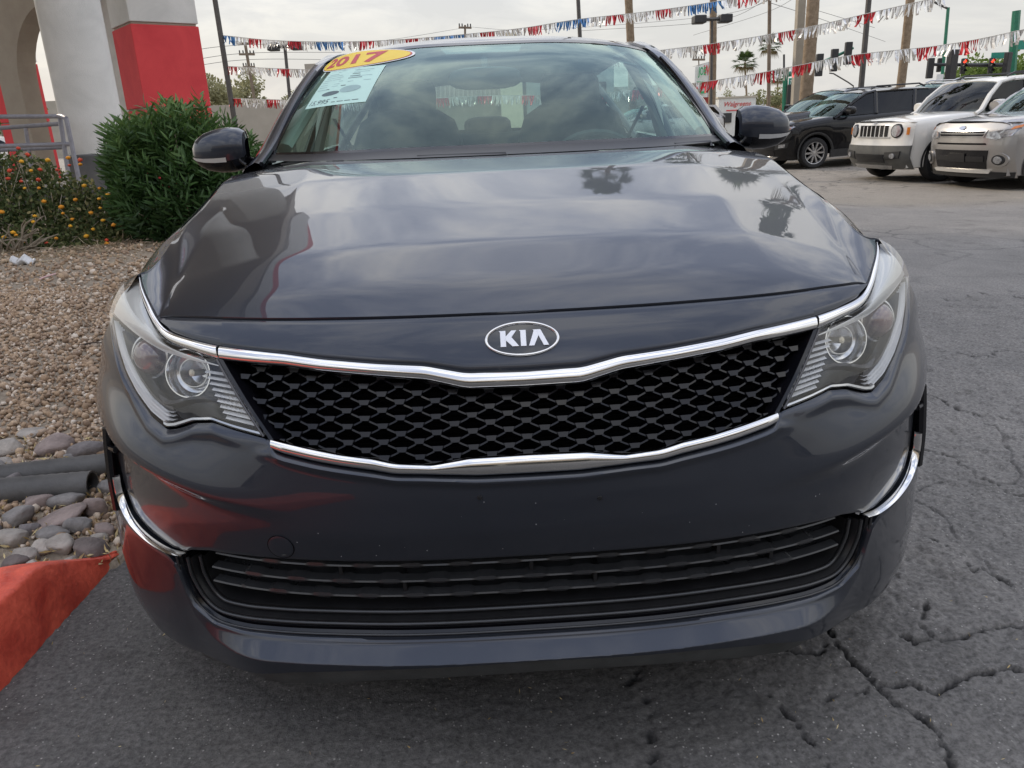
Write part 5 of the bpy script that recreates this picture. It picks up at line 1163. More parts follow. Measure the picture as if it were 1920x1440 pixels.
# arched wall between the column line and the far pier
a0 = at(47, 200, 17.5); AR = empty('arch_wall', (a0[0], a0[1], 0), R(-18), 'taupe stucco wall with a tall arched opening behind the round column', 'wall')
prof = [(0, -.1), (0, 2.4)]+[(1.25-1.25*math.cos(q), 2.4+1.55*math.sin(q)) for q in np.linspace(0, math.pi/2, 12)]+[(2.0, 3.95), (2.0, 6.5), (-1.6, 6.5), (-1.6, 3.4), (-.55, 3.4), (-.55, -.1)]
MB().prism(prof, 0, .5).obj('arch', M_TAUPE, AR, False)
MB().box((2.1, 1.0, 2.5), (3.2, .3, 5.2)).obj('infill', M_CREAM, AR, False)
# canopy overhead: shades the forecourt, mirrored in the hood
CP = empty('canopy', (0, 0, 0), 0, 'flat portico canopy with a red band above the columns', 'canopy')
cx0, cx1, cy0, cy1 = -15, -4.6, 3.2, 15.2
MB().box(((cx0+cx1)/2, (cy0+cy1)/2, 7.05), (cx1-cx0, cy1-cy0, 1.1)).obj('roof_slab', M_TAUPE, CP, False)
MB().box(((cx0+cx1)/2, (cy0+cy1)/2, 8.05), (cx1-cx0+.3, cy1-cy0+.3, .9)).obj('fascia', M_CREAM, CP, False)
MB().box(((cx0+cx1)/2, (cy0+cy1)/2, 8.75), (cx1-cx0+.1, cy1-cy0+.1, .5)).obj('red_band', M_REDST, CP, False)
# unseen dark building added behind the camera, darkens the bumper and chrome reflections
SH = empty('unseen_facade', (0, -15, 0), 0, 'unseen dark facade added behind the camera to darken the bumper reflections', 'building')
MB().box((2, -.5, 4.9), (34, 1.0, 2.4)).obj('parapet', M_TAUPE, SH, False); MB().box((2, -.6, .2), (34, .9, .5)).obj('plinth', M_GREYB, SH, False)
for k in range(11):
    MB().box((-14+k*3.1, -.35, 2.05), (2.9, .06, 3.3)).obj('window', mat('unseen_facade_glass', (.02, .022, .024), rough=.08, spec=.6, var=.2), SH, False); MB().box((-15.5+k*3.1, -.3, 2.05), (.2, .25, 3.3)).obj('mullion', M_GREYB, SH, False)
# pipe railing
rp = at(122, 222, 11.2); M_RAIL = mat('grey_rail_paint', (.30, .30, .34), rough=.45, metal=.2, var=.12, vscale=20)
RL = empty('pipe_railing', (0, 0, 0), 0, 'grey metal pipe railing in front of the column', 'railing')
def rail(nm, pts, rad=.03): MB().tube(pts, rad, 10).obj(nm, M_RAIL, RL)
y0 = 10.3
A, Bq, C_ = at(-40, 219, y0), at(108, 218, y0), at(124, 222, y0-.15)
rail('top_rail', [A, Bq, (C_+Bq)/2+np.array([.0, 0, .012]), C_]); A2, B2 = at(-40, 275, y0), at(134, 270, y0); rail('middle_rail', [A2, B2])
rail('post', [at(112, 219, y0), at(128, 325, y0)]); rail('post', [C_, at(150, 345, y0-.15)])
y1 = 12.2; rail('top_rail', [at(-40, 243, y1), at(112, 232, y1)], .034); rail('middle_rail', [at(-40, 283, y1), at(118, 276, y1)], .034); rail('post', [at(48, 240, y1), at(60, 320, y1)])
# ramp slab behind the railing
c = at(70, 330, 11.4); tag(MB().box((c[0]-2.2, c[1]+1.2, .25), (6.0, 3.2, .5)).obj('entrance_ramp', M_GREYB, None, False), 'low grey concrete ramp behind the pipe railing', 'ramp')
# ================================================================== poles, palms
M_STEEL = mat('grey_steel_pole', (.10, .095, .09), rough=.55, metal=.4, var=.15, vscale=6)
M_WOOD = mat('pole_wood', (.16, .12, .09), rough=.9, col2=(.23, .18, .13), vscale=5, bump=.4, bscale=20)
M_CONC = mat('pole_concrete', (.33, .29, .23), rough=.9, col2=(.40, .36, .29), vscale=4, bump=.2)
M_GREEN = mat('green_pole_paint', (.015, .16, .09), rough=.4, coat=.3, var=.12, vscale=8)
M_DARKM = mat('dark_metal', (.035, .035, .037), rough=.5, var=.2, vscale=12)
def vpole(name, px0, py0, px1, py1, depth, wpx, m, label, cat, extra=0.0, n=8, square=False):
    """an upright seen from (px0, py0) at the top to (px1, py1) below; stands on the ground"""
    a = at(px0, py0, depth); b_ = at(px1, py1, depth); d = (depth-CAM_C[1])*1.0; rad = wpx*d/FPX/2
    lean = (a-b_)/(a[2]-b_[2]); base = b_-lean*b_[2]; top = a+lean*extra
    T = empty(name, tuple(base), 0, label, cat)
    mb = MB()
    if square:
        R_ = [[np.array([sx*rad, sy*rad, 0])+(lean*z) for sx, sy in ((-1, -1), (1, -1), (1, 1), (-1, 1))] for z in (0, top[2])]; mb.grid(R_, close_v=True); mb.f.append((4, 5, 6, 7)); mb.m.append(0)
        mb.obj('pole', m, T, False)
    else: mb.tube([lean*0, lean*(top[2]*.5), lean*top[2]], [rad*1.08, rad, rad*.9], n).obj('pole', m, T)
    return T, base, lean, top
# left flag pole
T, base, lean, top = vpole('flag_pole', 403, 0, 432, 180, 20, 9, M_STEEL, 'dark steel pole carrying the pennant strings left of the sedan', 'pole', 3.0)
# parking-lot light with two heads
def lot_light(px, py_head, px1, py1, depth, wpx, hw, label, arm=True):
    T, base, lean, top = vpole('lot_light', px, py_head, px1, py1, depth, wpx, M_STEEL, label, 'street light'); s = (depth-CAM_C[1])/FPX; z = top[2]
    MB().tube([lean*z+np.array([-hw*s*.6, 0, 0]), lean*z+np.array([hw*s*.6, 0, 0])], 3.2*s, 6).obj('cross_arm', M_STEEL, T)
    for sg in (-1, 1): bevel(MB().box(lean*z+np.array([sg*hw*s*.75, 0, 0]), (hw*s*.70, hw*s*.8, 13*s)).obj('lamp_head', M_DARKM, T, False), .03)
    return T
lot_light(534, 87, 541, 160, 26, 6, 26, 'two-headed parking lot light left of the windscreen')
lot_light(1335, 36, 1333, 200, 23.5, 5, 30, 'two-headed parking lot light beside the palm trunk on the right')
# utility poles with cross-arms
def util(px0, py0, px1, py1, depth, wpx, label, arms=((6, 22), (22, 18)), m=M_WOOD):
    T, base, lean, top = vpole('utility_pole', px0, py0, px1, py1, depth, wpx, m, label, 'utility pole'); s = (depth-CAM_C[1])/FPX
    for dz, hw in arms:
        p = lean*(top[2]-dz*s); MB().box(p, (hw*s*2, .12, 3.2*s), rot=Euler((0, 0, .5)).to_matrix()).obj('cross_arm', M_WOOD, T, False)
        for q in (-.9, -.45, .45, .9): MB().lathe([(.4*s, 0), (1.2*s, 1*s), (1.0*s, 4.5*s), (.3*s, 5*s)], 8, c=tuple(p+np.array([q*hw*s*.88, q*hw*s*.48, 1.6*s]))).obj('insulator', M_DARKM, T)
    return T, base+lean*top[2]
U1, u1t = util(459, 78, 480, 205, 42, 5.5, 'wooden utility pole with cross-arms beside the hazy trees', arms=((3, 13), (20, 13), (40, 10)))
U2, u2t = util(872, 47, 872, 66, 75, 4, 'distant utility pole tip above the roof of the sedan', arms=((4, 12),))
U3, u3t = util(1310, 106, 1311, 150, 62, 2.2, 'thin distant utility pole top above the pylon sign', arms=((5, 14),))
vpole('light_pole', 1084, 0, 1087, 62, 24, 7, M_STEEL, 'thin dark pole rising behind the roof of the sedan', 'pole', 2.5)
vpole('light_pole', 1443, 0, 1441, 205, 30, 6.5, M_WOOD, 'slim brown pole left of the square tan pole', 'pole', 3)
vpole('light_pole', 1629, 0, 1613, 180, 24, 10, M_STEEL, 'brown steel pole behind the two black vehicles', 'pole', 3)
vpole('light_pole', 1502, -5, 1491, 200, 21.5, 13, M_CONC, 'square tan concrete pole beside the rough palm trunk', 'pole', 3, square=True)
# wires
M_WIRE = mat('wire', (.10, .10, .10), rough=.7, var=.1)
wires = [((330, 100, 42), (459, 84, 42), (700, 78, 60), (872, 52, 75)), ((330, 118, 42), (459, 100, 42), (640, 98, 50)), ((330, 130, 42), (462, 112, 42), (640, 112, 50)), ((872, 50, 75), (1000, 56, 70), (1335, 30, 55), (1500, -25, 40)), ((1086, 58, 60), (1335, 40, 50), (1440, 0, 45)), ((1300, 66, 60), (1440, 22, 50), (1520, -25, 40)), ((1500, 10, 40), (1560, 28, 46), (1640, 52, 55)), ((1440, 4, 34), (1540, 36, 44), (1660, 78, 60))]
for i, wv in enumerate(wires):
    P = spline([at(*p) for p in wv], 24); tag(MB().tube(P, .012, 5).obj('overhead_wire', M_WIRE, None), ['lowest wire left of the utility pole running to the distant pole', 'upper wire crossing the left sky', 'middle wire crossing the left sky', 'wire from the distant pole tip over the roof to the right', 'wire behind the palm at the lot light', 'wire above the pylon sign sky', 'short wire right of the square tan pole', 'long faint wire descending right over the parked cars'][i], 'wire', 'overhead wires')
# palms
M_TRUNK = mat('palm_trunk', (.20, .145, .09), rough=.95, col2=(.33, .25, .17), vscale=9, bump=.8, bscale=30)
M_FROND = tone_mat('palm_frond', [(0, (.20, .15, .07)), (.25, (.10, .10, .035)), (.5, (.05, .085, .025)), (1, (.11, .16, .05))], rough=.6, trans=.2)
def palm_crown(r, R_, nf=30):
    V, F, Tn = [], [], []
    for k in range(nf):
        az = k*2.399+r.uniform(-.2, .2); el = 1.35-1.95*(k/nf)**.9+r.uniform(-.12, .12); dead = k/nf > .88
        d = np.array([math.cos(az)*math.cos(el), math.sin(az)*math.cos(el), math.sin(el)]); sd_ = np.cross(d, [0, 0, 1.0]); sd_ /= np.linalg.norm(sd_)+1e-9; up = np.cross(sd_, d)
        L1 = R_*r.uniform(.42, .52); hub = d*L1-np.array([0, 0, .06*R_]); b0 = len(V); w0 = .012*R_
        V += [-sd_*w0, sd_*w0, hub+sd_*w0, hub-sd_*w0]; F += [(b0, b0+1, b0+2), (b0, b0+2, b0+3)]; Tn += [.2]*4
        nlf = 15; tone = r.uniform(0, .12) if dead else r.uniform(.4, 1)
        for j in range(nlf):
            a = (j/(nlf-1)-.5)*2.5; l = R_*r.uniform(.48, .60)*(1-.18*abs(a)); dir_ = d*math.cos(a)+sd_*math.sin(a); wv = np.cross(dir_, up)*.030*R_; mid = hub+dir_*l*.6+up*.02*R_; tip = hub+dir_*l-np.array([0, 0, (.10 if not dead else .25)*R_*r.uniform(.7, 1.4)])
            b0 = len(V); V += [hub, mid+wv, mid-wv, tip]; F += [(b0, b0+1, b0+2), (b0+1, b0+3, b0+2)]; Tn += [tone, tone, tone, tone*.8]
    return np.array(V), np.array(F), np.array(Tn)
def palm(px0, py0, px1, py1, depth, wpx, height, label, seed, R_=1.9):
    a = at(px0, py0, depth); b_ = at(px1, py1, depth); rad = wpx*(depth+1.07)/FPX/2; lean = (a-b_)/(a[2]-b_[2]); base = b_-lean*b_[2]; r = np.random.default_rng(seed)
    T = empty('palm_tree', tuple(base), 0, label, 'palm tree', 'palm trees'); hs = np.linspace(0, height, 60)
    MB().tube([lean*h+np.array([.03*math.sin(h*.7), 0, 0]) for h in hs], [rad*(1.1-.22*h/height)*(1+.035*(i % 2)) for i, h in enumerate(hs)], 14).obj('trunk', M_TRUNK, T)
    V, F, Tn = palm_crown(r, R_); o = new_obj('crown', big_mesh('crown', V, F, M_FROND, attr=Tn), T); o.location = lean*height
    return T
palm(1179, 0, 1181, 65, 27, 13, 11.4, 'palm trunk rising just right of the roof centre', 1, 1.25)
palm(1337, 20, 1333, 205, 25.5, 12, 8.0, 'palm trunk behind the two-headed lot light', 2, 1.25)
palm(1524, 0, 1508, 195, 20.5, 21, 7.4, 'thick rough palm trunk right of the square tan pole', 3, 1.25)
palm(1706, 0, 1686, 172, 23, 14, 10.4, 'palm trunk rising behind the white boxy car', 4, 1.25)
palm(1397, 115, 1400, 190, 95, 3.4, float(at(1397, 117, 95)[2]), 'whole small palm tree far beyond the signs', 5, 1.75)
palm(1444, 85, 1442, 200, 95, 3.0, float(at(1444, 85, 95)[2]), 'small far palm crown showing behind the slim brown pole', 6, 1.6)
palm(1016, 172, 1018, 212, 60, 3, float(at(1018, 172, 60)[2]), 'palm seen through the rear window of the sedan', 7, 1.5)
palm(1458, 145, 1458, 200, 120, 2.6, float(at(1458, 145, 120)[2]), 'hazy palm crown beside the green signal pole', 8, 1.6)
# ================================================================== pennant strings
FCOL = {'r': mat('foil_red', (.50, .02, .03), rough=.30, metal=.35, var=.25, vscale=14), 's': mat('foil_silver', (.70, .69, .66), rough=.28, metal=.6, var=.25, vscale=14), 'w': mat('foil_white', (.80, .79, .75), rough=.4, metal=.15, var=.12, vscale=14), 'b': mat('foil_blue', (.07, .21, .45), rough=.30, metal=.35, var=.25, vscale=14)}
M_CORD = mat('string_cord', (.55, .54, .50), rough=.8, var=.1)
def pennants(pts, label, pattern, hgt=.27, seg=.42, seed=0):
    r = np.random.default_rng(seed); P3 = spline([at(*p) for p in pts], 400); T = empty('pennant_string', tuple(P3[0]), 0, label, 'pennant string', 'pennant strings over the lot'); P = P3-P3[0]
    MB().tube(P[::4], .006, 5).obj('cord', M_CORD, T); s = np.concatenate([[0], np.cumsum(np.linalg.norm(np.diff(P, axis=0), axis=1))]); k = 0; q = 0.0
    wind = np.array([.30, .1, 0])
    while q < s[-1]-.1:
        L_ = seg*r.uniform(.9, 1.1); col = pattern[k % len(pattern)]; V, F = [], []
        nst = 9; lift_ = r.uniform(-.25, .25)
        for j in range(nst):
            a = q+L_*j/nst; b_ = q+L_*(j+.86)/nst; pa = np.array([np.interp(a, s, P[:, i]) for i in range(3)]); pb = np.array([np.interp(b_, s, P[:, i]) for i in range(3)])
            h = hgt*r.uniform(.75, 1.08); sw = np.array([r.normal(0, .035)+lift_*.12, r.normal(0, .06), 0]); m1 = sw*.35+np.array([0, r.normal(0, .02), -h*.5]); m2 = sw+np.array([0, r.normal(0, .02), -h]); tw = r.uniform(-.02, .02)
            b0 = len(V); V += [pa, pb, pb+m1+np.array([0, tw, 0]), pa+m1-np.array([0, tw, 0]), pb+m2*1.0-np.array([.006, -tw*2, 0]), pa+m2*r.uniform(.92, 1)+np.array([.006, -tw*2, 0])]; F += [(b0, b0+1, b0+2, b0+3), (b0+3, b0+2, b0+4, b0+5)]
        mesh('fringe', V, F, FCOL[col], T, False); q += L_*1.02; k += 1
    return T
pennants([(415, 66, 20), (520, 76, 19.7), (650, 78, 19.4), (780, 72, 19), (960, 55, 18.6), (1085, 36, 18.2), (1210, 22, 17.8), (1335, 4, 17.4), (1500, -26, 16.6)], 'topmost pennant string of red, silver and blue foil fringe', 'bsrwsrsb', .21, .36, 1)
pennants([(421, 124, 20), (560, 130, 19.6), (760, 136, 19), (1000, 128, 18), (1225, 96, 16.6), (1335, 82, 16), (1500, 54, 15.2), (1640, 22, 14.4), (1780, -10, 13.6)], 'middle pennant string of red and silver foil fringe above the parked cars', 'rswsrsws', .21, .36, 2)
pennants([(430, 184, 20), (560, 188, 19.6), (700, 190, 19), (900, 180, 18.4), (1100, 176, 17.4), (1290, 157, 15.6), (1400, 141, 15), (1490, 124, 14.5), (1600, 103, 14), (1740, 88, 13.4), (1830, 74, 12.8), (1925, 54, 12.2), (2010, 36, 11.8)], 'lowest pennant string of red and white foil fringe passing behind the sedan', 'rwsrwsrs', .22, .34, 3)
# ================================================================== street beyond
M_WALLB = mat('beige_block_wall', (.36, .33, .27), rough=.9, col2=(.42, .38, .32), vscale=1.5, bump=.3, bscale=30)
def slab(name, p0, p1, depth, zt, thick, m, label, cat):
    a, b_ = at(p0, 200, depth), at(p1, 200, depth); return tag(MB().box(((a[0]+b_[0])/2, depth+thick/2, zt/2-.05), (b_[0]-a[0], thick, zt+.1)).obj(name, m, None, False), label, cat)
slab('block_wall', 300, 640, 33, 2.35, .25, M_WALLB, 'long beige block wall behind the pennants on the left', 'wall')
# building seen through the rear window
SB = empty('stucco_building', tuple(gnd(860, 238)*0+np.array([at(860, 200, 46)[0], 46, 0])), 0, 'pale stucco building with tiled roof seen through the rear window', 'building')
MB().box((-3, 3, 2.4), (11, 6, 4.8)).obj('main_wall', M_WALLB, SB, False); MB().box((3.0, 1.0, 2.9), (1.2, 6, 5.8)).obj('pilaster', mat('pale_yellow_stucco', (.62, .56, .40), rough=.9, var=.06), SB, False); MB().box((6.4, 2.6, 2.6), (5.0, 6, 5.2)).obj('wing_wall', mat('blue_grey_panel', (.33, .37, .37), rough=.8, var=.08, vscale=3), SB, False)
M_TILE = mat('roof_tile', (.30, .24, .20), rough=.9, var=.25, vscale=12)
MB().add([(-8.6, -1.2, 2.6), (2.6, -1.2, 2.6), (2.6, .4, 3.6), (-8.6, .4, 3.6)], [(0, 1, 2, 3)]).obj('tile_roof', M_TILE, SB, False)
mb = MB()
for i in range(44): MB().tube([(-8.5+i*.252, -1.22, 2.62), (-8.5+i*.252, .4, 3.62)], .085, 6).obj('roof_tile', M_TILE, SB)
for x, z in ((5.2, 2.4), (6.6, 2.4), (8.0, 2.4), (2.9, 3.9)): MB().box((x, -.45 if x > 4 else -2.02, z), (.9, .08, 1.6 if x > 4 else .7)).obj('window', M_GLASS_D, SB, False)
# pylon sign
PY_ = empty('pylon_sign', (at(1320, 200, 44)[0], 44, 0), 0, 'tall white pylon sign with green and red lettering', 'sign'); s = 45.1/FPX
z1, z0 = at(1330, 116, 44)[2], at(1330, 182, 44)[2]; xa, xb = at(1300, 150, 44)[0]-at(1320, 200, 44)[0], at(1327, 150, 44)[0]-at(1320, 200, 44)[0]; xc = at(1345, 150, 44)[0]-at(1320, 200, 44)[0]
MB().add([(xa, -.3, z0), (xb, 0, z0), (xb, 0, z1), (xa, -.3, z1-.25)], [(0, 1, 2, 3)]).obj('sign_face', mat('sign_white', (.72, .72, .68), rough=.5, var=.05), PY_, False)
MB().add([(xb, 0, z0), (xc, .6, z0), (xc, .6, z1), (xb, 0, z1), (xa, .4, z0), (xa, .4, z1-.2)], [(0, 1, 2, 3), (0, 4, 1), (3, 2, 5)]).obj('sign_side', mat('sign_grey', (.42, .42, .46), rough=.5, var=.05), PY_, False)
MB().box(((xa+xc)/2, .3, z0/2), ((xc-xa)*.9, .5, z0)).obj('plinth', mat('brick_red', (.30, .05, .04), rough=.85, var=.2), PY_, False)
def sign_text(txt, parent, m, x, y, z, wd, ht, shear=0.0, bold=.0):
    v, f = text_mesh(txt, 1.0, font_shear=shear, bold=bold); MB().add([(x+(p[0]-v[:, 0].mean())/np.ptp(v[:, 0])*wd, y, z+p[1]/np.ptp(v[:, 1])*ht) for p in v], f).obj('lettering', m, parent, False)
sign_text('JOE', PY_, mat('sign_green', (.05, .36, .14), rough=.5, var=.1), xa*.55+xb*.45, -.34, z1-.55*(z1-z0)*.5, .42, .55, bold=.03); sign_text('W', PY_, mat('sign_red', (.60, .08, .08), rough=.5, var=.1), xb-.12, -.10, z1-.25*(z1-z0), .34, .55, bold=.03)
for k in range(3): MB().box(((xa+xb)/2, -.25, z0+(z1-z0)*(.42-.14*k)), (.55, .04, .12)).obj('sign_line', MATS['sign_red' if k % 2 else 'sign_green'], PY_, False)
# store sign board
WG = empty('store_sign', (at(1380, 200, 36)[0], 36, 0), 0, 'white monument sign with red script lettering by the door mirror', 'sign'); x0_ = at(1380, 200, 36)[0]; gx = lambda px, py: at(px, py, 36)[0]-x0_; gz = lambda px, py: at(px, py, 36)[2]
MB().box(((gx(1347, 210)+gx(1416, 210))/2, .25, (gz(1380, 183)+.0)/2), (gx(1416, 210)-gx(1347, 210), .5, gz(1380, 183))).obj('board', MATS['sign_white'], WG, False)
MB().box(((gx(1345, 210)+gx(1418, 210))/2, .25, gz(1380, 182)), (gx(1418, 210)-gx(1345, 210), .6, .07)).obj('cap', mat('sign_tan', (.5, .45, .36), rough=.7, var=.05), WG, False)
sign_text('Walgreens', WG, MATS['sign_red'], gx(1382, 195), -.02, gz(1382, 195), gx(1407, 195)-gx(1357, 195), .26, shear=.3, bold=.012); MB().box((gx(1363, 221), -.03, gz(1363, 221)), (gx(1371, 220)-gx(1355, 220), .06, .42)).obj('display', M_DARKM, WG, False)
MB().box((gx(1372, 207), -.01, gz(1372, 207)), (.5, .02, .05)).obj('sign_line', MATS['sign_red'], WG, False)
# traffic signals
M_SIGR = mat('signal_red_lit', (.6, .02, .01), rough=.4, emit=(1.0, .05, .02, 2.6)); M_SIGB = mat('signal_black', (.02, .02, .021), rough=.5, var=.2, vscale=10); M_SIGL = mat('signal_lens_dark', (.03, .035, .03), rough=.3, var=.2)
def signal(parent, c, sc, lit=None, back=False, yaw=0.0):
    S_ = empty('signal_head'); S_.parent = parent; S_.location = c; S_.rotation_euler = (0, 0, yaw); mb = MB(); mb.box((0, 0, 0), (.36*sc, .22*sc, 1.10*sc)); bevel(mb.obj('housing', M_SIGB, S_, False), .03)
    if not back:
        for k, z in enumerate((.34, 0, -.34)):
            MB().lathe([(.0005, 0), (.13*sc, .0)], 14, axis='y', c=(0, -.115*sc, z*sc)).obj('lamp', M_SIGR if lit == k else M_SIGL, S_)
            MB().grid([[(.14*sc*math.cos(q), y, z*sc+.14*sc*math.sin(q)) for q in np.linspace(-.3, math.pi+.3, 10)] for y in (-.11*sc, -.34*sc)]).obj('visor', M_SIGB, S_)
    return S_
d1 = 40; T1, b1, l1, t1 = vpole('signal_mast', 1473, 130, 1471, 215, d1, 10, M_GREEN, 'green traffic signal mast with an arm reaching right past the palm', 'traffic signal')
def rel(px, py, d, b_): return at(px, py, d)-np.array(b_)
MB().tube([rel(1474, 140, d1, b1), rel(1490, 137, d1, b1), rel(1540, 118, d1, b1), rel(1600, 90, d1, b1)], [.13, .12, .09, .06], 8).obj('mast_arm', M_GREEN, T1); MB().tube([rel(1470, 102, d1, b1), rel(1470, 130, d1, b1)], .05, 6).obj('spike', M_DARKM, T1)
for px, py in ((1536, 122), (1564, 113), (1590, 100)): signal(T1, rel(px, py, d1-.25, b1), .95, back=True)
signal(T1, rel(1481, 177, d1-.25, b1), .85, back=True)
xs0, xs1 = rel(1476, 155, d1, b1), rel(1494, 155, d1, b1); MB().box((xs0+xs1)/2+np.array([0, -.2, 0]), (xs1[0]-xs0[0], .05, .42)).obj('street_sign', mat('street_sign_green', (.02, .25, .18), rough=.4, var=.05), T1, False)
v, f = text_mesh('7th St', 1.0, bold=.01); c = (xs0+xs1)/2; MB().add([(c[0]+p[0]/np.ptp(v[:, 0])*.40, c[1]-.24, c[2]+p[1]/np.ptp(v[:, 1])*.2) for p in v], f).obj('lettering', M_WHITE, T1, False)
d2 = 33; T2, b2, l2, t2 = vpole('signal_mast', 1906, 20, 1896, 140, d2, 15, M_GREEN, 'green traffic signal mast at the right edge with red lights lit', 'traffic signal')
MB().tube([rel(1898, 122, d2, b2), rel(1850, 122, d2, b2), rel(1745, 121, d2, b2)], [.09, .08, .06], 8).obj('mast_arm', M_DARKM, T2)
for px, py, lit in ((1806, 124, 0), (1858, 123, 0)): signal(T2, rel(px, py, d2-.2, b2), .55, lit)
signal(T2, rel(1784, 124, d2-.6, b2), 1.15, back=True, yaw=.4); signal(T2, rel(1744, 128, d2-.3, b2), .72, back=True); signal(T2, rel(1888, 122, d2-.6, b2), .9, back=True, yaw=.5); signal(T2, rel(1761, 122, d2+.2, b2), .5, back=True)
a, b_ = rel(1859, 104, d2, b2), rel(1886, 104, d2, b2); MB().box((a+b_)/2, (b_[0]-a[0], .05, .24)).obj('street_sign', MATS['street_sign_green'], T2, False); a, b_ = rel(1902, 84, d2, b2), rel(1940, 84, d2, b2); MB().box((a+b_)/2, (b_[0]-a[0], .05, .36)).obj('street_sign', MATS['street_sign_green'], T2, False)
d3 = 38; T3, b3, l3, t3 = vpole('street_lamp', 1778, 14, 1766, 150, d3, 6, M_GREEN, 'green street lamp pole with an arm reaching left above the flags', 'street light'); MB().tube([rel(1777, 16, d3, b3), rel(1768, 12, d3, b3), rel(1752, 4, d3, b3), rel(1745, -4, d3, b3)], .05, 6).obj('lamp_arm', M_STEEL, T3)
p = rel(1761, 152, d3-.2, b3); MB().box(p, (.34, .04, .62)).obj('notice_plate', M_WHITE, T3, False)
d4 = 80; T4, b4, l4, t4 = vpole('street_lamp', 1600, 160, 1600, 185, d4, 2.2, M_STEEL, 'thin distant street lamp above the black vehicles', 'street light'); MB().tube([rel(1600, 161, d4, b4), rel(1590, 154, d4, b4), rel(1563, 138, d4, b4), rel(1555, 137, d4, b4)], .07, 5).obj('lamp_arm', M_STEEL, T4)
# trees beyond
def tree(px, py_top, py_base, depth, wpx, label, m, seed, dens=2600, leaf=.16, trunk=True, squash=1.0):
    r = np.random.default_rng(seed); c = at(px, py_base, depth); s = (depth+1.07)/FPX; top = at(px, py_top, depth)[2]; hw = wpx*s/2; T = empty('tree', (c[0], depth, 0), 0, label, 'tree', 'trees beyond the lot')
    cz0 = max(.4, top*.25); nc = 26; cl = []
    for k in range(nc): a = r.uniform(0, 2*math.pi); q = r.uniform(.15, 1)**.6; cl.append((q*math.cos(a)*hw*.8, q*math.sin(a)*hw*.8, cz0+(top-cz0)*(.25+.72*r.uniform(0, 1)*(1-.45*q)), r.uniform(.20, .38)*hw))
    cl = np.array(cl); ci = r.integers(0, nc, dens); D = r.normal(size=(dens, 3)); D /= np.linalg.norm(D, axis=1, keepdims=True); P = cl[ci, :3]+D*(cl[ci, 3]*r.uniform(.3, 1.1, dens)**.5)[:, None]*np.array([1, 1, .75]); P[:, 2] = np.clip(P[:, 2], .3, top)
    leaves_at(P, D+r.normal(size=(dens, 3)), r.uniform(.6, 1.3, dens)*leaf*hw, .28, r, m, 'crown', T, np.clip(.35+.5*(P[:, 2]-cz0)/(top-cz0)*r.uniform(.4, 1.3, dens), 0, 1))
    mb = MB(); mb.tube([(0, 0, -.1), (.05*hw, 0, cz0), (.0, .05*hw, top*.55)], [.06*hw, .045*hw, .02*hw], 7)
    for k in range(7): q = cl[k*3]; mb.tube([(0, 0, cz0*.8), (q[0]*.5, q[1]*.5, (cz0+q[2])/2), tuple(q[:3])], [.03*hw, .02*hw, .008*hw], 5)
    mb.obj('trunk', M_TWIG, T); return T
M_MESQ = tone_mat('mesquite_leaf', [(0, (.16, .15, .08)), (.5, (.27, .26, .14)), (1, (.38, .37, .22))], rough=.8, trans=.35)
M_TREEG = tone_mat('street_tree_leaf', [(0, (.05, .08, .02)), (.5, (.12, .18, .04)), (1, (.22, .30, .07))], rough=.7, trans=.35)
M_TREEP = tone_mat('pale_tree_leaf', [(0, (.16, .16, .08)), (.5, (.26, .26, .13)), (1, (.36, .36, .2))], rough=.8, trans=.35)
tree(392, 118, 215, 48, 130, 'pale olive tree right of the red pier', M_MESQ, 1, 3000, .10); tree(455, 122, 215, 52, 110, 'feathery olive tree behind the utility pole', M_MESQ, 2, 3000, .10); tree(560, 145, 215, 50, 60, 'small olive tree behind the windscreen pillar', M_MESQ, 3, 1500, .12)
tree(12, 120, 290, 34, 150, 'sunlit green tree at the left edge beyond the railing', M_TREEG, 4, 3000, .09)
tree(1440, 158, 205, 70, 70, 'yellow-green bush tree behind the slim brown pole', M_TREEP, 5, 2000, .11); tree(1352, 160, 200, 90, 50, 'faint pale tree behind the store sign', M_TREEP, 6, 900, .10)
tree(1840, 95, 190, 55, 170, 'broad bright green tree behind the red traffic lights', M_TREEG, 7, 3600, .085); tree(1900, 105, 190, 60, 150, 'green tree at the right edge behind the signal mast', M_TREEG, 8, 3000, .085); tree(1500, 178, 205, 75, 50, 'low hazy tree between the green mast and the palm', M_TREEP, 9, 1000, .12)
for i, (px, d, w_, h_) in enumerate(((700, 60, 120, 3.6), (1250, 70, 120, 3.8), (1120, 66, 90, 3.2))): tree(px, float(235-(h_-1.1)*FPX/(d+1)), 236, d, w_, ['low tree line left behind the sedan cabin', 'low tree right behind the sedan cabin', 'small tree behind the right rear window'][i], M_TREEP, 40+i, 1500, .10)
# low buildings across the street
for i, (a, b_, d, zt, lab) in enumerate(((-200, 330, 70, 4.6, 'long low building far left behind the portico'), (1050, 1330, 64, 3.6, 'low beige shop building behind the right windows of the sedan'), (1480, 1700, 95, 3.2, 'low dark red shop roof far behind the black vehicles'))):
    B0 = slab('far_building', a, b_, d, zt, 8, M_WALLB if i < 2 else mat('brick_far', (.20, .09, .07), rough=.9, var=.2), lab, 'building')
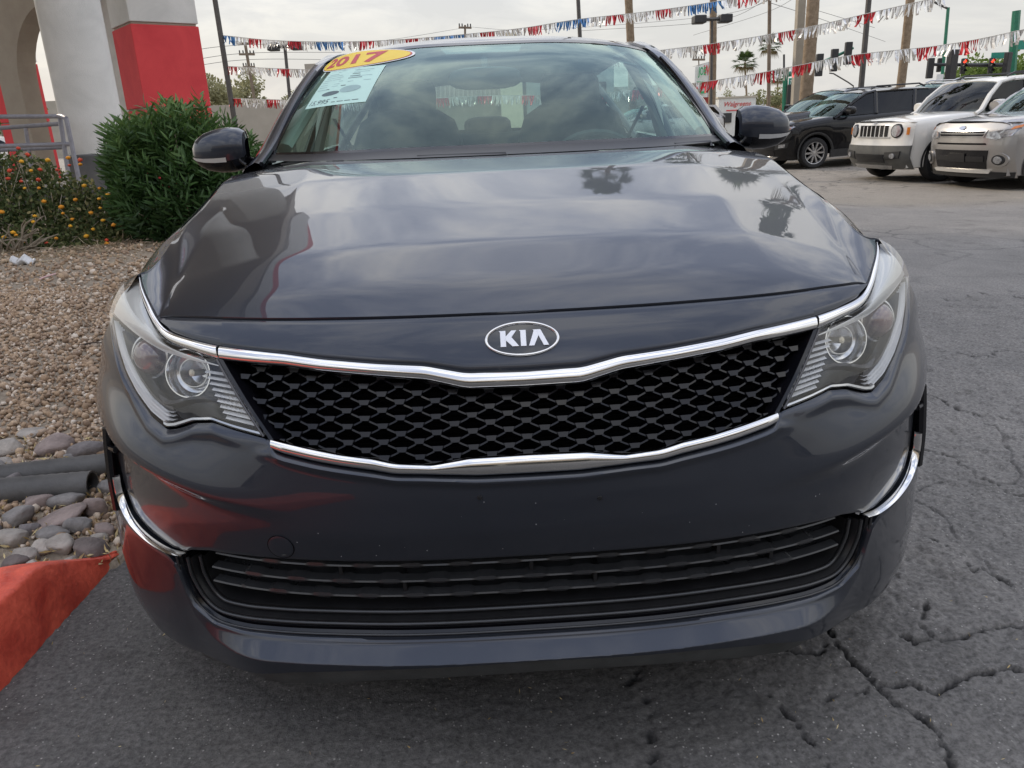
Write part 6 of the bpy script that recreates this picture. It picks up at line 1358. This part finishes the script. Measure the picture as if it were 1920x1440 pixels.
# hills
P = []; rr = np.random.default_rng(9)
hx = np.linspace(-1500, 2600, 120); hh = 10+24*np.interp(hx, [-1500, 300, 700, 900, 1100, 1500, 2600], [.2, .2, .9, 1.0, .7, .5, .2])*(.75+.5*lattice_noise(hx, hx*0+3, 140, 4))+8*lattice_noise(hx, hx*0+7, 40, 5)
tag(MB().grid([[(x, 1800, -5), (x, 1900, h*.6), (x, 2000, h), (x, 2200, -5)] for x, h in zip(hx, hh)]).obj('hills', mat('hill_rock', (.36, .36, .40), rough=1, var=.08, vscale=.01), None), kind='structure')
# ================================================================== parked cars on the right (front at local y = 0, +y to the tail)
def suv(name, loc, rz, label, p, pm, clad, front_fn, group='cars parked in the display row', detail=True):
    T = empty(name, loc, rz, label, 'car', group); T.rotation_euler = (R(1.6) if loc[2] < 0 else 0, 0, rz)
    Lc, Wd, H, hz, hl, wb, wt, re, belt, fo, whb, wr = [p[k] for k in ('L', 'W', 'H', 'hood', 'hoodlen', 'wsb', 'wst', 'roofend', 'belt', 'fo', 'wbase', 'wr')]; zb = p.get('clear', .22); bow = p.get('bow', .22)
    fp = p.get('prof', [(zb, .10), (.45, .02), (.65, 0), (hz-.12, .02), (hz, .10)])
    def hw(y): return Wd*(1-.16*max(0, 1-y/.55)**2.2-.10*max(0, (y-(Lc-.5))/.5)**2.2)
    def F(x, z, d=0.0):
        y = np.interp(z, [q[0] for q in fp], [q[1] for q in fp])+bow*(abs(x)/Wd)**2.6+.25*max(0, abs(x)/Wd-.86)**1.2*2.0; return np.array([x, y-d, z])
    def top(y): return float(np.interp(y, [0, hl*.3, wb, wb+.3, Lc-.15, Lc], [hz, hz+(p['cowl']-hz)*.45, p['cowl'], belt, belt+.03, belt-.02]))
    arches = (fo, fo+whb); ar = wr+.06
    def bot(y):
        z = zb+.02
        for c in arches:
            q = ar*ar-(y-c)**2
            if q > 0: z = max(z, wr+math.sqrt(q))
        return z
    # front skin
    MB().grid([[F(x, z) for z in np.linspace(zb, hz, 14)] for x in np.linspace(-Wd*.985, Wd*.985, 29)]).obj('front_panel', pm, T, True, 50)
    # flanks and hood in one loft
    ys = sorted(set(list(np.linspace(.10, Lc, 40))+[c+ar*k for c in arches for k in (-1, -.97, -.85, -.6, -.3, 0, .3, .6, .85, .97, 1)])); rows = []
    for y in ys:
        w_ = hw(y); zt = top(y); b0 = bot(y); ysk = bow*.9*max(0, 1-y/.5); sh = zt-.10
        half = [(w_-.05, b0), (w_-.005, b0+.015), (w_, b0+(sh-b0)*.33), (w_+.006, b0+(sh-b0)*.66), (w_-.01, sh), (w_-.045, zt-.035), (w_-.14, zt-.006), (w_*.5, zt+.015), (0, zt+.02)]
        row = []
        for i, (x, z) in enumerate(half): row.append((x, y+ysk*(x/Wd)**2.6, z))
        rows.append([(-x, yy, z) for x, yy, z in row]+[r_ for r_ in row[::-1]][1:])
    MB().grid(rows).obj('body', pm, T, True, 45)
    MB().grid([[F(x, z) if k == 0 else (x*.97, .11+bow*.9*.8*(abs(x)/Wd)**2.6, hz+.006) for k, z in ((0, hz), (1, hz))] for x in np.linspace(-Wd*.98, Wd*.98, 21)]).obj('hood_edge', pm, T, True)
    MB().box((0, Lc/2, .55), (Wd*1.66, Lc*.86, .50)).obj('underbody', M_VOID, T, False)
    MB().grid([[(x, Lc+.06*(1-(x/Wd)**2), z) for z in (zb+.1, .6, belt, belt+.02)] for x in np.linspace(-Wd*.92, Wd*.92, 9)]).obj('tail_panel', pm, T)
    # cladding along the sills and arches
    if clad is not None:
        for s in (-1, 1):
            for c in arches: MB().grid([[((hw(c)+.012-.02*(k == 1))*s, c+(ar+(.055 if k == 0 else (.0 if k == 1 else .028)))*math.cos(a), wr+(ar+(.055 if k == 0 else (.0 if k == 1 else .028)))*math.sin(a)) for k in (0, 2, 1)] for a in np.linspace(-.25, math.pi+.25, 22)]).obj('arch_trim', clad, T)
            MB().box(((Wd+.0)*s*.985, fo+whb/2, zb+.09), (.05, whb-2*ar+.05, .17)).obj('sill_trim', clad, T, False)
    for s in (-1, 1):
        for c in arches: wheel('wheel', (s*(Wd-.12), c, wr), wr, .22, T, s, p.get('spokes', 10))
    # glasshouse
    th = p.get('tumble', .17)
    def gw(z): return (Wd-.06)-th*(z-belt)/(H-belt)
    rz_ = lambda y: float(np.interp(y, [wt, wt+.35, (wt+re)/2, re-.3, re], [H-.05, H-.01, H, H-.02, H-.07]))
    rows = [[(gw(rz_(y))*t_, y+(.10*t_*t_ if y < wt+.2 else 0), rz_(y)-.05*abs(t_)**3) for t_ in np.linspace(-1, 1, 15)] for y in np.linspace(wt, re, 16)]
    MB().grid(thick_edge(np.array(rows), .03)).obj('roof', p.get('roof_m', pm), T, True, 50)
    wsb_ = [(gw(p['cowl'])*t_, wb+.22*t_*t_, p['cowl']+.01) for t_ in np.linspace(-1, 1, 13)]; wst_ = [((gw(H-.06))*t_*.98, wt+.10*t_*t_+.01, H-.06-.045*abs(t_)**3) for t_ in np.linspace(-1, 1, 13)]
    MB().grid([[np.array(a)+(np.array(b_)-np.array(a))*v+np.array([0, -.03, .03])*math.sin(math.pi*v) for v in np.linspace(0, 1, 7)] for a, b_ in zip(wsb_, wst_)]).obj('windshield', p.get('glass', M_GLASS_W), T)
    for s in (-1, 1):
        a, b_ = np.array(wsb_[-1])*[s, 1, 1], np.array(wst_[-1])*[s, 1, 1]; MB().tube([a+[.012*s, -.12, -.06], a, (a+b_)/2+np.array([.012*s, -.018, .018]), b_+[.01*s, .02, .0], (gw(H)*s, wt+.4, H-.06)], [.05, .05, .045, .045, .04], 8, flat=.8).obj('pillar', p.get('roof_m', pm), T)
        # side window band and posts
        yb0, yb1 = wb+.30, Lc-.18; pts = []
        for y in np.linspace(yb0, yb1, 18):
            zt = min(rz_(max(wt, min(y, re)))-.09, p['cowl']+(H-p['cowl'])*max(.02, (y-wb-.15)/(wt-wb)) if y < wt+.1 else 9); zt = min(zt, H-.10 if y < re-.1 else H-.10-(y-re+.1)*1.3); zt = max(zt, belt+.02)
            pts.append([(gw(belt)*s+(gw(zt)-gw(belt))*s*k, y, belt-.01+(zt-belt+.01)*k) for k in (0, .5, 1)])
        MB().grid(pts, flip=s < 0).obj('side_window', p.get('sglass', M_GLASS_D), T)
        for yb, dy_ in ((wb+(Lc-wb)*.36, .06), (wb+(Lc-wb)*.66, .10)): MB().tube([((gw(belt)+.004)*s, yb, belt), ((gw(H-.08)+.006)*s, yb+dy_, H-.08)], [.05, .045], 6, flat=.3).obj('door_post', M_GLOSSB, T)
        MB().grid([[((gw(z_)-.002)*s, y_, z_) for z_, y_ in ((belt, Lc-.42+q), (H-.08, re-.30+q*.7))] for q in (0, .2, .40)]).obj('rear_quarter', p.get('roof_m', pm), T)
        if p.get('rails'): MB().tube([(gw(H)*.86*s, wt+.35, H-.01), (gw(H)*.86*s, wt+.5, H+.045), (gw(H)*.86*s, re-.45, H+.045), (gw(H)*.86*s, re-.3, H-.02)], .02, 6).obj('roof_rail', p['rails'], T)
        # mirror
        Mi = empty('door_mirror'); Mi.parent = T; Mi.location = ((Wd+.10)*s, wb+.42, belt+.10); o = rounded_slab(MB(), (0, 0, 0), .24, .17, .13, 0, pw=3).obj('mirror_shell', p.get('mirror_m', pm), Mi); MB().tube([(-.16*s, .03, -.09), (-.04*s, 0, -.04)], .03, 6).obj('mirror_arm', M_BLACK, Mi)
        MB().box(((Wd-.0)*s, wb+1.35, belt-.13), (.04, .18, .03)).obj('door_handle', p.get('handle_m', pm), T, False)
    MB().grid([[(gw(z)*t_*.9, y, z) for y, z in ((re-.02, H-.08), (Lc-.12, belt+.02))] for t_ in np.linspace(-1, 1, 7)]).obj('rear_window', M_GLASS_D, T)
    # a hint of seats behind the screen
    for sx in (-.38, .38): rounded_slab(MB(), (sx, wb+1.35, belt+.02), .46, .62, .14, .25).obj('seat', M_SEAT, T); rounded_slab(MB(), (sx, wb+1.48, belt+.40), .25, .17, .10, .2).obj('headrest', M_SEAT, T)
    MB().box((0, wb+.55, belt-.06), (Wd*1.6, .5, .1)).obj('dashboard', M_DASH, T, False)
    # front features
    def feat(nm, poly, m, d0, d1, parent=T, both_=False):
        for s in ((1, -1) if both_ else (1,)):
            if len(poly) == 4:
                q = [np.array((x*s, z), float) for x, z in poly]; G_ = []
                for u in np.linspace(0, 1, 11):
                    col = [(q[0]*(1-u)+q[1]*u)*(1-v)+(q[3]*(1-u)+q[2]*u)*v for v in np.linspace(0, 1, 5)]
                    G_.append([F(col[0][0], col[0][1], d0)]+[F(c_[0], c_[1], d1) for c_ in col]+[F(col[-1][0], col[-1][1], d0)])
                G_ = [[F(p_[0], p_[2], d0) for p_ in G_[0]]]+G_+[[F(p_[0], p_[2], d0) for p_ in G_[-1]]]
                MB().grid(G_).obj(nm, m, parent, True, 35); continue
            pl = subdiv_poly([(x*s, z) for x, z in poly], .07); n = len(pl); v = [F(x, z, d1) for x, z in pl]+[F(x, z, d0) for x, z in pl]; cx_, cz_ = np.mean(pl, 0); v.append(F(cx_, cz_, d1)); f = [(i, i+n, (i+1) % n+n, (i+1) % n) for i in range(n)]+[(2*n, i, (i+1) % n) for i in range(n)]; mesh(nm, v, f, m, parent, True, None, 35)
    def ell(cx_, cz_, rx, rz__, n=20): return [(cx_+rx*math.cos(t_), cz_+rz__*math.sin(t_)) for t_ in np.linspace(0, 2*math.pi, n, endpoint=False)]
    front_fn(T, feat, ell, F)
    return T
M_HLAMP = mat('headlamp_clear', (.62, .63, .64), rough=.10, metal=.55, coat=1, col2=(.20, .20, .21), vscale=12, detail=2)
P_WHITE = paint('white_paint', (.72, .70, .65), 0.0, .35); P_BLACK = paint('black_paint', (.004, .004, .005), 0.0, .35, 1.36); P_SILV = paint('warm_silver_paint', (.40, .385, .37), .8, .34); P_CHAR = paint('charcoal_paint', (.030, .030, .032), .3, .35); P_DGR = paint('dark_olive_paint', (.05, .05, .048), .4, .35)
M_CLAD = mat('grey_cladding', (.075, .075, .072), rough=.65, col2=(.11, .11, .10), vscale=6)
M_CLADB = mat('black_cladding', (.022, .022, .022), rough=.6, var=.2, vscale=8)
def front_white(T, feat, ell, F):
    for k in range(7): x = -.36+k*.12; feat('grille_slot', [(x-.040, .80), (x+.040, .80), (x+.044, .99), (x-.044, .99)], M_GLOSSB, -.02, .006)
    feat('grille_surround', [(-.47, .775), (.47, .775), (.47, .795), (-.47, .795)], mat('satin_grey', (.45, .45, .44), rough=.4, metal=.5, var=.05), -.01, .010)
    for s in (-1, 1):
        feat('lamp_bezel', ell(.60*s, .895, .125, .118), M_GLOSSB, -.02, .010); feat('headlight', ell(.60*s, .895, .098, .096), M_HLAMP, 0, .022); feat('signal', [(.80*s, .83), (.83*s, .83), (.83*s, .95), (.80*s, .95)], M_ORANGE_L, 0, .02); feat('fog_bezel', [(.44*s, .40), (.74*s, .44), (.76*s, .56), (.44*s, .54)], M_CLADB, 0, .035); feat('fog_light', ell(.62*s, .48, .05, .045), M_HLAMP, .0, .05)
    feat('bumper_cladding', [(-.88, .25), (.88, .25), (.89, .65), (-.89, .65)], M_CLAD, -.01, .022); feat('lower_grille', [(-.40, .36), (.40, .36), (.42, .50), (-.42, .50)], M_GLOSSB, 0, .034); feat('skid_plate', [(-.5, .24), (.5, .24), (.55, .31), (-.55, .31)], M_CHROME_D, 0, .03); feat('badge', ell(0, 1.035, .05, .018), M_CHROME_D, 0, .012)
def front_silver(T, feat, ell, F):
    feat('upper_grille', [(-.46, .80), (.46, .80), (.50, .90), (-.50, .90)], M_CHROME_D, -.01, .012); feat('grille_bar', [(-.44, .815), (.44, .815), (.46, .845), (-.46, .845)], M_GLOSSB, 0, .018); feat('grille_bar', [(-.45, .86), (.45, .86), (.47, .885), (-.47, .885)], M_GLOSSB, 0, .018); feat('badge', ell(0, .935, .065, .03), M_CHROME, 0, .02)
    for s in (-1, 1):
        feat('headlight', [(.50*s, .79), (.66*s, .765), (.84*s, .82), (.89*s, .92), (.80*s, .915), (.52*s, .875)], M_HLAMP, -.01, .016); feat('lamp_signal', [(.80*s, .90), (.895*s, .93), (.90*s, .97), (.82*s, .945)], M_ORANGE_L, 0, .014); feat('fog_bezel', ell(.72*s, .47, .12, .105), P_SILV, 0, .03); feat('fog_ring', ell(.72*s, .47, .085, .075), M_CLADB, .0, .036); feat('fog_light', ell(.72*s, .47, .055, .055), M_HLAMP, 0, .045)
    feat('slit', [(-.52, .69), (.52, .69), (.50, .715), (-.50, .715)], M_VOID, -.01, .006); feat('lower_grille', [(-.52, .33), (.52, .33), (.56, .61), (-.56, .61)], M_GLOSSB, -.01, .010); feat('plate_bar', [(-.50, .44), (.50, .44), (.50, .52), (-.50, .52)], M_BLACK, 0, .020); feat('plate', [(-.17, .43), (.17, .43), (.17, .56), (-.17, .56)], M_BLACK, 0, .03)
    feat('skid_plate', [(-.56, .265), (.56, .265), (.60, .315), (-.60, .315)], mat('skid_silver', (.66, .65, .62), rough=.35, metal=.3, var=.06), 0, .03); feat('lower_cladding', [(-.86, .20), (.86, .20), (.88, .285), (-.88, .285)], M_CLADB, -.01, .018)
def front_black(T, feat, ell, F):
    feat('grille', [(-.42, .62), (.42, .62), (.56, .84), (.44, .90), (-.44, .90), (-.56, .84)], M_CHROME_D, -.01, .010)
    for k in range(4): z = .655+k*.058; feat('grille_slat', [(-.46-.02*k, z), (.46+.02*k, z), (.47+.02*k, z+.03), (-.47-.02*k, z+.03)], M_GLOSSB, 0, .016)
    for s in (-1, 1):
        feat('headlight', [(.52*s, .86), (.62*s, .80), (.80*s, .84), (.90*s, .95), (.86*s, .985), (.66*s, .93)], M_HLAMP, -.01, .014); feat('lamp_signal', [(.76*s, .845), (.82*s, .86), (.86*s, .93), (.80*s, .91)], M_ORANGE_L, 0, .02); feat('fog_bezel', [(.55*s, .46), (.83*s, .50), (.86*s, .62), (.58*s, .58)], M_CLADB, 0, .018); feat('fog_light', [(.66*s, .50), (.80*s, .515), (.81*s, .585), (.68*s, .575)], M_HLAMP, 0, .028)
    feat('lower_intake', [(-.5, .33), (.5, .33), (.52, .46), (-.52, .46)], M_GLOSSB, 0, .012); feat('skid_plate', [(-.45, .245), (.45, .245), (.6, .30), (-.6, .30)], M_CHROME_D, 0, .022); feat('badge', ell(0, .775, .09, .037), M_CHROME_D, 0, .03)
def front_plain(T, feat, ell, F):
    feat('grille', [(-.45, .68), (.45, .68), (.5, .88), (-.5, .88)], M_GLOSSB, -.01, .01)
    for s in (-1, 1): feat('headlight', [(.52*s, .78), (.82*s, .80), (.88*s, .92), (.54*s, .90)], M_HLAMP, -.01, .012)
def place(px, py, nearx, fo, b_):
    """root position from the pixel where the near front wheel meets the ground"""
    g = gnd(px, py, -.15); rz = R(b_-90); ca, sa = math.cos(rz), math.sin(rz); lx, ly = nearx, fo; return (g[0]-(ca*lx-sa*ly), g[1]-(sa*lx+ca*ly), -.17), rz
JP = dict(L=4.24, W=.90, H=1.68, hood=1.03, cowl=1.13, hoodlen=1.1, wsb=1.28, wst=1.78, roofend=3.95, belt=1.12, fo=.83, wbase=2.57, wr=.345, bow=.14, clear=.24, rails=M_BLACK, spokes=5, tumble=.14, mirror_m=P_WHITE, sglass=M_GLASS_D, glass=glass('tinted_screen', (.30, .36, .38)), prof=[(.24, .12), (.45, .0), (.62, .0), (.70, .03), (1.0, .05), (1.03, .09)])
l, rz = place(1758, 340, .80, .83, 8); WJ = suv('boxy_suv', l, rz, 'white boxy SUV with a seven-slot grille and grey lower bumper', JP, P_WHITE, M_CLADB, front_white)
SO = dict(L=4.14, W=.90, H=1.60, hood=1.00, cowl=1.10, hoodlen=1.0, wsb=1.10, wst=1.75, roofend=3.90, belt=1.10, fo=.84, wbase=2.57, wr=.335, bow=.20, clear=.20, spokes=5, tumble=.14, glass=M_GLASS_W, sglass=M_GLASS_D)
l, rz = place(1950, 354, .80, .84, 9); suv('hatchback', l, rz, 'warm silver boxy hatchback at the right edge with round fog lights', SO, P_SILV, M_CLADB, front_silver)
EX = dict(L=4.52, W=.91, H=1.66, hood=.98, cowl=1.12, hoodlen=1.15, wsb=1.25, wst=2.10, roofend=4.15, belt=1.12, fo=.90, wbase=2.69, wr=.345, bow=.26, clear=.22, rails=M_DARKM, spokes=10, tumble=.20, sglass=glass('smoke_glass', (.16, .19, .20)), glass=M_GLASS_W, mirror_m=P_BLACK)
l, rz = place(1522, 316, .80, .90, 9); suv('crossover', l, rz, 'black crossover SUV with silver wheels behind the door mirror', EX, P_BLACK, M_CLADB, front_black)
E2 = dict(EX, H=1.64, rails=None); g = at(1408, 250, 18.6); suv('crossover', (g[0], 18.9, 0), R(9-90), 'dark crossover half hidden behind the black SUV', E2, P_CHAR, M_CLADB, front_plain)
g = at(1640, 250, 21.5); suv('crossover', (g[0], 22.4, 0), R(9-90), 'grey SUV whose roof shows above the black SUV', dict(EX, H=1.80, rails=M_CHROME_D), P_DGR, M_CLADB, front_plain)
# cars glimpsed through the sedan's right windows and beyond the railing on the left
g = at(1270, 250, 22); suv('crossover', (g[0]-2.6, 23.0, 0), R(9-90), 'silver car glimpsed through the right side windows of the sedan', dict(SO, H=1.5), P_SILV, None, front_plain)
g = at(10, 300, 26); suv('parked_sedan', (g[0]-4.4, 27, 0), R(-80), 'white car beyond the railing at the left edge', dict(SO, H=1.48, L=4.6), P_WHITE, None, front_plain)
